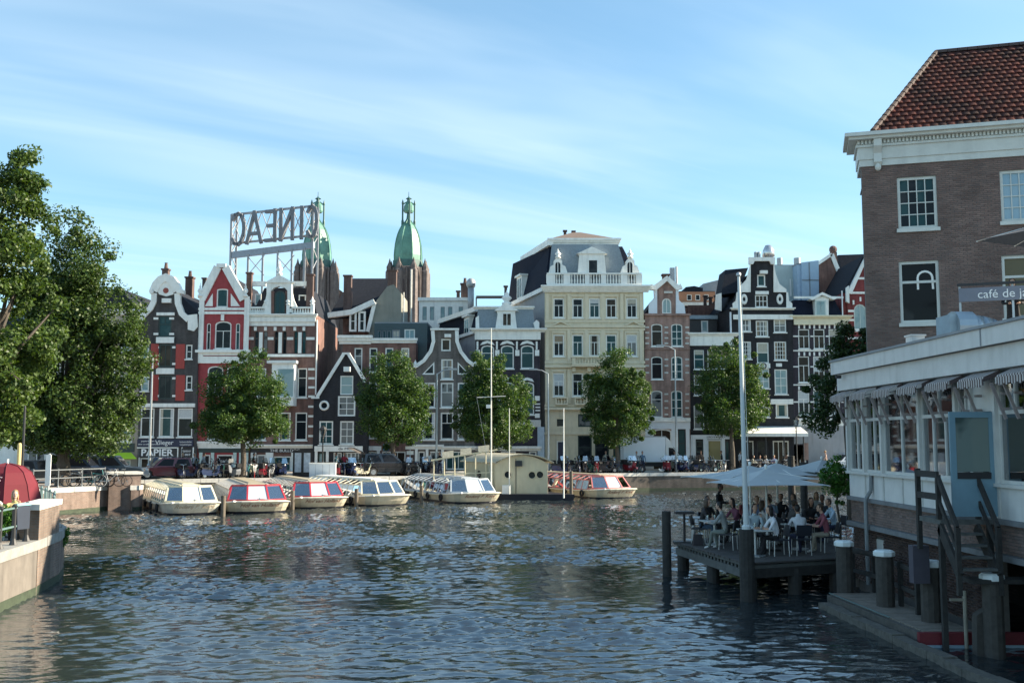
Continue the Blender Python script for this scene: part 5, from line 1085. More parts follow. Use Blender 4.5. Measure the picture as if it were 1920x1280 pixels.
# glazing bays
bays = []; x = .0; px_posts = [1571, 1597, 1613, 1632, 1683, 1737, 1744]; 
postx = [h.p(q, 830)[0] - h.C.x for q in px_posts]
def pbay(x0, x1, split=1, glass=None, curtain=False):
    w = MB(); zt, zb, ztr = 5.45, 3.33, 4.72; f = .07; X = h.C.x; Y = h.C.y
    for a, b, c, d in ((x0, zb, x0 + f, zt), (x1 - f, zb, x1, zt), (x0 + f, zb, x1 - f, zb + f), (x0 + f, zt - f, x1 - f, zt), (x0 + f, ztr, x1 - f, ztr + .08)): w.box(X + a, Y + .02, b, X + c, Y + .12, d)
    for i in range(1, split): xm = x0 + (x1 - x0) * i / split; w.box(X + xm - .03, Y + .025, zb + f, X + xm + .03, Y + .115, ztr)
    xm = (x0 + x1) / 2; w.box(X + xm - .03, Y + .025, ztr + .08, X + xm + .03, Y + .115, zt - f)
    o = w.build('window', PFR, h.r, world=True); g = glass or CLEAR('pavilion_glass', (.55, .6, .6), .9)
    for i in range(split):
        a = x0 + f + (x1 - x0 - 2 * f) * i / split; b = x0 + f + (x1 - x0 - 2 * f) * (i + 1) / split; unit_box('pane', g, o, X + a, Y + .06, zb + f, X + b, Y + .07, ztr)
    for i in range(2): a = x0 + f + (x1 - x0 - 2 * f) * i / 2; b = x0 + f + (x1 - x0 - 2 * f) * (i + 1) / 2; unit_box('pane', g, o, X + a, Y + .06, ztr + .08, X + b, Y + .07, zt - f)
    return o
pbay(.05, 1.25, 2); pbay(1.3, 2.55, 2); pbay(2.6, 4.95, 2); pbay(5.0, 6.9, 3)
xd0, xd1 = 7.72, 8.6                                   # door opening
pbay(6.95, 7.66, 1); pbay(8.75, 10.1, 1); pbay(10.15, 12.2, 2); pbay(12.25, 14.4, 2); pbay(14.45, 16.6, 2); pbay(16.65, 18.9, 2)
for x in (0, 1.25, 2.55, 4.95, 6.9, 7.64, 8.68, 10.1, 12.2, 14.4, 16.6): h.lbox(x - .035, -.06, 3.33, x + .085, .16, 5.5, 'post', PFR)
for x in (1.25, 2.55, 3.8, 4.95, 6.9, 8.68, 10.1, 12.2, 14.4): h.lbox(x - .02, -.03, 2.63, x + .06, .01, 3.25, 'batten', PFR)
h.lbox(0, 1.0, 1.85, PL, 1.02, 5.6, 'curtain_wall', M('dim_interior', (.26, .235, .19), .9, .5, 1.5))
CUR = M('cream_curtain', (.55, .53, .46), .9, .15, 6)
for x0, x1 in ((2.75, 3.7), (5.15, 5.7), (6.1, 6.7), (1.5, 2.3), (.2, .6), (10.4, 11.1), (4.4, 4.8), (9.0, 9.5)):
    cu = MB()
    for i in range(9): a = x0 + (x1 - x0) * i / 9; cu.box(h.C.x + a, h.C.y + .3 + .04 * (i % 2), 3.35, h.C.x + a + (x1 - x0) / 9 * .98, h.C.y + .34 + .04 * (i % 2), 5.4)
    cu.build('curtain', CUR, h.r, world=True)
# open door leaf standing out from the wall
dl = h.lbox(xd1 + .02, -.95, 2.66, xd1 + .07, -.02, 3.42, 'door', LB)
for a in ((-.95, 3.42, -.83, 4.78), (-.14, 3.42, -.02, 4.78), (-.83, 4.66, -.14, 4.78)): MB().box(h.C.x + xd1 + .02, h.C.y + a[0], a[1], h.C.x + xd1 + .07, h.C.y + a[2], a[3]).build('door_frame', LB, dl, world=True)
unit_box('door_pane', GLASS('door_pane_glass', (.06, .09, .085), .05, curtain=.6, ccol=(.30, .36, .33)), dl, h.C.x + xd1 + .04, h.C.y - .83, 3.56, h.C.x + xd1 + .05, h.C.y - .14, 4.66); unit_box('door_rail', BLACKP, dl, h.C.x + xd1 + .03, h.C.y - .83, 3.42, h.C.x + xd1 + .09, h.C.y - .14, 3.55)
h.lbox(xd0, .02, 4.8, xd1 + .06, .12, 5.45, 'transom', PFR)
# striped awnings rolled under the fascia and their folding arms
def stripes():
    m = bpy.data.materials.new('striped_cloth'); n, l = nodes_of(m); b = n['Principled BSDF']; b.inputs['Roughness'].default_value = .9
    g = n.new('ShaderNodeNewGeometry'); s = n.new('ShaderNodeSeparateXYZ'); l.new(g.outputs['Position'], s.inputs[0])
    a = n.new('ShaderNodeMath'); a.operation = 'SINE'; ml = n.new('ShaderNodeMath'); ml.operation = 'MULTIPLY'; ml.inputs[1].default_value = 62; l.new(s.outputs[1], ml.inputs[0]); l.new(ml.outputs[0], a.inputs[0])
    gt = n.new('ShaderNodeMath'); gt.operation = 'GREATER_THAN'; gt.inputs[1].default_value = 0; l.new(a.outputs[0], gt.inputs[0])
    mx = n.new('ShaderNodeMix'); mx.data_type = 'RGBA'; l.new(gt.outputs[0], mx.inputs[0]); mx.inputs[6].default_value = (.09, .065, .065, 1); mx.inputs[7].default_value = (.5, .47, .45, 1); l.new(mx.outputs[2], b.inputs['Base Color']); return m
STR = stripes(); STR2 = M('awning_side', (.30, .26, .25), .9, .15, 8)
for i in range(9):
    x0 = .05 + i * 1.62; x1 = x0 + 1.12
    aw = MB(); X = h.C.x; Y = h.C.y
    for j in range(9):                                         # scalloped folds
        a = x0 + (x1 - x0) * j / 9; b = x0 + (x1 - x0) * (j + 1) / 9; dz = .03 * (j % 2)
        aw.hexa([(X + a, Y - .50, 5.38 - dz), (X + b, Y - .50, 5.38 - dz), (X + b, Y - .16, 5.48), (X + a, Y - .16, 5.48)], [(X + a, Y - .48, 5.46), (X + b, Y - .48, 5.46), (X + b, Y - .16, 5.60), (X + a, Y - .16, 5.60)])
        aw.box(X + a + .004, Y - .52, 5.29 - dz, X + b - .004, Y - .502, 5.42)
    aw.build('awning', STR, h.r, world=True)
    for x in (x0, x1):
        MB().bar((X + x, Y - .36, 5.34), (X + x, Y - .08, 4.62), .04, .06).build('awning_arm', STR2, h.r, world=True)
        for k in range(2): MB().box(X + x - .02, Y - .16, 5.1 - k * .3, X + x + .04, Y - .02, 5.15 - k * .3).build('awning_bracket', STR2, h.r, world=True)
xp = h.p(1637, 900)[0] - h.C.x
MB().tube([h.L(xp, -.05, 3.3), h.L(xp, -.07, 2.85), h.L(xp - .06, -.2, 2.6), h.L(xp - .06, -.2, .35)], .055, 8).build('drainpipe', M('pipe_grey', (.2, .22, .23), .5), h.r, world=True)
MB().box(*h.L(.5, -.36, 5.95), *h.L(.62, -.5, 6.03)).build('camera_box', BLACKP, h.r, world=True)
# roof terrace: sign board, duct, boxes
sgn = empty('terrace_sign', (0, 0, ZF[2] + .06), label='grey board with white cafe lettering above the pavilion roof', cat='sign')
a = at(1797, 532, 25.5); b = at(1960, 524, 24.8); t_ = (b - a); t_.z = 0; t_.normalize(); ang = math.atan2(t_.y, t_.x); sgn.location = (a.x, a.y, ZF[2] + .06); sgn.rotation_euler = (0, 0, ang)
z1 = a.z - sgn.location.z; z0 = at(1797, 566, 25.5).z - sgn.location.z; Lb = (b - a).length + 1.6
MB().box(0, 0, z0, Lb, .05, z1 - .12).build('board', M('board_grey', (.17, .18, .22), .5, .1), sgn); MB().box(-.03, -.02, z1 - .06, Lb, .07, z1).build('rail', BLACKP, sgn)
for x in (0, 1.2, 2.4, 3.4): MB().box(x, .055, 0, x + .05, .1, z1 - .062).build('post', METAL, sgn)
text_mesh('café de jaren', .30, SIGNW, 'lettering', sgn, face_cam(.42, -.012, (z0 + z1) / 2 - .07), depth=.006, align='LEFT')
du = empty('ventilation_duct', (*at(1800, 600, 24.6)[:2], ZF[2] + .06), label='fat silver ventilation duct elbow on the pavilion roof', cat='duct')
du.scale = (1.45, 1.4, 1.15)
DUCT = M('duct_steel', (.3, .36, .40), .35, .08, 2, metal=.5)
MB().box(-.2, -.1, -.02, -.08, .5, .62).build('panel', M('pale_blue_panel', (.25, .33, .38), .5), du); MB().cyl((-.1, .1, .36), (.2, .1, .36), .34, n=16).build('collar', DUCT, du, smooth=False)
el = MB(); pr = [(.2 + .5 * math.sin(t) , .1, -.02 + .38 * math.cos(t) + .0) for t in [i * math.pi / 2 / 6 for i in range(7)]]
el.tube(pr, .27, 14); MB_ = el.build('elbow', DUCT, du, smooth=True); MB().cyl((.45, -.05, .2), (.95, -.35, .12), .22, .24, 14).build('outlet', DUCT, du)
bx_ = at(1722, 640, 26.2); o = MB().box(bx_.x - .17, 26.2, ZF[2] + .055, bx_.x + .17, 26.6, ZF[2] + .42).box(bx_.x - .2, 26.17, ZF[2] + .42, bx_.x + .2, 26.63, ZF[2] + .46).build('roof_box', PWHITE, world=True); tag(o, 'small pale box near the edge of the pavilion roof', 'box')
bx_ = at(1768, 630, 25.6); o = MB().box(bx_.x - .5, 25.6, ZF[2] + .055, bx_.x + .35, 26.4, ZF[2] + .2).box(bx_.x - .4, 25.7, ZF[2] + .2, bx_.x + .25, 26.3, ZF[2] + .3).build('roof_hatch', LEAD, world=True); tag(o, 'flat grey roof hatch beside the duct', 'hatch')
# ---- parasols
def parasol(name, label, c, half, ze, za, zf, cloth, pole=WHITE, sides=4, rz=0., group=None, pole_r=.03, val=.0, base=True):
    r = empty(name, (c[0], c[1], zf), rz, label, 'parasol', group); n = sides * 2; top = za - zf; ed = ze - zf
    P = []
    for i in range(sides):
        a = 2 * math.pi * (i + .5) / sides; b = 2 * math.pi * (i + 1) / sides; rr = half / math.cos(math.pi / sides)
        P.append(Vector((rr * math.cos(a), rr * math.sin(a), ed))); P.append(Vector((half * math.cos(b) * .985, half * math.sin(b) * .985, ed + .02)))
    for i in range(n):
        p, q = P[i], P[(i + 1) % n]; t = Vector((0, 0, top)); mid = lambda v, k: t + (v - t) * k + Vector((0, 0, -.05 * math.sin(k * math.pi) * half))
        mb = MB(); ks = (0.03, .35, .7, 1.); ring = [[mid(p, k), mid(q, k)] for k in ks]; vs = [v for rr in ring for v in rr]
        mb.add(vs + [v - Vector((0, 0, .012)) for v in vs], [(2 * j, 2 * j + 1, 2 * j + 3, 2 * j + 2) for j in range(3)] + [(8 + 2 * j, 8 + 2 * j + 2, 8 + 2 * j + 3, 8 + 2 * j + 1) for j in range(3)] + [(6, 7, 15, 14), (0, 2, 10, 8), (2, 4, 12, 10), (4, 6, 14, 12), (1, 9, 11, 3), (3, 11, 13, 5), (5, 13, 15, 7)])
        if val: mb.add([p, q, q - Vector((0, 0, val)), p - Vector((0, 0, val))], [(0, 1, 2, 3)])
        o = mb.build('canopy_panel', cloth, r)
        MB().cyl(t - Vector((0, 0, .12)), p - Vector((0, 0, .03)), .012, n=5).build('rib', pole, r)
    MB().cyl((0, 0, .02), (0, 0, top + .04), pole_r, n=10).build('pole', pole, r); MB().ball((0, 0, top + .06), .05, .05, .07).build('finial', pole, r)
    if base: MB().box(-.3, -.3, 0, .3, .3, .07).build('base', IRON, r)
    return r
DZ = .94; SAILC = M('blue_grey_canvas', (.43, .47, .48), .85, .06, 3)
parasol('parasol', 'pale blue grey square parasol over the front terrace tables', (7.6, 30.9), 1.38, 2.91, 3.36, DZ, SAILC, rz=R(8), group='parasols on the wooden terrace')
parasol('parasol', 'wide blue grey parasol behind, reaching out over the water side', (8.0, 34.7), 1.75, 2.95, 3.36, DZ, SAILC, rz=R(14), group='parasols on the wooden terrace')
parasol('parasol', 'blue grey parasol at the rear beside the dark mooring piles', (9.6, 37.4), 1.75, 2.98, 3.38, DZ, SAILC, rz=R(5), group='parasols on the wooden terrace')
parasol('parasol', 'tall blue grey parasol at the terrace end by the green shrub', (11.3, 37.6), 1.3, 3.1, 3.5, DZ, SAILC, rz=R(20), group='parasols on the wooden terrace')
parasol('parasol', 'dark grey parasol on the pavilion roof before the brick wall', (14.15, 25.6), 1.55, 9.35, 10.0, ZF[2] + .06, M('dark_grey_canvas', (.05, .06, .075), .85, .06, 3), rz=R(30), sides=4)
# ---- terrace deck on piles
F_, R_c, BR_, BL_ = Vector((6.25, 27.8)), Vector((9.25, 29.1)), Vector((12.0, 39.6)), Vector((5.2, 33.7))
WOODW = M('weathered_deck', (.075, .07, .066), .85, .3, 5, bump=.4); WOODD = M('dark_pile', (.03, .029, .027), .8, .4, 6, bump=.5); BEAM = M('grey_beam', (.10, .105, .10), .85, .3, 4, bump=.4)
deck = empty('terrace_deck', (7.2, 33, 0), label='weathered wooden terrace deck on piles over the canal', cat='deck')
N = 58
for i in range(N):
    t0, t1 = i / N, (i + .94) / N; a, b, c, d = F_.lerp(BL_, t0), R_c.lerp(BR_, t0), R_c.lerp(BR_, t1), F_.lerp(BL_, t1); e = random.uniform(-.02, .02); a = a + Vector((e, 0)); d = d + Vector((e, 0)); z = DZ + random.uniform(-.003, .003)
    MB().hexa([(v.x, v.y, DZ - .045) for v in (a, b, c, d)], [(v.x, v.y, z) for v in (a, b, c, d)]).build('plank', WOODW, deck, world=True)
def V3(v, z): return Vector((v.x, v.y, z))
def ins(t, s): return F_.lerp(BL_, t).lerp(R_c.lerp(BR_, t), s)
MB().bar(V3(ins(0, .03), .62), V3(ins(1, .03), .62), .14, .22).build('edge_beam', BEAM, deck, world=True); MB().bar(V3(ins(.012, 0), .64), V3(ins(.012, 1), .64), .14, .24).build('edge_beam', WOODD, deck, world=True); MB().bar(V3(ins(.5, .5), .6), V3(ins(.0, .5), .6), .16, .2).build('edge_beam', WOODD, deck, world=True)
MB().bar(V3(ins(0, .015), .865), V3(ins(1, .015), .865), .06, .06).build('edge_rail', BEAM, deck, world=True)
for i in range(22): t = .015 + i * .045; MB().bar(V3(ins(t, .02), .79), V3(ins(t, .97), .79), .07, .15).build('joist', BEAM, deck, world=True)
for t in (.02, .5, .97):
    for s in (.05, .5, .93): q = ins(t, s); MB().cyl((q.x, q.y, -2.3), (q.x, q.y, .52), .19, n=12).build('pile', WOODD, deck, world=True)
def pile(name, label, x, y, z1, r, cap=None, group=None, mat=None, sq=False):
    o = empty(name, (x, y, -2.3), label=label, cat='post', group=group)
    sh = MB(); n = 8 if sq else 12; sh.lathe([(r * 1.04, 0), (r, 2.3), (r * .98, z1 + 2.3)], (0, 0, 0), n, a0=.4); sh.build('shaft', mat or WOODD, o)
    if cap: MB().lathe([(r * 1.12, 0), (r * 1.16, .02), (r * 1.16, .1), (r * .9, .14)], (0, 0, z1 + 2.3), 8, a0=.4).build('cap', cap, o)
    return o
pile('mooring_post', 'free standing dark mooring post left of the terrace', 4.81, 32.3, 2.0, .14)
fp_post = pile('flagpole_post', 'thick dark corner pile of the terrace carrying the flagpole', 6.2, 27.45, 1.86, .2)
CAPW = M('cap_white', (.72, .78, .78), .5, .05, 3)
fl = empty('flagpole', (6.2, 27.45, 1.86), label='tall white flagpole on the terrace corner pile', cat='flagpole')
MB().lathe([(.12, 0), (.12, .08), (.075, .12), (.068, 1.2), (.048, 5.4), (.036, 6.75)], (0, 0, 0), 12).build('pole', M('flagpole_white', (.52, .57, .58), .4, .06), fl, smooth=False); MB().ball((0, 0, 6.8), .07).build('truck', METAL, fl)
MB().tube([(.1, -.06, .3), (.075, -.06, 3.5), (.05, -.05, 6.6)], .008, 4).build('halyard', WHITE, fl)
fl.rotation_euler = (0, R(-.5), 0)
pile('mooring_post', 'dark tall mooring pile beyond the terrace, left one of the pair', at(1484, 900, 43).x, 43, 3.55, .15, group='pair of dark mooring piles behind the parasols'); pile('mooring_post', 'dark tall mooring pile beyond the terrace, nearer the green shrub', at(1507, 900, 42).x, 42, 3.3, .15, group='pair of dark mooring piles behind the parasols')
# ---- dock with capped bollards below the pavilion
dock = empty('dock', (8.9, 24, 0), label='low wooden dock with red painted end below the pavilion', cat='dock')
DK = M('dock_boards', (.20, .175, .145), .85, .3, 5, bump=.4); ED = M('dock_edge', (.09, .085, .075), .9, .35, 5, bump=.5); DRED = M('dock_red', (.16, .018, .026), .6, .2, 4)
def dx(y): return 8.42 - .06 * (y - 21.4)
y = 21.5; i = 0
while y < 26.6: MB().box(dx(y) + .04, y, .26, 9.5 - .0219 * (y - 22), y + .15, .305 + random.uniform(-.004, .004)).build('plank', DK, dock, world=True); y += .158
MB().box(8.3, 21.32, .06, 12.8, 21.46, .3).build('red_end_board', DRED, dock, world=True); MB().box(8.3, 21.30, .0, 12.8, 21.45, .058).build('blue_trim', M('trim_pale_blue', (.3, .42, .5), .5), dock, world=True); MB().box(8.35, 21.36, -1, 12.8, 21.5, -.01).build('end_beam', ED, dock, world=True)
MB().bar((dx(26.6), 26.6, .18), (dx(21.4), 21.4, .18), .16, .2).build('side_beam', ED, dock, world=True); MB().bar((dx(26.6) - .02, 26.6, .33), (dx(23.) - .02, 23., .33), .03, .02).build('edge_strip', GREENI, dock, world=True)
lg = empty('floating_log', (8.1, 21, -.1), label='long weathered floating log fender along the dock', cat='log')
P = [Vector((7.85 + .035 * i + .02 * math.sin(i * 1.7), 26.3 - i * .75, .02 + .015 * math.sin(i * 2.3))) for i in range(16)]
m_ = MB()
for i, (a, b) in enumerate(zip(P, P[1:])): m_.bar(a + Vector((0, 0, .012 * (i % 3))), b + Vector((0, 0, .012 * (i % 3))), .27 + .02 * (i % 2), .25)
m_.build('trunk', M('old_log', (.11, .105, .09), .9, .45, 7, bump=.8), lg, world=True)
for px, pyb, z, lab in ((1585, 1109, .3, 'at the far dock corner'), (1661, 1136, .3, 'second from the far dock corner'), (1747, 1165, .3, 'beside the red dock end'), (1866, 1231, 0., 'standing in the water before the stairs')):
    q = gnd(px, pyb, z); pile('bollard', 'thick grey wooden bollard with white cap ' + lab, q.x, q.y, 1.47, .215 if z else .2, CAPW, 'white capped dock bollards', M('bollard_wood', (.055, .05, .044), .85, .35, 6, bump=.5))
q = gnd(1835, 1228, 0.); o = MB().hexa([(q.x - .1, q.y - .1, -1), (q.x + .14, q.y - .1, -1), (q.x + .14, q.y + .12, -1), (q.x - .1, q.y + .12, -1)], [(q.x - .05, q.y - .1, .78), (q.x + .14, q.y - .1, .9), (q.x + .14, q.y + .12, .9), (q.x - .05, q.y + .12, .78)]).build('fender_post', MATS['bollard_wood'], world=True); tag(o, 'short slanted timber leaning on the bollard in the water', 'post')
# dock fence
fe = empty('dock_fence', (8.7, 24, .3), label='dark timber fence rails between the dock bollards', cat='fence')
pts = [gnd(1600, 1100, .3), gnd(1640, 1110, .3), gnd(1690, 1136, .3), gnd(1722, 1152, .3)]
for p in pts: MB().box(p.x - .05, p.y - .05, .3, p.x + .05, p.y + .05, 1.35).build('post', WOODD, fe, world=True)
for a, b in zip(pts, pts[1:]):
    for z in (.75, 1.25): MB().bar((a.x, a.y, z), (b.x, b.y, z), .05, .1).build('rail', WOODD, fe, world=True)
a, b = pts[0], Vector((9.35, 25.6, 0)); 
for z in (.75, 1.3): MB().bar((a.x, a.y, z), (b.x, b.y, z), .05, .1).build('rail', WOODD, fe, world=True)
# stairs from the blue door down to the dock
SY = .85
st = empty('outdoor_stairs', (9.0, 20.3 + SY, .3), label='dark timber stairs with handrails under the blue door', cat='stairs')
xw = 9.86; xl = 8.7
MB().box(xl, 20.2 + SY, 2.5, xw - .02, 21.35 + SY, 2.6).build('landing', BEAM, st, world=True)
xs = 9.5
for x in (xl + .05, xw - .12):
    for yy in (20.3 + SY,): MB().box(x - .05, yy - .05, -.6, x + .05, yy + .05, 2.5).build('landing_post', WOODD, st, world=True)
for i in range(4): z = 2.3 - i * .21; yy = 20.1 + SY - i * .2; MB().box(xl + .06, yy - .13, z, xs - .06, yy + .1, z + .045).build('step', BEAM, st, world=True)
for x in (xl + .03, xs - .03): MB().bar((x, 20.3 + SY, 2.45), (x, 19.42 + SY, 1.55), .06, .24).build('stringer', WOODD, st, world=True)
for x in (xl, xs):
    MB().bar((x, 20.25 + SY, 3.45), (x, 19.42 + SY, 2.5), .07, .1).build('handrail', WOODD, st, world=True); MB().bar((x, 20.25 + SY, 3.0), (x, 19.42 + SY, 2.05), .05, .08).build('handrail', WOODD, st, world=True)
    for yy, zb, zt_ in ((20.25 + SY, 2.6, 3.5), (19.42 + SY, 1.2, 2.5)): MB().box(x - .045, yy - .045, zb, x + .045, yy + .045, zt_).build('baluster_post', WOODD, st, world=True)
for z in (3.5, 3.05): MB().bar((xl, 21.3 + SY, z), (xl, 20.25 + SY, z), .06, .13).build('handrail', WOODD, st, world=True)
MB().box(xl + .25, 19.4 + SY, 1.42, 11.4, 19.95 + SY, 1.5).build('lower_platform', WOODD, st, world=True)
MB().box(xl - .03, 21.28 + SY, 1.9, xl + .06, 21.38 + SY, 3.6).build('newel', WOODD, st, world=True)
MB().box(xl - .1, 22.3, 1.15, xl + .25, 22.55, 1.95).build('pillar', M('plum_paint', (.07, .065, .085), .7), st, world=True)
mp_ = gnd(1790, 1178, .3); o = MB().cyl((mp_.x, 21.25, -.05), (mp_.x, 21.25, 1.15), .04, n=8).box(mp_.x - .3, 21.22, .95, mp_.x, 21.27, 1.0).build('mooring_pole', M('pale_pole', (.33, .3, .24), .7), world=True); tag(o, 'thin pale pole with cross arm at the red dock end', 'pole')
# ------------------------------------------------------------------ tour boats
HULLC = M('hull_cream', (.58, .525, .39), .35, .12, 1.5, coat=.3, stain=.35); HULLW = M('hull_ivory', (.62, .60, .51), .35, .1, 1.5, coat=.3, stain=.25)
BOATRED = M('boat_red', (.42, .03, .04), .3, .1, 2, coat=.5); BOATCR = M('boat_cream', (.66, .61, .45), .35, .1, 2, coat=.3); BOATGR = M('boat_grey', (.42, .46, .49), .35, .1, 2, coat=.3); TAN = M('boat_tan', (.36, .31, .22), .5, .15, 2)
BOATSD = M('boat_side_frame', (.42, .40, .36), .4, .1, 2); BGLASS = CLEAR('boat_glass', (.62, .68, .68), 1.1); SEATR = M('seat_maroon', (.13, .045, .035), .7, .2); SEATB = M('seat_timber', (.30, .17, .08), .6, .2, 4); BOOT = M('boot_black', (.012, .012, .02), .4, .2); SCRIPT = M('script_brown', (.22, .075, .04), .6, .1); MIDPANE = M('pale_mid_pane', (.42, .48, .55), .25, .06, 2); PSTX = M('pane_ink', (.25, .12, .2), .6)  # middle windscreen pane: opaque, glossy, pale blue grey
def boat(name, label, px, py, ang, trim, hull, roofm, title, L=14., mid=MIDPANE, beam=1., group='glass roofed tour boats moored at the quay', seat=SEATR, tmat=SCRIPT):
    side = trim if trim.name != 'boat_red' else BOATSD; q = gnd(px, py, 0.); r = empty(name, (q.x, q.y, 0), R(-(90 - ang)), label, 'tour boat', group)
    half = [(.0, .0), (-.02, .5), (-.10, 1.0), (-.30, 1.42), (-.75, 1.75), (-1.7, 1.92), (-4, 1.98), (-L + 2, 1.96), (-L + .4, 1.7), (-L, 1.2)]
    half = [(x, y * beam) for x, y in half]
    out = half + [(x, -y) for x, y in reversed(half[1:])]
    def zt(x): return .60 + .22 * max(0, 1 + x / 4.) ** 1.5
    n = len(out)
    def ring(sc_, sh, z): return [(x - sh * max(0, 1 + x / 2.5), y * sc_, zt(x) if z is None else z) for x, y in out]
    rs = [ring(.86, .75, -.45), ring(.90, .55, .12), ring(.95, .3, .38), ring(1., 0, None)]
    def loft(rings): 
        m = MB(); vs = [v for rr in rings for v in rr]; fs = [(j * n + i, j * n + (i + 1) % n, (j + 1) * n + (i + 1) % n, (j + 1) * n + i) for j in range(len(rings) - 1) for i in range(n)]; return m.add(vs, fs)
    loft(rs[1:]).build('hull', hull, r, smooth=False); loft([[(x, y * 1.004, z) for x, y, z in rs[0]], [(x, y * 1.004, z + .06) for x, y, z in rs[1]]]).build('boot_stripe', BOOT, r)
    rr = [(x + .05 * (1 if x > -1 else 0), y * 1.025, z) for x, y, z in rs[3]]
    loft([[(x, y, z - .06) for x, y, z in rr], rr, [(x, y * .95, z + .03) for x, y, z in rs[3]]]).build('rub_rail', HULLW, r)
    m = MB(); m.add([(x, y * .96, z + .01) for x, y, z in rs[3]], [tuple(range(n))]); m.build('deck', trim, r, fix=False)
    MB().box(-L + .8, -1.5, .05, -1.6, 1.5, .1).build('cabin_floor', TAN, r)
    # cabin
    b = beam; zb, zs, zr = .66, 1.46, 1.80; yb, ys, yr = 1.72 * b, 1.50 * b, .62 * b; x0, x1 = -2.3, -L + 1.6; nb = 11
    base = [(-1.55, 1.66 * b), (-.95, .62 * b), (-.95, -.62 * b), (-1.55, -1.66 * b)]; topp = [(-2.25, 1.38 * b), (-1.75, .52 * b), (-1.75, -.52 * b), (-2.25, -1.38 * b)]
    zbf, ztf = .80, 1.72
    fr = MB()
    for (p, t) in zip(base, topp): fr.bar((p[0], p[1], zbf), (t[0], t[1], ztf), .09, .09)
    for S, z, h_ in ((base, zbf, .14), (topp, ztf, .12)):
        for a, c in zip(S, S[1:]): fr.bar((a[0], a[1], z), (c[0], c[1], z), .1, h_)
    for s in (1, -1): fr.bar((-1.55, s * 1.66 * b, zbf), (x0, s * yb, zb + .05), .1, .14); fr.bar((-2.25, s * 1.38 * b, ztf), (x0, s * ys, zs), .08, .1)
    ws = fr.build('windscreen_frame', trim, r)
    for i in range(3):
        (a, c), (d, e) = (base[i], base[i + 1]), (topp[i], topp[i + 1]); o_ = .02
        P = [Vector((a[0], a[1], zbf)), Vector((c[0], c[1], zbf)), Vector((e[0], e[1], ztf)), Vector((d[0], d[1], ztf))]; nn = (P[1] - P[0]).cross(P[3] - P[0]).normalized() * .01
        m = MB().add([p + nn for p in P] + [p - nn for p in P], [(0, 1, 2, 3), (7, 6, 5, 4), (0, 4, 5, 1), (1, 5, 6, 2), (2, 6, 7, 3), (3, 7, 4, 0)])
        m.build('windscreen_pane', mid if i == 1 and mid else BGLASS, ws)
    for s in (1, -1):
        MB().add([(-1.55, s * 1.66 * b, zbf), (x0, s * yb, zb), (x0, s * ys, zs), (-2.25, s * 1.38 * b, ztf)], [(0, 1, 2, 3)]).build('quarter_pane', BGLASS, ws)
        fr = MB().bar((x0, s * yb, zb), (x1, s * yb, zb), .1, .12).bar((x0, s * ys, zs), (x1, s * ys, zs), .07, .08).bar((-2.2, s * yr, zr), (x1, s * yr, zr), .07, .07)
        fr.build('side_rail', side, r)
        m = MB(); m.add([(-1.5, s * 1.8 * b, zt(-1.5) + .01), (x1, s * 1.9 * b, .61), (x1, s * yb, zb), (-1.5, s * 1.66 * b, zb + .06)], [(0, 1, 2, 3)]); m.build('side_coaming', side, r)
        for i in range(nb):
            a = x0 + (x1 - x0) * i / nb; c = x0 + (x1 - x0) * (i + 1) / nb
            MB().add([(a, s * yb, zb), (c, s * yb, zb), (c, s * ys, zs), (a, s * ys, zs)], [(0, 1, 2, 3)]).build('side_pane', BGLASS, r, fix=False)
            MB().add([(a, s * ys, zs), (c, s * ys, zs), (c, s * yr, zr), (a, s * yr, zr)], [(0, 1, 2, 3)]).build('roof_pane', BGLASS, r, fix=False)
    for i in range(nb + 1):
        a = x0 + (x1 - x0) * i / nb; MB().tube([(a, -yb, zb), (a, -ys, zs), (a, -yr, zr), (a, yr, zr), (a, ys, zs), (a, yb, zb)], .035, 5).build('rib', side, r)
    MB().hexa([(x1, -yr, zr - .02), (-1.8, -.52 * b, zr - .06), (-1.8, .52 * b, zr - .06), (x1, yr, zr - .02)], [(x1, -yr * .96, zr + .05), (-2.0, -.5 * b, zr + .02), (-2.0, .5 * b, zr + .02), (x1, yr * .96, zr + .05)]).hexa([(x1, -.5 * b, zr + .05), (-2.6, -.45 * b, zr + .03), (-2.6, .45 * b, zr + .03), (x1, .5 * b, zr + .05)], [(x1, -.4 * b, zr + .1), (-2.9, -.35 * b, zr + .09), (-2.9, .35 * b, zr + .09), (x1, .4 * b, zr + .1)]).build('roof', roofm, r)
    MB().box(x1 - .1, -yb, .2, x1, yb, zs).build('cabin_back', TAN, r)
    for i in range(9):
        x = -3.2 - i * (L - 5.2) / 9
        for s in (1, -1): MB().box(x, s * .35, .1, x - .45, s * 1.45 * b, .5).box(x - .38, s * .35, .5, x - .5, s * 1.45 * b, 1.18).build('seat', seat, r)
    MB().box(-2.2, -1.2, .1, -2.5, .1, 1.0).build('dashboard', BLACKP, r)
    MB().cyl((-.3, 0, .82), (-.3, 0, 1.0), .035, n=8).box(-.34, -.12, .92, -.26, .12, .95).build('bow_cleat', CHROME, r); MB().cyl((-.25, -1.35 * b, .8), (-.12, -1.5 * b, .82), .06, n=8).build('fender', WHITE, r)
    r.scale = (.9, 1., .9)
    for k in range(4):
        for s in (1, -1): MB().torus((-2.6 - k * 2.7, s * 2.03 * beam, .4), .2, .08, 'y', 14, 6).build('tyre_fender', RUBBER, r)
    MB().tube([(-.3, 0, .95), (-.1, .9 * beam, .82), (-.4, 1.5 * beam, .8)], .02, 5).build('mooring_rope', STONE, r)
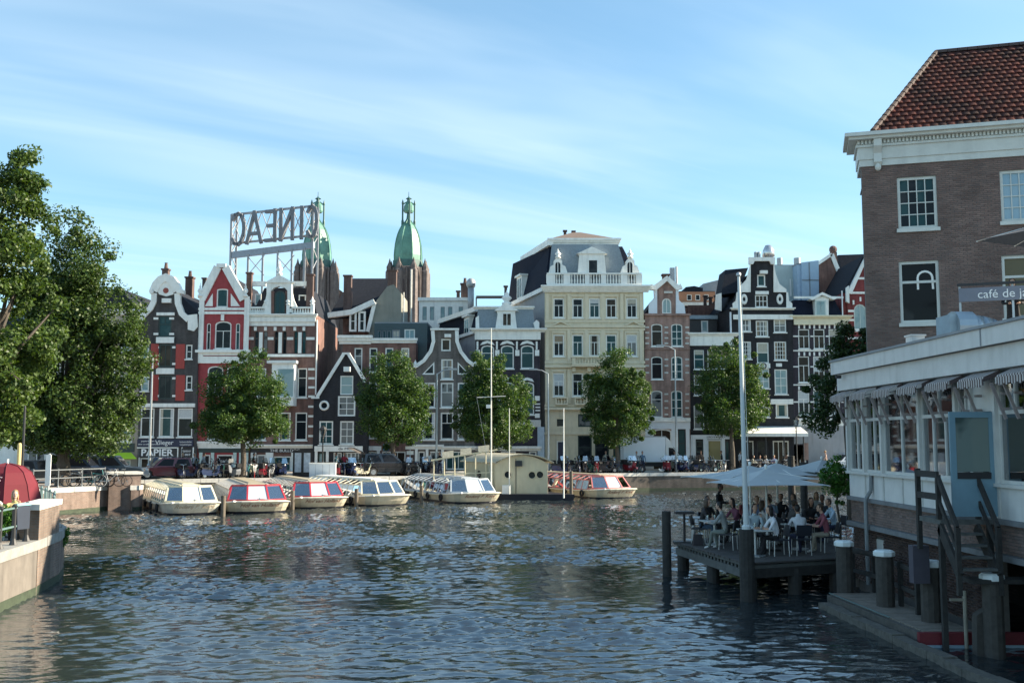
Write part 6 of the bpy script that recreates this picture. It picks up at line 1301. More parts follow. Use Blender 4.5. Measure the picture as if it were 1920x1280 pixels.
    if title:
        f = Matrix.Translation((-.16, 0, .72)) @ Matrix.Rotation(math.pi / 2, 4, 'Z') @ Matrix.Rotation(R(72), 4, 'X')
        t = text_mesh(title, .40, tmat, 'lettering', r, Matrix.Identity(4), depth=.004, shear=.45, width=2.25)
        for v in t.data.vertices:       # wrap the script round the blunt bow
            y, hgt = v.co.x, v.co.y * .85 + .53; fr_ = (hgt - .38) / (.80 - .38); edge_ = np.interp(abs(y) / (.95 + .05 * fr_), [p[1] for p in half[:6]], [p[0] for p in half[:6]]); v.co = Vector((edge_ - .3 * (1 - fr_) * max(0, 1 + edge_ / 2.5) + .012 + v.co.z, y, hgt))
    return r
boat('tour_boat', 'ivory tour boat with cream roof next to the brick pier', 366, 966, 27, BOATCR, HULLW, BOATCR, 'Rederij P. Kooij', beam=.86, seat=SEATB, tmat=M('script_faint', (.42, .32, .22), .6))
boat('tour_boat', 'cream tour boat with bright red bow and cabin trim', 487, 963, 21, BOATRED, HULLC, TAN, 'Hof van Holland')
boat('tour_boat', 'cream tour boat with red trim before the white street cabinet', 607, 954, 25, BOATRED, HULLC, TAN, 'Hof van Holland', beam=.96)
boat('tour_boat', 'cream tour boat with white roof, red seats and unlettered bow', 737, 949, 34, BOATCR, HULLC, WHITE, None, mid=None, beam=.92, seat=SEATB)
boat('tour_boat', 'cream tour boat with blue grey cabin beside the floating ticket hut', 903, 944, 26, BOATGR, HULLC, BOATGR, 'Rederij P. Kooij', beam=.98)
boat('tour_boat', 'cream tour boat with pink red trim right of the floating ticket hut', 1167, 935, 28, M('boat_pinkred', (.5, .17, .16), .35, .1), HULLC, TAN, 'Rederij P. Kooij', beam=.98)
# ------------------------------------------------------------------ floating ticket hut on its barge
q = gnd(978, 936, 0.); hut = empty('ticket_hut', (q.x, q.y + .2, 0), R(-4), 'floating olive cream ticket hut with round windows and arched roof', 'hut')
OL = M('hut_cream', (.56, .49, .33), .6, .08, 2, stain=.25); OLR = M('hut_roof', (.44, .41, .31), .6, .12, 2, stain=.2)
Wd = 3.75; Dp = 4.4; zb, ze, za = .42, 2.55, 3.15; sk = -.62
def arch(y, k=1., dz=0.): return [((i / 10 - .5) * Wd * k + sk * y, y, ze + dz + (za - ze) * (1 - (2 * i / 10 - 1) ** 2)) for i in range(11)]
ho = []
fw = [(-Wd / 2, zb), (Wd / 2, zb)] + [(p[0], p[2]) for p in reversed(arch(0))]
port = [(-.98, 1.75), (.75, 1.72), (1.32, 1.75)]
hl = [[(cx_ + .26 * math.cos(2 * math.pi * i / 16), cz + .27 * math.sin(2 * math.pi * i / 16)) for i in range(16)] for cx_, cz in port]
MB().prism(fw, -.06, .06, holes=hl).build('front_wall', OL, hut)
for cx_, cz in port: w = MB().torus((cx_, -.07, cz), .27, .04, 'y', 20).build('porthole', OL, hut); MB().cyl((cx_, -.02, cz), (cx_, .0, cz), .26, n=18).build('pane', GDARK, w)
A, B = arch(.06), arch(Dp); vs = [(-Wd / 2, .06, zb), (-Wd / 2, .06, ze), (-Wd / 2 + sk * Dp, Dp, ze), (-Wd / 2 + sk * Dp, Dp, zb)]
MB().hexa([(-Wd / 2, .06, zb), (-Wd / 2 + .1, .06, zb), (-Wd / 2 + .1 + sk * Dp, Dp, zb), (-Wd / 2 + sk * Dp, Dp, zb)], [(-Wd / 2, .06, ze), (-Wd / 2 + .1, .06, ze), (-Wd / 2 + .1 + sk * Dp, Dp, ze), (-Wd / 2 + sk * Dp, Dp, ze)]).build('side_wall', OL, hut)
MB().hexa([(Wd / 2 - .1, .06, zb), (Wd / 2, .06, zb), (Wd / 2 + sk * Dp, Dp, zb), (Wd / 2 - .1 + sk * Dp, Dp, zb)], [(Wd / 2 - .1, .06, ze), (Wd / 2, .06, ze), (Wd / 2 + sk * Dp, Dp, ze), (Wd / 2 - .1 + sk * Dp, Dp, ze)]).build('side_wall', OL, hut)
R0 = arch(-.35, 1.14, .03); R1 = arch(Dp + .2, 1.14, .03); m = MB(); m.add(R0 + R1 + [(p[0], p[1], p[2] + .07) for p in R0 + R1], [(i, i + 1, 12 + i, 11 + i) for i in range(10)] + [(22 + i, 33 + i, 34 + i, 23 + i) for i in range(10)] + [(i, 22 + i, 23 + i, i + 1) for i in range(10)] + [(11 + i, 12 + i, 34 + i, 33 + i) for i in range(10)] + [(0, 11, 33, 22), (10, 32, 43, 21)]); m.build('roof', OLR, hut)
MB().box(-.42, -.1, zb, -.38, -.062, 2.9).build('seam', BLACKP, hut); MB().box(-.45, -.3, 2.35, .05, -.065, 2.75).build('lamp_box', BLACKP, hut)
d = Vector((sk * Dp, Dp - .06, 0)).normalized(); nn = Vector((-d.y, d.x, 0)); 
def onside(u, z): p = Vector((-Wd / 2, .06, 0)) + d * u + nn * .02; return Vector((p.x, p.y, z))
dr = MB().hexa([onside(.35, zb + .1), onside(.35, zb + .1) + nn * .03, onside(1.25, zb + .1) + nn * .03, onside(1.25, zb + .1)], [onside(.35, 2.4), onside(.35, 2.4) + nn * .03, onside(1.25, 2.4) + nn * .03, onside(1.25, 2.4)]).build('door', M('hut_door', (.40, .38, .27), .6, .1), hut)
for u in (2.6,): pm = onside(u, 1.7); MB().cyl(pm, pm + nn * .05, .26, n=16).build('porthole', GDARK, hut)
MB().box(-1.35, -.62, .42, -.75, -.1, 1.02).build('cabinet', WHITE, hut)
MB().hexa([(-2.7, -1., -.5), (3.6, -1., -.5), (3.2 + sk * Dp, Dp + .6, -.5), (-2.6 + sk * Dp, Dp + .6, -.5)], [(-2.85, -1.15, .42), (3.8, -1.15, .42), (3.3 + sk * Dp, Dp + .7, .42), (-2.7 + sk * Dp, Dp + .7, .42)]).build('barge', BOOT, hut)
def mast(label, px, ytop, ybot, Y, r=.06, cross=None, z0=None, mat=WHITE):
    b = at(px, ybot, Y); t = at(px, ytop, Y); z0 = b.z if z0 is None else z0; o = empty('mast', (b.x, Y, z0), label=label, cat='mast')
    lean = t.x - b.x; MB().cyl((0, 0, 0), (lean, 0, t.z - z0), r, r * .55, 8).build('pole', mat, o)
    if cross: zc = at(px, cross, Y).z - z0; w = 27 * Y / FPX; MB().cyl((lean * .5 - w, 0, zc), (lean * .5 + w, 0, zc + .1), r * .5, n=6).build('crossbar', mat, o); MB().box(lean * .5 - .35, -.1, zc - .75, lean * .5 - .05, .1, zc - .5).build('lamp', WHITE, o); MB().tube([(lean * .5 - w, 0, zc), (0, 0, 1.)], .012, 4).build('stay', STONE, o)
    return o
PM = M('mast_pale', (.6, .6, .55), .5, .1)
mast('tall pale mast with crossbar rising behind the ticket hut', 921, 615, 905, 72.6, .06, 745, .42, PM); mast('short pale mast beside the crossbar mast', 955, 765, 905, 73.2, .045, None, .42, PM); mast('white leaning mast at the end of the ticket hut barge', 1057, 765, 928, gnd(1055, 934, .4).y, .05, None, .42)
# gangway frame and pontoon behind the boats
gw = empty('gangway', (*gnd(855, 930, .4)[:2], .42), R(10), 'cream painted gangway with railings and banners left of the ticket hut', 'gangway')
CRY = M('gangway_cream', (.52, .47, .32), .6, .1)
for i in range(6): MB().cyl((-1.2 + i * .75, 3.4, 0), (-1.2 + i * .75, 3.4, 2.3 + .12 * i), .045, n=6).build('post', CRY, gw)
MB().bar((-1.4, 3.4, 2.35), (3.4, 3.4, 3.1), .12, .12).build('top_rail', CRY, gw); MB().bar((-1.4, 3.4, 1.3), (3.4, 3.4, 1.5), .06, .08).build('mid_rail', CRY, gw)
for i in range(3): MB().hexa([(-.6 + i * 1.3, 3.3, 2.5 + .2 * i), (.2 + i * 1.3, 3.3, 2.6 + .2 * i), (.2 + i * 1.3, 3.34, 2.6 + .2 * i), (-.6 + i * 1.3, 3.34, 2.5 + .2 * i)], [(-.6 + i * 1.3, 3.3, 2.95 + .2 * i), (.2 + i * 1.3, 3.3, 3.05 + .2 * i), (.2 + i * 1.3, 3.34, 3.05 + .2 * i), (-.6 + i * 1.3, 3.34, 2.95 + .2 * i)]).build('banner', M('banner_cream', (.55, .5, .38), .8, .3, 6), gw)
MB().box(-1.6, 2.6, -.35, 3.6, 4.2, 0).build('floor', ED, gw)
po = empty('pontoon', (-6, 74, 0), label='low dark pontoon with red handrails behind the boats', cat='pontoon')
A0, A1 = Vector((-24.2, 70.6, 0)), Vector((7.0, 83.4, 0)); dd_ = (A1 - A0).normalized(); n_ = Vector((dd_.y, -dd_.x, 0))
q = [A0 + n_ * 1.4, A1 + n_ * 1.4, A1 + n_ * .15, A0 + n_ * .15]; MB().hexa([(p.x, p.y, -.4) for p in q], [(p.x, p.y, .5) for p in q]).build('float', ED, po, world=True)
for t0, t1 in ((.33, .40), (.55, .6), (.72, .84)):
    for z in (1.0, 1.35): MB().bar(A0.lerp(A1, t0) + n_ * 1.3 + Vector((0, 0, z)), A0.lerp(A1, t1) + n_ * 1.3 + Vector((0, 0, z)), .05, .16).build('handrail', BOATRED, po, world=True)
    for i in range(5): p = A0.lerp(A1, t0 + (t1 - t0) * i / 4) + n_ * 1.3; MB().cyl((p.x, p.y, .5), (p.x, p.y, 1.4), .04, n=6).build('post', CRY, po, world=True)
for px, py, lab in ((418, 968, 'between the ivory boat and the red boat'), (548, 955, 'between the two red trimmed boats'), (668, 950, 'beside the white roofed boat'), (790, 942, 'between white roofed boat and blue grey boat'), (1071, 936, 'beside the pink red trimmed boat')):
    q = gnd(px, py, 0); pile('mooring_post', 'stubby wooden mooring pile ' + lab, q.x, q.y, 1.15 if px < 1000 else 2.0, .13, group='mooring piles between the tour boats', mat=M('pile_brown', (.12, .10, .075), .85, .3, 5, bump=.4))
# ------------------------------------------------------------------ trees
def leaf_mat(name, dark, light, trans=.3):
    m = bpy.data.materials.new(name); n, l = nodes_of(m); b = n['Principled BSDF']; b.inputs['Roughness'].default_value = .5; b.inputs['Specular IOR Level'].default_value = .35
    g = n.new('ShaderNodeNewGeometry'); rp = n.new('ShaderNodeValToRGB'); e = rp.color_ramp.elements; e[0].color = (*dark, 1); e[1].color = (*light, 1); e[1].position = .9
    l.new(g.outputs['Random Per Island'], rp.inputs[0]); l.new(rp.outputs[0], b.inputs['Base Color'])
    t = n.new('ShaderNodeBsdfTranslucent'); hs = n.new('ShaderNodeMix'); hs.data_type = 'RGBA'; hs.blend_type = 'MULTIPLY'; hs.inputs[0].default_value = 1; hs.inputs[7].default_value = (1.5, 1.6, .5, 1); l.new(rp.outputs[0], hs.inputs[6]); l.new(hs.outputs[2], t.inputs[0])
    mx = n.new('ShaderNodeMixShader'); mx.inputs[0].default_value = trans; l.new(b.outputs[0], mx.inputs[1]); l.new(t.outputs[0], mx.inputs[2]); l.new(mx.outputs[0], n['Material Output'].inputs[0]); return m
LEAF1B = leaf_mat('leaf_elm_sunlit', (.024, .055, .012), (.08, .125, .024), .28); LEAF1 = leaf_mat('leaf_elm', (.018, .045, .013), (.068, .11, .022), .26); LEAF2 = leaf_mat('leaf_street', (.018, .055, .018), (.075, .125, .025)); LEAF3 = leaf_mat('leaf_deep', (.014, .038, .012), (.04, .075, .018), .2); LEAF4 = leaf_mat('leaf_bright', (.03, .10, .015), (.08, .19, .03))  # lighter elm copy: sunlight on the left elm is put into its leaf colour
BARK = M('bark', (.085, .07, .055), .9, .35, 7, bump=.8)
def leaves(centers, radii, n, size, seed, origin, squash=.85):
    r = np.random.default_rng(seed); k = len(centers); C = np.array(centers); Rr = np.array(radii); idx = r.integers(0, k, n)
    d = r.normal(size=(n, 3)); d /= np.linalg.norm(d, axis=1, keepdims=True); rad = r.uniform(.25, 1, n) ** .6
    P = C[idx] + d * (rad * Rr[idx])[:, None] * np.array([1, 1, squash])
    nrm = d * .6 + r.normal(size=(n, 3)) * .55 + np.array([0, 0, .35]); nrm /= np.linalg.norm(nrm, axis=1, keepdims=True)
    t = np.cross(nrm, r.normal(size=(n, 3))); t /= np.linalg.norm(t, axis=1, keepdims=True) + 1e-9; b = np.cross(nrm, t)
    s = size * r.uniform(.6, 1.35, n)[:, None]; fold = nrm * s * .12
    V = np.stack([P - t * s * .5, P + b * s * .3 + fold, P + t * s * .5, P - b * s * .3 + fold], 1).reshape(-1, 3) - np.array(origin)
    return V
def tree(name, label, px, Y, z0, ells, n, size, seed, mat, trunk_r=.22, group=None, cat='tree', clump=.62, base=None, limbs=9):
    c = at(px, 800, Y); X = c.x; o = empty(name, (X, Y, z0), label=label, cat=cat, group=group); r = np.random.default_rng(seed); k = Y / FPX
    cs = []; rs = []; vol = [e[2] * e[2] * e[3] for e in ells]; tot = sum(vol); zlo = 1e9
    nc = int(60 * max(1, n / 12000))
    for e, v in zip(ells, vol):
        q = at(e[0], e[1], Y); rx, rz = e[2] * k, e[3] * k; m = max(5, int(nc * v / tot))
        for _ in range(m):
            d = r.normal(size=3); d /= np.linalg.norm(d); u = r.uniform(.45, .95) if r.random() > .09 else r.uniform(1., 1.16); cs.append((q.x + d[0] * rx * u, Y + (e[4] if len(e) > 4 else 0) + d[1] * rx * u * .95, q.z + d[2] * rz * u)); rs.append(clump * (r.uniform(.7, 1.5) if u < 1 else r.uniform(.3, .6)))
    V = leaves(cs, rs, n, size, seed + 5, (X, Y, z0)); F = np.arange(len(V)).reshape(-1, 4)
    # stray sprigs beyond the outline
    me = bpy.data.meshes.new('crown'); me.vertices.add(len(V)); me.vertices.foreach_set('co', V.astype(np.float32).ravel()); me.loops.add(F.size); me.loops.foreach_set('vertex_index', F.ravel().astype(np.int32)); me.polygons.add(len(F)); me.polygons.foreach_set('loop_start', np.arange(0, F.size, 4, dtype=np.int32)); me.polygons.foreach_set('loop_total', np.full(len(F), 4, dtype=np.int32)); me.update(); me.validate()
    me.materials.append(mat); cr = bpy.data.objects.new('crown', me); COL.objects.link(cr); cr.parent = o
    zc = np.mean([q[2] for q in cs]); zmin = min(q[2] for q in cs); T = MB(); zt = zc - z0
    pts = [Vector((.0, 0, -.1)), Vector((.04, .02, (zmin - z0) * .5)), Vector((-.05, .03, max(.6, (zmin - z0)))), Vector((.05, 0, zt))]; rad = [trunk_r * 1.25, trunk_r, trunk_r * .85, trunk_r * .4]
    for i in range(3): T.cyl(pts[i], pts[i + 1], rad[i], rad[i + 1], 10)
    T.build('trunk', BARK, o)
    for i in range(limbs):
        q = cs[int(r.integers(0, len(cs)))]; a = pts[2].lerp(pts[3], r.uniform(0, .7)); b = Vector((q[0] - X, q[1] - Y, q[2] - z0)); mdl = a.lerp(b, .5) + Vector((r.normal() * .3, r.normal() * .3, .3))
        MB().cyl(a, mdl, trunk_r * .35, trunk_r * .22, 6).cyl(mdl, b, trunk_r * .22, trunk_r * .06, 6).build('limb', BARK, o)
    return o
tree('elm_tree', 'tall sunlit elm rising out of the picture on the left bank', -40, 47, STREET, [(28, 325, 68, 66), (-10, 400, 108, 110), (40, 490, 66, 95), (-90, 430, 120, 170), (15, 610, 100, 110), (-60, 700, 140, 110), (20, 760, 70, 75), (-40, 800, 90, 50)], 54000, .2, 11, LEAF1B, .38, limbs=16, clump=.6)
tree('elm_tree', 'broad dark elm above the railing by the brick pier', 122, 63, STREET, [(132, 440, 46, 62), (160, 505, 60, 66), (110, 550, 90, 90), (215, 595, 68, 78), (110, 665, 115, 105), (212, 680, 66, 84), (150, 775, 100, 72), (60, 770, 80, 75), (215, 775, 46, 50), (100, 815, 80, 40), (155, 822, 90, 34)], 100000, .195, 23, LEAF1, .42, limbs=18, clump=.72)
G = 'round street trees along the far quay'
tree('street_tree', 'round street tree before the crimson gable house', 457, 75.5, STREET, [(468, 690, 34, 40), (440, 735, 58, 55), (490, 745, 48, 58), (455, 790, 86, 42), (420, 775, 48, 48), (505, 795, 36, 36)], 50000, .165, 31, LEAF2, .2, G)
tree('street_tree', 'round street tree between the small black gable and the grey neck gable', 738, 80.2, STREET, [(735, 680, 34, 36), (722, 735, 52, 60), (762, 735, 44, 50), (738, 790, 68, 44), (775, 765, 32, 40)], 42000, .17, 37, LEAF2, .2, G)
tree('street_tree', 'round street tree behind the mast with the crossbar', 922, 83, STREET, [(915, 695, 40, 38), (895, 750, 46, 56), (945, 745, 48, 56), (920, 800, 74, 40), (975, 785, 24, 30)], 42000, .17, 41, LEAF2, .2, G)
tree('street_tree', 'round street tree before the yellow house beside the white truck', 1157, 87.5, STREET, [(1158, 690, 36, 36), (1135, 740, 44, 52), (1180, 735, 42, 56), (1155, 790, 68, 40), (1195, 780, 30, 38)], 42000, .175, 43, LEAF2, .2, G)
tree('street_tree', 'round street tree before the black neck gable behind the flagpole', 1372, 90, STREET, [(1368, 672, 38, 34), (1345, 730, 44, 50), (1398, 715, 38, 54), (1370, 775, 70, 38), (1415, 755, 30, 36)], 42000, .175, 47, LEAF2, .2, G)
tree('garden_tree', 'dark leafy tree behind the corner of the white pavilion', 1590, 41, .9, [(1575, 690, 62, 62), (1540, 735, 42, 55), (1640, 665, 70, 40), (1600, 640, 50, 30), (1545, 780, 35, 30)], 12000, .13, 53, LEAF3, .14, clump=.4)
tree('climbing_shrub', 'bright green bushy shrub at the terrace corner of the pavilion', 1568, 31.2, DZ, [(1566, 895, 26, 30), (1556, 905, 20, 22), (1578, 910, 18, 30), (1566, 870, 16, 14)], 3800, .075, 59, LEAF4, .04, cat='shrub', clump=.16, limbs=5)
tree('wall_plant', 'small weed sprouting from the rounded brick quay corner', 124, 32.4, .9, [(124, 1003, 7, 14), (118, 1015, 7, 10)], 500, .07, 61, LEAF4, .012, cat='plant', clump=.09, limbs=3)
tree('potted_plant', 'leafy potted plant by the near iron railing', 6, 28.2, STREET, [(2, 975, 20, 26), (12, 960, 12, 14)], 1500, .08, 67, LEAF4, .02, cat='plant', clump=.14, limbs=4)
# ------------------------------------------------------------------ street furniture
def street_lamp(label, px, ytop, Y, side=1):
    a = at(px, 880, Y); zt = at(px, ytop, Y).z; x = at(px, (ytop + 880) / 2, Y).x; o = empty('street_lamp', (x, Y, STREET), label=label, cat='street lamp', group='tall grey street lamps'); h_ = zt - STREET
    MB().lathe([(.16, 0), (.16, .9), (.1, 1.0), (.07, h_ * .7), (.05, h_)], (0, 0, 0), 10).build('pole', METAL, o)
    MB().tube([(0, 0, h_ - .05), (side * .5, 0, h_ + .25), (side * 1.1, 0, h_ + .35)], .04, 6).build('arm', METAL, o); MB().box(side * .9, -.12, h_ + .28, side * 1.6, .12, h_ + .42).build('lamp_head', GALV, o)
street_lamp('tall grey street lamp before the paper shop', 283, 668, 78, -1); street_lamp('tall grey street lamp before the grey neck gable', 819, 700, 82.5); street_lamp('tall grey street lamp before the rose brick house', 1267, 655, 89, -1)
street_lamp('tall grey street lamp between purple and yellow house', 1028, 700, 86, -1)
def lantern(label, px, ytop, Y):
    x = at(px, 850, Y).x; h_ = at(px, ytop, Y).z - STREET; o = empty('lantern_post', (x, Y, STREET), label=label, cat='street lamp', group='old black lantern posts')
    MB().lathe([(.17, 0), (.17, .3), (.1, .5), (.06, 1.2), (.05, h_ - 1.1), (.09, h_ - 1.05), (.05, h_ - .95)], (0, 0, 0), 10).build('post', IRON, o); MB().bar((-.45, 0, h_ - 1.35), (.45, 0, h_ - 1.35), .04, .04).build('ladder_bar', IRON, o)
    MB().lathe([(.12, h_ - .95), (.3, h_ - .35), (.28, h_ - .33)], (0, 0, 0), 6).build('glass', CLEAR('lantern_glass', (.75, .78, .78), .8), o); MB().lathe([(.34, h_ - .34), (.2, h_ - .15), (.08, h_ - .08), (.1, h_ - .02), (.02, h_)], (0, 0, 0), 6).build('hood', IRON, o)
    for i in range(6): t = math.pi / 3 * i; MB().bar((.12 * math.cos(t), .12 * math.sin(t), h_ - .95), (.3 * math.cos(t), .3 * math.sin(t), h_ - .34), .02, .02).build('bar', IRON, o)
lantern('black lantern post before the small black gable', 605, 797, 84); lantern('black lantern post beside the cafe canopy', 1494, 780, 91.5)
def sign_post(label, px, Y, boards, ytop):
    x = at(px, 850, Y).x; o = empty('sign_post', (x, Y, STREET), label=label, cat='sign'); MB().cyl((0, 0, 0), (0, 0, at(px, ytop, Y).z - STREET), .05, n=8).build('pole', GALV, o)
    for (w, y0, y1, m) in boards: z0, z1 = at(px, y1, Y).z - STREET, at(px, y0, Y).z - STREET; MB().box(-w / 2, -.09, z0, w / 2, -.055, z1).build('plate', m, o)
BLUEP = M('sign_blue', (.12, .3, .42), .5, .08)
sign_post('blue grey square sign on a pole before the second street tree', 724, 83, [(.5, 832, 845, BLUEP)], 826); sign_post('pole with stacked white route plates by the grey gable', 769, 81.5, [(.6, 811, 818, SIGNW), (.75, 836, 842, SIGNW), (.55, 845, 852, SIGNW), (.4, 858, 864, SIGNW)], 811)
sign_post('white banner post on the brick quay behind the red parasol', 93, 44, [(.22, 852, 910, SIGNW)], 850)
def post(name, label, px, y0, y1, Y, r, mat, zb=None):
    a = at(px, y1, Y); b = at(px, y0, Y); zb = STREET if zb is None else zb; o = MB().lathe([(r, 0), (r, (b.z - zb) * .97), (r * .6, b.z - zb)], (b.x, Y, zb), 10).build(name, mat, world=True); tag(o, label, 'post'); return o
post('painted_post', 'sunlit ochre post behind the red parasol', 37, 830, 905, 42, .08, M('ochre_post', (.55, .42, .18), .6)); post('iron_post', 'tall thin black post beside the ochre post', 47, 760, 900, 44, .05, IRON); post('iron_post', 'stout black post beside the ochre post', 48, 874, 930, 43, .16, IRON)
cab = empty('street_cabinet', (at(590, 900, 74.5).x + .3, 76., STREET), R(5), 'white street cabinet on the quay behind the red trimmed boat', 'cabinet'); MB().box(-.95, -.3, 0, .95, .3, 1.02).build('body', WB, cab); MB().box(-1.0, -.35, 1.02, 1.0, .35, 1.1).build('lid', WHITE, cab)
for x in (-.5, .0, .5): MB().box(x - .005, -.31, .05, x + .005, -.3, .98).build('door_gap', IRON, cab)
info = empty('info_board', (at(562, 890, 77).x, 78., STREET), R(-5), 'dark frame with pale posters on the quay beside the cabinet', 'board'); MB().box(-.75, -.05, 0, .75, .05, 2.0).build('frame', BLACKP, info)
for x in (-.35, .35): MB().box(x - .25, -.07, .35, x + .25, -.055, 1.8).build('poster', M('poster_pale', (.55, .6, .66), .6, .3, 3), info)
# ------------------------------------------------------------------ bicycles and scooters
def bicycle():
    r = empty('bicycle')
    for x in (-.53, .53): w = MB().torus((x, 0, .34), .325, .022, 'y', 18, 5).build('wheel', RUBBER, r); s = MB(); [s.cyl((x, 0, .34), (x + .32 * math.cos(i * math.pi / 5), 0, .34 + .32 * math.sin(i * math.pi / 5)), .004, n=3) for i in range(10)]; s.build('spokes', CHROME, w)
    f = MB().tube([(-.53, 0, .34), (-.08, 0, .30), (.36, 0, .72), (-.2, 0, .78), (-.08, 0, .30)], .018, 6).tube([(-.53, 0, .34), (-.2, 0, .74)], .012, 5).tube([(.53, 0, .34), (.42, 0, .66), (.35, 0, .98)], .016, 6); f.build('frame', IRON, r)
    MB().tube([(.3, -.3, 1.0), (.38, -.2, 1.04), (.36, 0, 1.0), (.38, .2, 1.04), (.3, .3, 1.0)], .013, 5).build('handlebar', CHROME, r); MB().hexa([(-.36, -.1, .92), (-.02, -.02, .94), (-.02, .02, .94), (-.36, .1, .92)], [(-.36, -.09, .98), (-.02, -.02, .97), (-.02, .02, .97), (-.36, .09, .98)]).cyl((-.2, 0, .75), (-.22, 0, .93), .014, n=6).build('saddle', RUBBER, r)
    MB().box(-.85, -.08, .70, -.36, .08, .72).build('carrier', IRON, r); MB().torus((-.53, 0, .34), .36, .02, 'y', 18, 4).build('mudguard', IRON, r)
    return r
def scooter():
    r = empty('scooter')
    for x in (-.6, .62): w = MB().torus((x, 0, .25), .19, .065, 'y', 16, 6).build('wheel', RUBBER, r); MB().cyl((x, -.05, .25), (x, .05, .25), .13, n=12).build('rim', CHROME, w)
    b = MB().prism([(-.95, .55), (-.85, .3), (-.4, .22), (.25, .2), (.38, .35), (.55, .9), (.47, .95), (.28, .42), (-.1, .38), (-.15, .62), (-.85, .72)], -.17, .17).build('body', M('scooter_body', (.03, .03, .035), .3, .1), r); MB().prism([(.35, .42), (.55, .42), (.85, .33), (.80, .48), (.6, .54)], -.09, .09).build('front_guard', MATS['scooter_body'], r)
    MB().prism([(-.92, .72), (-.15, .64), (-.1, .74), (-.3, .8), (-.88, .83)], -.15, .15).build('seat', RUBBER, r); MB().tube([(.40, -.34, 1.02), (.5, -.1, 1.05), (.5, .1, 1.05), (.40, .34, 1.02)], .022, 6).cyl((.5, 0, .9), (.5, 0, 1.05), .03, n=6).build('handlebar', IRON, r); MB().ball((.6, 0, .92), .07, .08, .08).build('headlamp', CHROME, r)
    MB().hexa([(.52, -.22, 1.05), (.54, -.22, 1.05), (.54, .22, 1.05), (.52, .22, 1.05)], [(.40, -.16, 1.45), (.42, -.16, 1.45), (.42, .16, 1.45), (.40, .16, 1.45)]).build('windscreen', CLEAR('screen_clear', (.8, .82, .82), .8), r)
    for s in (-1, 1): MB().ball((.42, s * .36, 1.22), .07, .02, .05).cyl((.42, s * .3, 1.03), (.42, s * .36, 1.2), .01, n=4).build('mirror', IRON, r)
    MB().box(-1.05, -.16, .8, -.75, .16, 1.08).build('top_box', RUBBER, r)
    return r
bk = bicycle(); sk_ = scooter()
cols = [M('bike_%s' % n, c, .4, .1) for n, c in (('black', (.02, .02, .022)), ('green', (.03, .16, .12)), ('blue', (.02, .045, .12)), ('white', (.6, .6, .58)), ('red', (.35, .03, .03)), ('silver', (.4, .42, .43)), ('teal', (.05, .3, .3)))]
scol = [M('scooter_%s' % n, c, .25, .08, coat=.4) for n, c in (('black', (.02, .02, .025)), ('white', (.6, .6, .58)), ('blue', (.015, .025, .07)), ('cream', (.5, .46, .34)), ('maroon', (.2, .02, .03)), ('grey', (.2, .21, .22)))]
names = {0: 'black', 1: 'green', 2: 'blue', 3: 'white', 4: 'red', 5: 'silver', 6: 'teal'}; snames = {0: 'black', 1: 'white', 2: 'blue', 3: 'cream', 4: 'maroon', 5: 'grey'}
def quay_pt(px, off):
    """point on the far bank, off metres behind the quay edge, in the direction of a photo column"""
    t = (px - 960) / FPX; best = None
    for a, b in zip([FQ[2], FQ[3]], [FQ[3], FQ[4]]):
        a = Vector(a); b = Vector(b); d = b - a; n = Vector((-d.y, d.x)).normalized() * off; a2 = a + n; den = d.x - t * d.y
        u = (t * a2.y - a2.x) / den
        if -.3 <= u <= 1.0 or best is None: best = (a2 + d * u, math.atan2(d.y, d.x)); 
        if -.3 <= u <= 1.0: break
    return best
spots = []; seq = random.Random(5)
where = [(318, 'beside the red hatchback'), (345, 'before the paper shop'), (375, 'at the corner of the paper shop'), (400, 'before the door of the crimson house'), (430, 'left of the first street tree trunk'), (470, 'right of the first street tree trunk'), (500, 'before the balustraded brick house'), (535, 'before the dark sign board'), (620, 'beside the white street cabinet'), (640, 'before the small black gable'), (665, 'beside the person in red'), (690, 'behind the raised tailgate'), (760, 'at the pole with route plates'), (785, 'before the grey neck gable door'), (815, 'at the lamp by the grey neck gable'), (1050, 'behind the ticket hut mast'), (1075, 'before the yellow house door'), (1100, 'before the yellow house shop windows'), (1130, 'left of the tree by the truck'), (1180, 'before the truck rear'), (1250, 'before the truck cab'), (1275, 'before the rose brick house'), (1300, 'by the corner of the low black house'), (1330, 'before the shop window with painted gold reflection'), (1358, 'at the tree behind the flagpole'), (1395, 'before the canopy edge'), (1430, 'before the canopy middle'), (1465, 'at the canopy end')]
def near(px): return min(where, key=lambda w: abs(w[0] - px))[1]
used_b = used_s = False
pxs = [345, 356, 372, 384, 397, 411, 424, 436, 470, 481, 492, 503, 515, 527, 620, 631, 642, 655, 668, 679, 690, 757, 768, 780, 792, 804, 816, 1048, 1058, 1068, 1079, 1090, 1100, 1111, 1121, 1132, 1146, 1176, 1188, 1246, 1258, 1272, 1284, 1297, 1308, 1320, 1333, 1346, 1358, 1392, 1405, 1420, 1434, 1448, 1462, 1476]
pxs = sorted(pxs + [p + 5.5 for p in pxs if p < 1340] + [p + 2.6 for p in pxs if 600 < p < 700 or p > 1040])
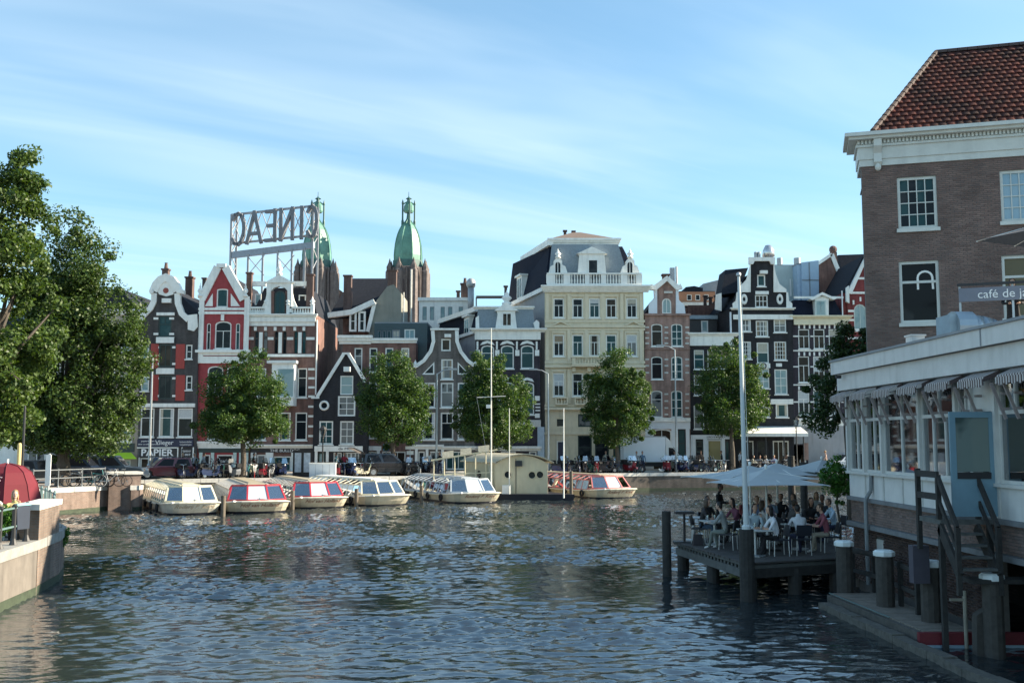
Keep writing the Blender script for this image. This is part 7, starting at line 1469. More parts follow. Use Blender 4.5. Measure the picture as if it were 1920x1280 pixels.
for i, px in enumerate(pxs):
    p, an = quay_pt(px, 1.2 + .95 * (i % 3)); sc_b = i % 2 == 1 and px < 1330; rot = an + (R(90) if seq.random() < .5 else R(-90)) + R(seq.uniform(-28, 28))
    if seq.random() < .25: rot = an + R(seq.uniform(-25, 25))
    if sc_b:
        k = seq.choice([0, 0, 0, 0, 1, 2, 2, 3, 4, 5, 5]); o = sk_ if not used_s else clone(sk_); used_s = True; retag(o, body=scol[k], front_guard=scol[k]); tag(o, '%s scooter parked on the quay %s' % (snames[k], near(px)), 'scooter', 'scooters parked along the quay')
    else:
        k = seq.choice([0, 0, 0, 0, 1, 2, 3, 4, 5, 6]); o = bk if not used_b else clone(bk); used_b = True; retag(o, frame=cols[k], mudguard=cols[k]); tag(o, '%s bicycle parked on the quay %s' % (names[k], near(px)), 'bicycle', 'bicycles parked along the quay')
    put(o, p.x, p.y, STREET + .006, rot)
for i, px in enumerate((118, 138, 158, 178, 206, 219)):
    o = clone(bk); k = (0, 5, 0, 6, 3, 0)[i]; retag(o, frame=cols[k], mudguard=cols[k]); tag(o, '%s bicycle leaning behind the steel street railing' % names[k], 'bicycle', 'bicycles behind the steel railing'); x = at(px, 900, 61.6).x; put(o, x, 61.6 + .15 * (i % 2), STREET + .006, R(seq.uniform(-15, 15)))
# ------------------------------------------------------------------ motor vehicles
def car(name, label, x, y, rz, paint, L=4.2, H=1.48, Wd=1.75, hatch=0., group='cars parked near the quay', suv=False):
    r = empty(name, (x, y, STREET + .01), rz, label, 'car', group); g = .2 if not suv else .28; h1 = H * .58
    def archp(cx, rr=.36): return [(cx + rr * math.cos(math.pi * (1 - i / 6)), .33 + rr * math.sin(math.pi * (1 - i / 6))) for i in range(7)]
    xr, xf = -L * .31, L * .31
    prof = [(-L / 2, g + .1), (xr - .37, g)] + archp(xr) + [(xr + .37, g), (xf - .37, g)] + archp(xf) + [(xf + .37, g), (L / 2, g + .12), (L / 2 + .02, h1 * .7), (L / 2 - .15, h1 * .88), (L * .2, h1), (-L / 2 + .05, h1 * 1.02), (-L / 2 - .02, h1 * .7)]
    bo = MB().prism(prof, -Wd / 2, Wd / 2).build('body', paint, r); bv = bo.modifiers.new('soft', 'BEVEL'); bv.width = .05; bv.segments = 2
    a, b, c, d = -L / 2 + .12, L * .22, L * .06, -L / 2 + (.28 if suv or L < 4.3 else .6)
    yb, yt = Wd / 2 - .03, Wd / 2 - .2
    cb = MB().hexa([(a, -yb, h1 - .02), (b, -yb, h1 - .02), (b, yb, h1 - .02), (a, yb, h1 - .02)], [(d, -yt, H), (c, -yt, H), (c, yt, H), (d, yt, H)]).build('cabin', paint, r)
    gl = GLASS('car_glass', (.012, .014, .018), .03)
    for s in (-1, 1):
        for u0, u1 in ((.06, .46), (.52, .93)):
            def lp(u, v): p = Vector((a, s * yb, h1)).lerp(Vector((b, s * yb, h1)), u); q = Vector((d, s * yt, H)).lerp(Vector((c, s * yt, H)), u); w = p.lerp(q, v); return (w.x, w.y + s * .012, w.z)
            MB().add([lp(u0, .12), lp(u1, .12), lp(u1 - .03, .86), lp(u0 + .03, .86)], [(0, 1, 2, 3)]).build('side_window', gl, r, fix=False)
    for (p0, p1, e) in ((b, c, 1), (a, d, -1)):
        q0 = p0 + (p1 - p0) * .12 + e * .015; q1 = p0 + (p1 - p0) * .88 + e * .015; MB().add([(q0, -yb * .92, h1 + (H - h1) * .1), (q0, yb * .92, h1 + (H - h1) * .1), (q1, yt * .95, h1 + (H - h1) * .88), (q1, -yt * .95, h1 + (H - h1) * .88)], [(0, 1, 2, 3)]).build('windscreen' if e > 0 else 'rear_window', gl, r, fix=False)
    for xw_ in (xr, xf):
        for s in (-1, 1): w = MB().cyl((xw_, s * (Wd / 2 - .2), .32), (xw_, s * (Wd / 2 + .005), .32), .32, n=18).build('wheel', RUBBER, r); MB().cyl((xw_, s * (Wd / 2 - .01), .32), (xw_, s * (Wd / 2 + .015), .32), .2, n=14).build('rim', CHROME, w)
    for s in (-1, 1): MB().box(L / 2 - .1, s * .5, h1 * .66, L / 2 + .03, s * .8, h1 * .84).build('headlight', CHROME, r); MB().box(-L / 2 - .03, s * .6, h1 * .7, -L / 2 + .05, s * .84, h1 * .95).build('tail_light', BOATRED, r)
    if hatch: MB().hexa([(d - .02, -yt, H - .02), (d + .06, -yt, H + .03), (d + .06, yt, H + .03), (d - .02, yt, H - .02)], [(d - 1.0, -yt, H + .42), (d - .95, -yt, H + .48), (d - .95, yt, H + .48), (d - 1.0, yt, H + .42)]).build('tailgate', paint, r)
    return r
CARR = M('car_red', (.11, .012, .022), .25, .05, coat=.6); CARD = M('car_dark_blue', (.02, .025, .06), .25, .05, coat=.6); CARK = M('car_black', (.015, .016, .02), .22, .05, coat=.6); CARW = M('car_white', (.65, .67, .68), .3, .05, coat=.5); CARN = M('car_navy', (.012, .022, .045), .3, .05, coat=.5)
p, an = quay_pt(312, 2.4); car('parked_car', 'dark red hatchback parked on the quay before the paper shop', p.x, p.y, an + R(185), CARR, 4.0)
p, an = quay_pt(338, 6.); car('parked_car', 'dark blue car parked behind the red hatchback', p.x, p.y, an + R(5), CARD, 4.2)
p, an = quay_pt(728, 2.2); car('parked_car', 'black off road car with its tailgate raised under the second street tree', p.x, p.y, an + R(2), CARK, 4.5, 1.72, 1.85, hatch=1, suv=True)
car('parked_car', 'navy van like car behind the steel railing', at(150, 890, 68).x, 68, R(6), CARN, 4.4, 1.75, 1.8, suv=True); car('parked_car', 'blue grey car behind the steel railing by the lime awning', at(212, 890, 70).x, 70, R(8), M('car_bluegrey', (.025, .045, .07), .3, .05, coat=.5), 4.3, 1.7, 1.8, suv=True)
car('parked_car', 'black car behind the steel railing under the broad elm', at(95, 890, 67).x, 67, R(4), CARK, 4.2)
p, an = quay_pt(1585, 5.); car('parked_car', 'white car on the quay near the crimson banded house', p.x, p.y, an + R(175), CARW, 4.3, 1.5)
# white box truck
p, an = quay_pt(1214, 5.0); tr = empty('box_truck', (p.x, p.y, STREET + .01), R(2), 'white box truck parked before the rose brick house', 'truck'); TW = M('truck_white_shade', (.74, .79, .84), .4, .05, 1); TWF = M('truck_cab_white', (.75, .75, .73), .35, .05, 1)  # bluish shade tinted into the box white, cab keeps a warmer white
MB().box(-2.35, -1.05, .85, 1.35, 1.05, 3.05).build('cargo_box', TW, tr); MB().box(-2.38, -1.08, .8, 1.38, 1.08, .87).box(-2.38, -1.08, 3.02, 1.38, 1.08, 3.1).build('box_trim', GALV, tr)
MB().prism([(1.4, .4), (3.3, .4), (3.35, .95), (3.1, 1.25), (2.6, 1.42), (2.0, 2.2), (1.4, 2.3)], -1.0, 1.0).build('cab', TWF, tr); MB().prism([(1.38, 2.3), (2.0, 2.22), (1.75, 2.75), (1.4, 3.05)], -.98, .98).build('fairing', TWF, tr)
for s in (-1, 1): MB().prism([(1.65, 1.35), (2.55, 1.4), (2.05, 2.05), (1.65, 2.1)], s * 1.005, s * 1.015).build('side_window', MATS['car_glass'], tr)
MB().hexa([(2.66, -.85, 1.48), (2.66, .85, 1.48), (2.6, .85, 1.48), (2.6, -.85, 1.48)], [(2.12, -.8, 2.15), (2.12, .8, 2.15), (2.06, .8, 2.15), (2.06, -.8, 2.15)]).build('windscreen', MATS['car_glass'], tr)
for x in (-1.4, 2.5):
    for s in (-1, 1): w = MB().cyl((x, s * .75, .38), (x, s * .99, .38), .38, n=18).build('wheel', RUBBER, tr); MB().cyl((x, s * .97, .38), (x, s * 1.0, .38), .22, n=12).build('rim', GALV, w)
MB().box(-2.2, -.9, .45, 3.2, .9, .8).build('chassis', IRON, tr)
# ------------------------------------------------------------------ terrace furniture
CHD = M('chair_dark', (.02, .024, .035), .5, .15); TTOP = M('table_top', (.5, .53, .52), .4, .08)
def chair():
    r = empty('terrace_chair'); MB().box(-.22, -.22, .43, .22, .22, .47).build('seat', CHD, r)
    b = MB()
    b.hexa([(-.23, -.22, .55), (-.19, -.22, .55), (-.19, .22, .55), (-.23, .22, .55)], [(-.29, -.22, .86), (-.26, -.22, .86), (-.26, .22, .86), (-.29, .22, .86)]); b.build('backrest', CHD, r)
    for x in (-.2, .2):
        for y in (-.2, .2): MB().cyl((x * 1.1, y * 1.08, 0), (x, y, .44), .015, n=6).build('leg', METAL, r)
    for y in (-.2, .2): MB().cyl((-.2, y, .45), (-.27, y, .88), .015, n=6).build('upright', METAL, r)
    return r
def table():
    r = empty('terrace_table'); MB().box(-.4, -.4, .71, .4, .4, .745).build('top', TTOP, r); MB().lathe([(.3, 0), (.3, .03), (.045, .05), (.045, .71)], (0, 0, 0), 12).build('pedestal', METAL, r); return r
# ------------------------------------------------------------------ people
EYE = M('eye_dark', (.02, .015, .012), .4); LIP = M('lip', (.32, .13, .11), .6)
def grow(nodes, edges):
    """nodes: name -> (pos, radius); one continuous skin"""
    me = bpy.data.meshes.new('sk'); names_ = list(nodes); bm = bmesh.new(); lay = bm.verts.layers.skin.verify(); vs = {}
    for k in names_:
        v = bm.verts.new(nodes[k][0]); r = nodes[k][1]; v[lay].radius = r if isinstance(r, tuple) else (r, r); v[lay].use_root = k == 'pelvis'; vs[k] = v
    for a, b in edges: bm.edges.new((vs[a], vs[b]))
    bm.to_mesh(me); bm.free(); o = bpy.data.objects.new('sk', me); COL.objects.link(o); s = o.modifiers.new('s', 'SKIN'); s.use_smooth_shade = True; s.branch_smoothing = .6; sd = o.modifiers.new('d', 'SUBSURF'); sd.levels = 1; sd.render_levels = 1
    dg = bpy.context.evaluated_depsgraph_get(); dg.update(); out = bpy.data.meshes.new_from_object(o.evaluated_get(dg)); bpy.data.objects.remove(o); return out
def seg_d(p, a, b):
    ab = b - a; t = max(0, min(1, (p - a).dot(ab) / max(1e-9, ab.length_squared))); return (p - (a + ab * t)).length
def figure(pose):
    """faces +x. regions: 0 skin, 1 top, 2 trousers, 3 shoes"""
    V = Vector; N = {}; 
    sit = pose.startswith('sit'); hz = .55 if sit else .93; lean = {'sit_fwd': .14, 'sit_back': -.06, 'sit_face': .1}.get(pose, .02)
    N['pelvis'] = (V((0, 0, hz)), (.15, .12)); N['waist'] = (V((lean * .4, 0, hz + .2)), (.135, .11)); N['chest'] = (V((lean * .9, 0, hz + .42)), (.165, .12)); N['collar'] = (V((lean * 1.05, 0, hz + .53)), (.10, .085)); N['neck'] = (V((lean * 1.2 + .01, 0, hz + .60)), .052); N['skull'] = (V((lean * 1.35 + .03, 0, hz + .68)), .06)
    E = [('pelvis', 'waist'), ('waist', 'chest'), ('chest', 'collar'), ('collar', 'neck'), ('neck', 'skull')]; reg = {('pelvis', 'waist'): 1, ('waist', 'chest'): 1, ('chest', 'collar'): 1, ('collar', 'neck'): 0, ('neck', 'skull'): 0}
    for s, S in ((1, 'L'), (-1, 'R')):
        sh = V((lean * .95, s * .18, hz + .49)); N['sh' + S] = (sh, .062)
        if pose == 'sit_fwd': el = V((.16 + lean, s * .25, hz + .23)); wr = V((.38 + lean, s * .14, hz + .24))
        elif pose == 'sit_face': el = V((.2 + lean, s * .22, hz + .22)); wr = V((.33 + lean, s * .10, hz + .5)) if s > 0 else V((.36 + lean, s * .1, hz + .2))
        elif sit: el = V((.02, s * .27, hz + .22)); wr = V((.24, s * .2, hz + .13))
        elif pose == 'walk': el = V((.1 * s, s * .25, 1.16)); wr = V((.2 * s + .05, s * .25, .93))
        elif pose == 'hold': el = V((.05, s * .25, 1.16)); wr = V((.27, s * .13, 1.14))
        else: el = V((-.03, s * .25, 1.15)); wr = V((.05, s * .27, .9))
        hd = wr + (wr - el).normalized() * .075
        N['el' + S] = (el, .045); N['wr' + S] = (wr, .03); N['hd' + S] = (hd, (.036, .022))
        E += [('chest', 'sh' + S), ('sh' + S, 'el' + S), ('el' + S, 'wr' + S), ('wr' + S, 'hd' + S)]; reg[('chest', 'sh' + S)] = 1; reg[('sh' + S, 'el' + S)] = 1; reg[('el' + S, 'wr' + S)] = 4; reg[('wr' + S, 'hd' + S)] = 0
        hp = V((0, s * .09, hz - .04))
        if sit: kn = V((.43, s * .12, hz - .02)); an_ = V((.42 + (.1 if s > 0 else -.08), s * .11, .09)); 
        elif pose == 'walk': kn = V((.16 * s * -1 + .08, s * .09, .5)); an_ = V((-.26 * s, s * .09, .1))
        else: kn = V((.02, s * .11, .5)); an_ = V((0, s * .12, .09))
        to = an_ + V((.15, s * .03, -.045)); heel = an_ + V((-.03, 0, -.04))
        N['hp' + S] = (hp, .095); N['kn' + S] = (kn, .065); N['ca' + S] = (kn.lerp(an_, .35) + V((-.015, 0, 0)), .06); N['an' + S] = (an_, .042); N['to' + S] = (to, (.045, .03))
        for e, q in ((('pelvis', 'hp' + S), 2), (('hp' + S, 'kn' + S), 2), (('kn' + S, 'ca' + S), 2), (('ca' + S, 'an' + S), 2), (('an' + S, 'to' + S), 3)): E.append(e); reg[e] = q
    me = grow(N, E); me.materials.clear()
    segs = [(N[a][0], N[b][0], reg[(a, b)], (N[a][1][0] if isinstance(N[a][1], tuple) else N[a][1])) for a, b in E]
    bm = bmesh.new(); bm.from_mesh(me)
    for f in bm.faces:
        c = f.calc_center_median(); best = min(segs, key=lambda q: seg_d(c, q[0], q[1]) - q[3] * .5); f.material_index = best[2]
        if best[2] == 1 and c.z < hz + .02 and not sit: f.material_index = 2
    def addmb(mb, mi):
        bv = [bm.verts.new(v) for v in mb.v]
        for f in mb.f:
            try: q = bm.faces.new([bv[i] for i in f]); q.material_index = mi; q.smooth = True
            except ValueError: pass
    hc = N['skull'][0] + V((.012, 0, .075))
    addmb(MB().ball(hc, .093, .074, .115, 12, 9), 0); addmb(MB().ball(hc + V((.085, 0, -.012)), .022, .013, .022, 6, 5), 0); addmb(MB().ball(hc + V((.05, 0, -.075)), .04, .045, .035, 8, 6), 0)
    for s in (1, -1): addmb(MB().ball(hc + V((-.005, s * .075, -.01)), .02, .01, .03, 6, 5), 0); addmb(MB().ball(hc + V((.083, s * .03, .012)), .010, .013, .008, 6, 4), 5)
    addmb(MB().box(hc.x + .078, -.022, hc.z - .055, hc.x + .09, .022, hc.z - .046), 6)
    for s, S in ((1, 'L'), (-1, 'R')):
        wr, hd = N['wr' + S][0], N['hd' + S][0]; d = (hd - wr).normalized(); up = V((0, 0, 1)); sd = d.cross(up).normalized()
        if sd.length < .1: sd = V((0, 1, 0))
        nn = sd.cross(d).normalized()
        for i, ln in enumerate((.062, .072, .068, .052)):
            b0 = hd + sd * (.03 * (i - 1.5) / 1.5) + d * .01; b1 = b0 + d * ln * .55 - nn * .008; b2 = b1 + d * ln * .4 - nn * .022; addmb(MB().cyl(b0, b1, .0095, .009, 6).cyl(b1, b2, .009, .0065, 6), 0)
        b0 = wr.lerp(hd, .6) + sd * (.03 * -s); b1 = b0 + d * .035 + sd * (.022 * -s); addmb(MB().cyl(b0, b1, .011, .010, 6).cyl(b1, b1 + d * .03, .010, .007, 6), 0)
    bm.to_mesh(me); bm.free(); me.name = 'person_' + pose
    return me, hc
FIG = {p: figure(p) for p in ('sit_fwd', 'sit_back', 'sit_face', 'stand', 'walk', 'hold')}
SKIN = [M('skin_a', (.50, .29, .20), .55, .08), M('skin_b', (.38, .20, .13), .55, .08), M('skin_c', (.17, .085, .055), .55, .08), M('skin_d', (.56, .35, .26), .55, .08)]
HAIR = {'black': M('hair_black', (.012, .01, .01), .5, .3, 20), 'brown': M('hair_brown', (.06, .035, .02), .5, .3, 20), 'blond': M('hair_blond', (.33, .22, .10), .5, .2, 20), 'grey': M('hair_grey', (.3, .29, .28), .6, .2, 20)}
def hair_mesh(kind):
    mb = MB()
    if kind == 'short': mb.ball((-.014, 0, .022), .098, .083, .11, 12, 9); mb.ball((-.05, 0, -.03), .055, .07, .06, 8, 6)
    else: mb.ball((-.016, 0, .02), .103, .09, .114, 12, 9); mb.ball((-.065, 0, -.1), .055, .088, .15, 10, 7); mb.ball((-.02, .07, -.07), .04, .028, .12, 8, 6); mb.ball((-.02, -.07, -.07), .04, .028, .12, 8, 6)
    return mb
HM = {}
for kind in ('short', 'long'):
    mb = hair_mesh(kind); me = bpy.data.meshes.new('hair_' + kind)
    # keep the face free: drop faces in front of the forehead line
    fs = [f for f in mb.f if sum(mb.v[i][0] for i in f) / len(f) < (.045 if sum(mb.v[i][2] for i in f) / len(f) > .055 else .012)]
    me.from_pydata(mb.v, [], fs); me.polygons.foreach_set('use_smooth', [True] * len(me.polygons)); me.update(); HM[kind] = me
CL = {}
def cloth(c):
    if c not in CL: CL[c] = M('cloth_%02d' % len(CL), c, .9, .15, 9, bump=.15)
    return CL[c]
def person(label, x, y, z, rz, pose, top, leg, skin=0, hair='brown', long=False, sleeves=True, shoe=(.03, .03, .03), group=None, sc_=1.):
    me, hc = FIG[pose]; me = me.copy(); tm_, lm, sm = cloth(top), cloth(leg), cloth(shoe); sk = SKIN[skin]
    for m in (sk, tm_, lm, sm, tm_ if sleeves else sk, EYE, LIP): me.materials.append(m)
    o = bpy.data.objects.new('person', me); COL.objects.link(o); o.location = (x, y, z); o.rotation_euler = (0, 0, rz); o.scale = (sc_, sc_, sc_); tag(o, label, 'person', group)
    key = ('long' if long else 'short'); hm = HM[key].copy(); hm.materials.append(HAIR[hair]); hh = bpy.data.objects.new('hair', hm); COL.objects.link(hh); hh.parent = o; hh.location = hc
    return o
W_, Bk, Nv, Gy, Jn, Bg, Lb_ = (.62, .64, .68), (.016, .016, .018), (.02, .025, .06), (.2, .2, .2), (.08, .13, .2), (.36, .32, .25), (.3, .42, .55)
ch0 = chair(); tb0 = table(); used = [False, False]
def place_chair(x, y, z, rz, label):
    o = ch0 if not used[0] else clone(ch0); used[0] = True; put(o, x, y, z, rz); tag(o, label, 'chair', 'dark chairs on the wooden terrace'); return o
def place_table(x, y, z, rz, label, grp='square tables on the wooden terrace'):
    o = tb0 if not used[1] else clone(tb0); used[1] = True; put(o, x, y, z, rz); tag(o, label, 'table', grp); return o
TG = 'guests on the wooden terrace'; dz = DZ + .004
guests = [ # px, depth, facing deg (0 = right, 90 = away, 180 = left, 270 = to camera), pose, top, leg, skin, hair, long, sleeves, what
 (1500, 29.75, 95, 'sit_fwd', W_, Nv, 0, 'black', 0, 1, 'in a white shirt seen from behind in a dark chair'),
 (1457, 29.5, 185, 'sit_fwd', (.66, .68, .72), Bk, 0, 'black', 1, 0, 'with long black hair in a white tee turned sideways'),
 (1552, 30.4, 178, 'sit_fwd', (.32, .10, .13), Bg, 3, 'brown', 0, 0, 'in a red patterned shirt and beige trousers'),
 (1412, 30.6, 275, 'sit_face', (.42, .52, .58), Bk, 0, 'black', 0, 1, 'in a pale blue shirt facing the water'),
 (1362, 31.2, 150, 'sit_fwd', (.27, .28, .27), (.17, .19, .17), 3, 'black', 0, 1, 'in a grey checked shirt and olive trousers'),
 (1313, 33.2, 340, 'sit_fwd', (.04, .035, .035), Jn, 0, 'brown', 1, 0, 'with long brown hair and blue jeans at the water corner'),
 (1328, 34.6, 300, 'sit_back', Bk, Bk, 1, 'black', 0, 1, 'in black beside the long haired guest'),
 (1384, 33.4, 200, 'sit_fwd', (.16, .05, .08), Bk, 0, 'black', 1, 0, 'in a dark wine top behind the checked shirt'),
 (1421, 34.9, 250, 'sit_fwd', (.16, .22, .36), Nv, 0, 'black', 0, 1, 'in a mid blue shirt under the wide parasol'),
 (1438, 35.9, 290, 'sit_face', (.28, .40, .52), Nv, 3, 'brown', 1, 1, 'in a light blue top behind the parasol pole'),
 (1453, 34.2, 180, 'sit_fwd', (.36, .28, .40), Gy, 0, 'brown', 0, 0, 'in a lilac top'),
 (1464, 36.2, 240, 'sit_back', Bk, Bk, 1, 'black', 0, 1, 'in a black jacket before the mooring piles'),
 (1496, 36.0, 200, 'sit_face', (.30, .30, .33), Nv, 0, 'brown', 1, 1, 'in a grey scarf and top between the piles'),
 (1518, 33.8, 268, 'sit_fwd', Bk, Bk, 1, 'black', 1, 1, 'with long black hair facing the water'),
 (1541, 35.4, 230, 'sit_back', (.03, .04, .05), Bk, 2, 'black', 0, 1, 'in charcoal at the back by the shrub'),
 (1566, 33.2, 190, 'sit_fwd', (.45, .58, .7), Nv, 0, 'brown', 0, 1, 'in a sky blue shirt close to the shrub'),
 (1478, 32.4, 10, 'sit_fwd', (.10, .09, .09), Bk, 1, 'brown', 0, 1, 'in a brown jumper at the middle table'),
 (1432, 32.2, 10, 'sit_back', (.42, .40, .38), Gy, 0, 'brown', 1, 0, 'in a pale grey top at the middle table'),
 (1398, 35.9, 300, 'sit_back', (.25, .06, .06), Nv, 0, 'black', 0, 1, 'in a brick red jumper at the back'),
 (1530, 37.4, 260, 'sit_fwd', (.4, .42, .42), Bk, 0, 'blond', 1, 1, 'with long blond hair at the back')]
for (px, Y, fa, pose, top, leg, sk, hr, lg_, sl, what) in guests:
    x = at(px, 960, Y).x; person('seated guest ' + what, x, Y, dz - .02, R(fa), pose, top, leg, sk, hr, bool(lg_), bool(sl), (.5, .5, .48) if px in (1552, 1362) else (.03, .03, .03), TG)
    place_chair(x - .04 * math.cos(R(fa)), Y - .04 * math.sin(R(fa)), dz, R(fa), 'chair of the guest ' + what)
person('standing waiter in black among the terrace guests', at(1348, 950, 35.2).x, 35.2, dz, R(330), 'hold', Bk, Bk, 2, 'black', group=TG)
for px, Y, lab in ((1300, 34.0, 'at the water corner'), (1340, 32.6, 'beside the checked shirt'), (1415, 29.4, 'next to the flagpole'), (1497, 31.2, 'before the white shirt'), (1440, 33.4, 'in the middle of the terrace'), (1520, 35.2, 'by the mooring piles'), (1412, 36.0, 'under the wide parasol'), (1470, 37.6, 'at the back edge')):
    place_table(at(px, 980, Y).x, Y, dz, R(8), 'square pale terrace table ' + lab)
gm_ = CLEAR('tumbler', (.8, .84, .84), .9); drink = M('drink_amber', (.35, .16, .03), .2)
for px, Y, lab in ((1340, 32.6, 'beside the checked shirt'), (1415, 29.4, 'next to the flagpole'), (1497, 31.2, 'before the white shirt'), (1440, 33.4, 'in the middle of the terrace')):
    for k, (ax, ay) in enumerate(((-.2, .1), (.15, -.12), (.05, .25))):
        g = empty('drinking_glass', (at(px, 980, Y).x + ax, Y + ay, dz + .749), label=('amber beer glass', 'half full tumbler', 'tall clear glass')[k] + ' on the terrace table ' + lab, cat='glass', group='drinks on the terrace tables'); MB().lathe([(.032, 0), (.04, .15), (.038, .15), (.03, .01)], (0, 0, 0), 8).build('tumbler', gm_, g); MB().lathe([(.028, .012), (.034, .1 - .03 * k)], (0, 0, 0), 8).build('drink', drink, g)
o = empty('terrace_stand', (5.55, 33.4, dz), label='dark stand with flat top at the water corner of the terrace', cat='stand'); MB().box(-.3, -.2, .9, .3, .2, .98).build('top', BLACKP, o); MB().cyl((0, 0, .03), (0, 0, .9), .04, n=8).build('leg', BLACKP, o); MB().box(-.35, -.25, 0, .35, .25, .03).build('foot', BLACKP, o)
bagm = M('bag_dark', (.03, .025, .03), .7); bx = at(1308, 990, 32.4); o = MB().hexa([(bx.x - .16, 32.3, dz), (bx.x + .16, 32.3, dz), (bx.x + .16, 32.5, dz), (bx.x - .16, 32.5, dz)], [(bx.x - .13, 32.34, dz + .34), (bx.x + .13, 32.34, dz + .34), (bx.x + .13, 32.46, dz + .34), (bx.x - .13, 32.46, dz + .34)]).torus((bx.x, 32.4, dz + .36), .09, .012, 'y', 12, 4).build('handbag', bagm, world=True); tag(o, 'dark handbag standing on the deck at the water corner', 'bag')
# people on the far quay
QG = 'people along the far quay'
walkers = [(385, 4.6, 'walk', 10, (.3, .34, .4), Gy, 'brown', 'in grey blue before the paper shop'), (369, 4.4, 'stand', 250, (.28, .3, .34), Nv, 'grey', 'in a grey coat before the paper shop'), (347, 4.9, 'stand', 280, Bk, Bk, 'blond', 'in black before the paper shop'), (648, 3.0, 'stand', 270, (.42, .03, .05), Nv, 'brown', 'in a red jacket before the small black gable'), (634, 2.5, 'stand', 200, (.1, .4, .38), Gy, 'brown', 'in a turquoise coat before the small black gable'), (806, 3.4, 'stand', 300, (.5, .55, .6), Nv, 'black', 'in pale blue by the grey neck gable'), (826, 2.6, 'hold', 240, Bk, Nv, 'brown', 'in black with raised arms by the grey neck gable'), (1135, 4.4, 'stand', 260, (.55, .5, .42), Bk, 'brown', 'in cream before the yellow house'), (1265, 2.8, 'walk', 180, (.6, .6, .6), Bk, 'black', 'in white passing the truck'), (1192, 2.2, 'stand', 270, (.3, .3, .32), Nv, 'black', 'in grey before the truck'), (1384, 5.4, 'walk', 20, (.6, .64, .7), Bk, 'black', 'in a white shirt and black trousers by the cafe canopy'), (1351, 5.0, 'stand', 170, Bk, (.3, .2, .16), 'brown', 'in black before the shop window with painted gold reflection'), (1545, 5.0, 'walk', 175, (.45, .3, .24), Bg, 'blond', 'in a tan top near the white car'), (566, 5., 'stand', 90, (.3, .3, .33), Nv, 'black', 'in grey before the black sign board'), (478, 3.4, 'walk', 10, Bk, Nv, 'black', 'in black beside the first street tree'), (1203, 3.0, 'stand', 260, (.12, .2, .3), Nv, 'brown', 'in steel blue before the truck'), (1312, 3.6, 'stand', 280, Bk, Bk, 'brown', 'in black by the white shop front')]
for px, off, pose, fa, top, leg, hr, what in walkers:
    p, an = quay_pt(px, off); person('person ' + what, p.x, p.y, STREET + .01, R(fa), pose, top, leg, random.randrange(2), hr, False, True, group=QG)
# cafe terrace under the far canopy
for i, (px, fa, top, hr) in enumerate(((1408, 0, (.5, .48, .4), 'brown'), (1424, 270, (.2, .2, .2), 'black'), (1440, 180, (.6, .6, .62), 'brown'), (1452, 250, (.3, .3, .5), 'blond'), (1466, 10, Bk, 'black'), (1480, 200, (.45, .45, .47), 'grey'))):
    Y = 91.4 + (i % 2) * 1.1; x = at(px, 860, Y).x; person('seated guest in %s under the far cafe canopy' % ('cream', 'dark grey', 'white', 'violet', 'black', 'light grey')[i], x, Y, STREET, R(fa), 'sit_fwd', top, Nv, i % 2, hr, i % 2 == 0, group='guests under the far cafe canopy')
    c = clone(ch0); put(c, x, Y, STREET, R(fa)); tag(c, 'dark chair of the guest in %s under the far cafe canopy' % ('cream', 'dark grey', 'white', 'violet', 'black', 'light grey')[i], 'chair', 'chairs under the far cafe canopy')
for i, px in enumerate((1416, 1446, 1473)): place_table(at(px, 860, 91.9).x, 91.9, STREET, 0, 'pale table under the far cafe canopy ' + ('at its tree end', 'at its middle', 'at its lantern end')[i], 'tables under the far cafe canopy')
# near left quay
person('woman in a yellow top with raised hand seated by the near iron railing', -13.9, 28.9, STREET - .05, R(-60), 'sit_face', (.55, .45, .2), Bk, 3, 'blond', True, False); c = clone(ch0); put(c, -13.93, 28.93, STREET, R(-60)); tag(c, 'chair of the woman in yellow by the near iron railing', 'chair')
person('person in cream seated behind the potted plant', -14.9, 29.6, STREET - .05, R(-30), 'sit_fwd', (.6, .55, .45), Gy, 3, 'brown', False, True); c = clone(ch0); put(c, -14.93, 29.63, STREET, R(-30)); tag(c, 'chair behind the potted plant', 'chair')
o = empty('jacket', (-13.05, 27.6, STREET + 1.02), R(75), 'dark and pale blue jacket hung over the near iron railing', 'jacket'); MB().hexa([(-.22, -.06, -.62), (.22, -.06, -.62), (.22, .07, -.6), (-.22, .07, -.6)], [(-.25, -.04, .03), (.25, -.04, .03), (.25, .04, .03), (-.25, .04, .03)]).build('body', M('jacket_navy', (.02, .03, .05), .8), o); MB().box(-.26, -.06, .0, .26, .06, .06).build('collar', M('jacket_teal', (.2, .4, .42), .8), o)
# person on the pavilion roof, behind the sign board
q = at(1898, 505, 25.7); person('guest with long brown hair at the roof terrace board', q.x, 25.75, ZF[2] + .06, R(250), 'hold', Bk, Bk, 0, 'brown', True, True, sc_=.98)
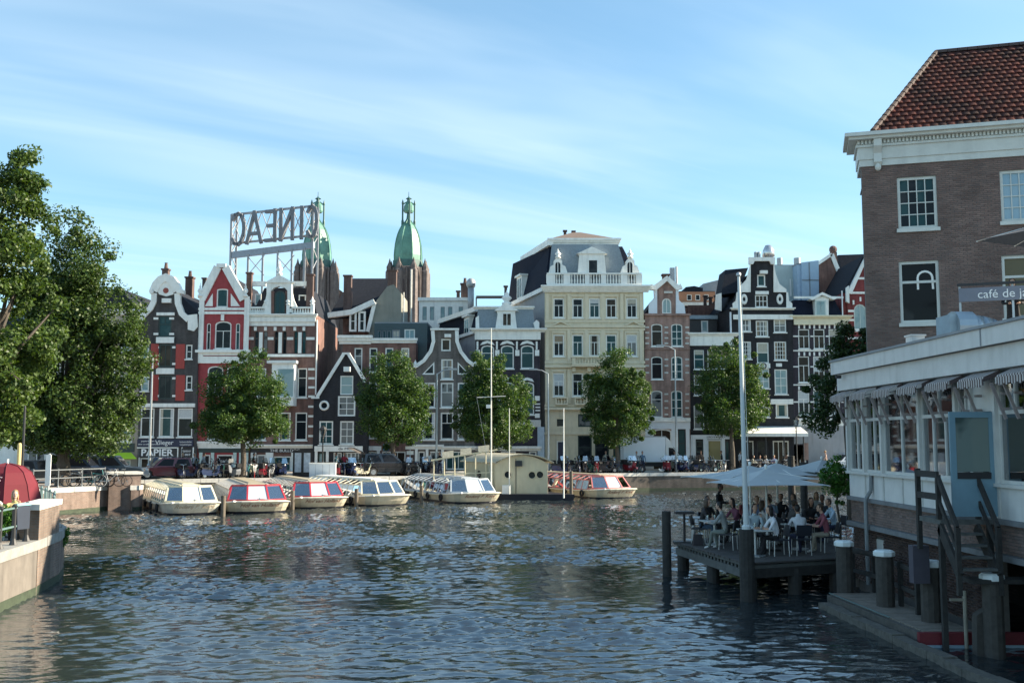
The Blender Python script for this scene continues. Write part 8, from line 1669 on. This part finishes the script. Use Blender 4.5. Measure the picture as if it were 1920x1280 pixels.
# red parasol
red = M('parasol_red', (.12, .005, .014), .8, .1, 3)
rp_ = empty('red_parasol', (-15.95, 32.6, STREET), R(0), 'dark red domed parasol with pale script on the near left quay', 'parasol')
prf = [(.06, 2.02), (.45, 1.93), (.7, 1.74), (.88, 1.38), (1.06, .66)]
for i in range(8):
    a0, a1 = R(-90 - 22.5 + 45 * i), R(-90 + 22.5 + 45 * i); mb = MB(); vs = []
    for r_, z in prf: vs += [(r_ * math.cos(a0), r_ * math.sin(a0), z), (r_ * math.cos(a1), r_ * math.sin(a1), z)]
    mb.add(vs + [(x * .985, y * .985, z - .012) for x, y, z in vs], [(2 * k, 2 * k + 1, 2 * k + 3, 2 * k + 2) for k in range(4)] + [(10 + 2 * k, 12 + 2 * k, 13 + 2 * k, 11 + 2 * k) for k in range(4)] + [(8, 9, 19, 18)]); mb.build('canopy_panel', red, rp_)
    MB().tube([(r_ * math.cos(a0) * 1.005, r_ * math.sin(a0) * 1.005, z + .006) for r_, z in prf], .014, 5).build('rib', red, rp_)
MB().cyl((0, 0, 0), (0, 0, 2.16), .035, n=8).build('pole', WHITE, rp_); MB().box(-.3, -.3, 0, .3, .3, .06).build('base', IRON, rp_)
text_mesh('rs', .44, M('script_pink', (.55, .42, .42), .7), 'lettering', rp_, Matrix.Translation((.02, -.76, 1.57)) @ Matrix.Rotation(R(64), 4, 'X'), depth=.004, shear=.3)
gull = empty('gull', (*quay_pt(1238, .2)[0], STREET + .04), R(180), 'white gull standing on the quay edge', 'bird'); MB().ball((0, 0, .2), .2, .085, .09, 10, 7).ball((.17, 0, .30), .06, .05, .055).cyl((.12, 0, .22), (.17, 0, .3), .05, .045, 8).cyl((.22, 0, .295), (.29, 0, .28), .015, .004, 6).build('body', WHITE, gull, smooth=True); MB().ball((-.08, .06, .22), .2, .03, .06).ball((-.08, -.06, .22), .2, .03, .06).build('wings', LEAD, gull, smooth=True)
for s in (-1, 1): MB().cyl((.0, s * .03, 0), (0, s * .03, .14), .008, n=5).build('leg', M('gull_leg', (.5, .35, .2), .6), gull)
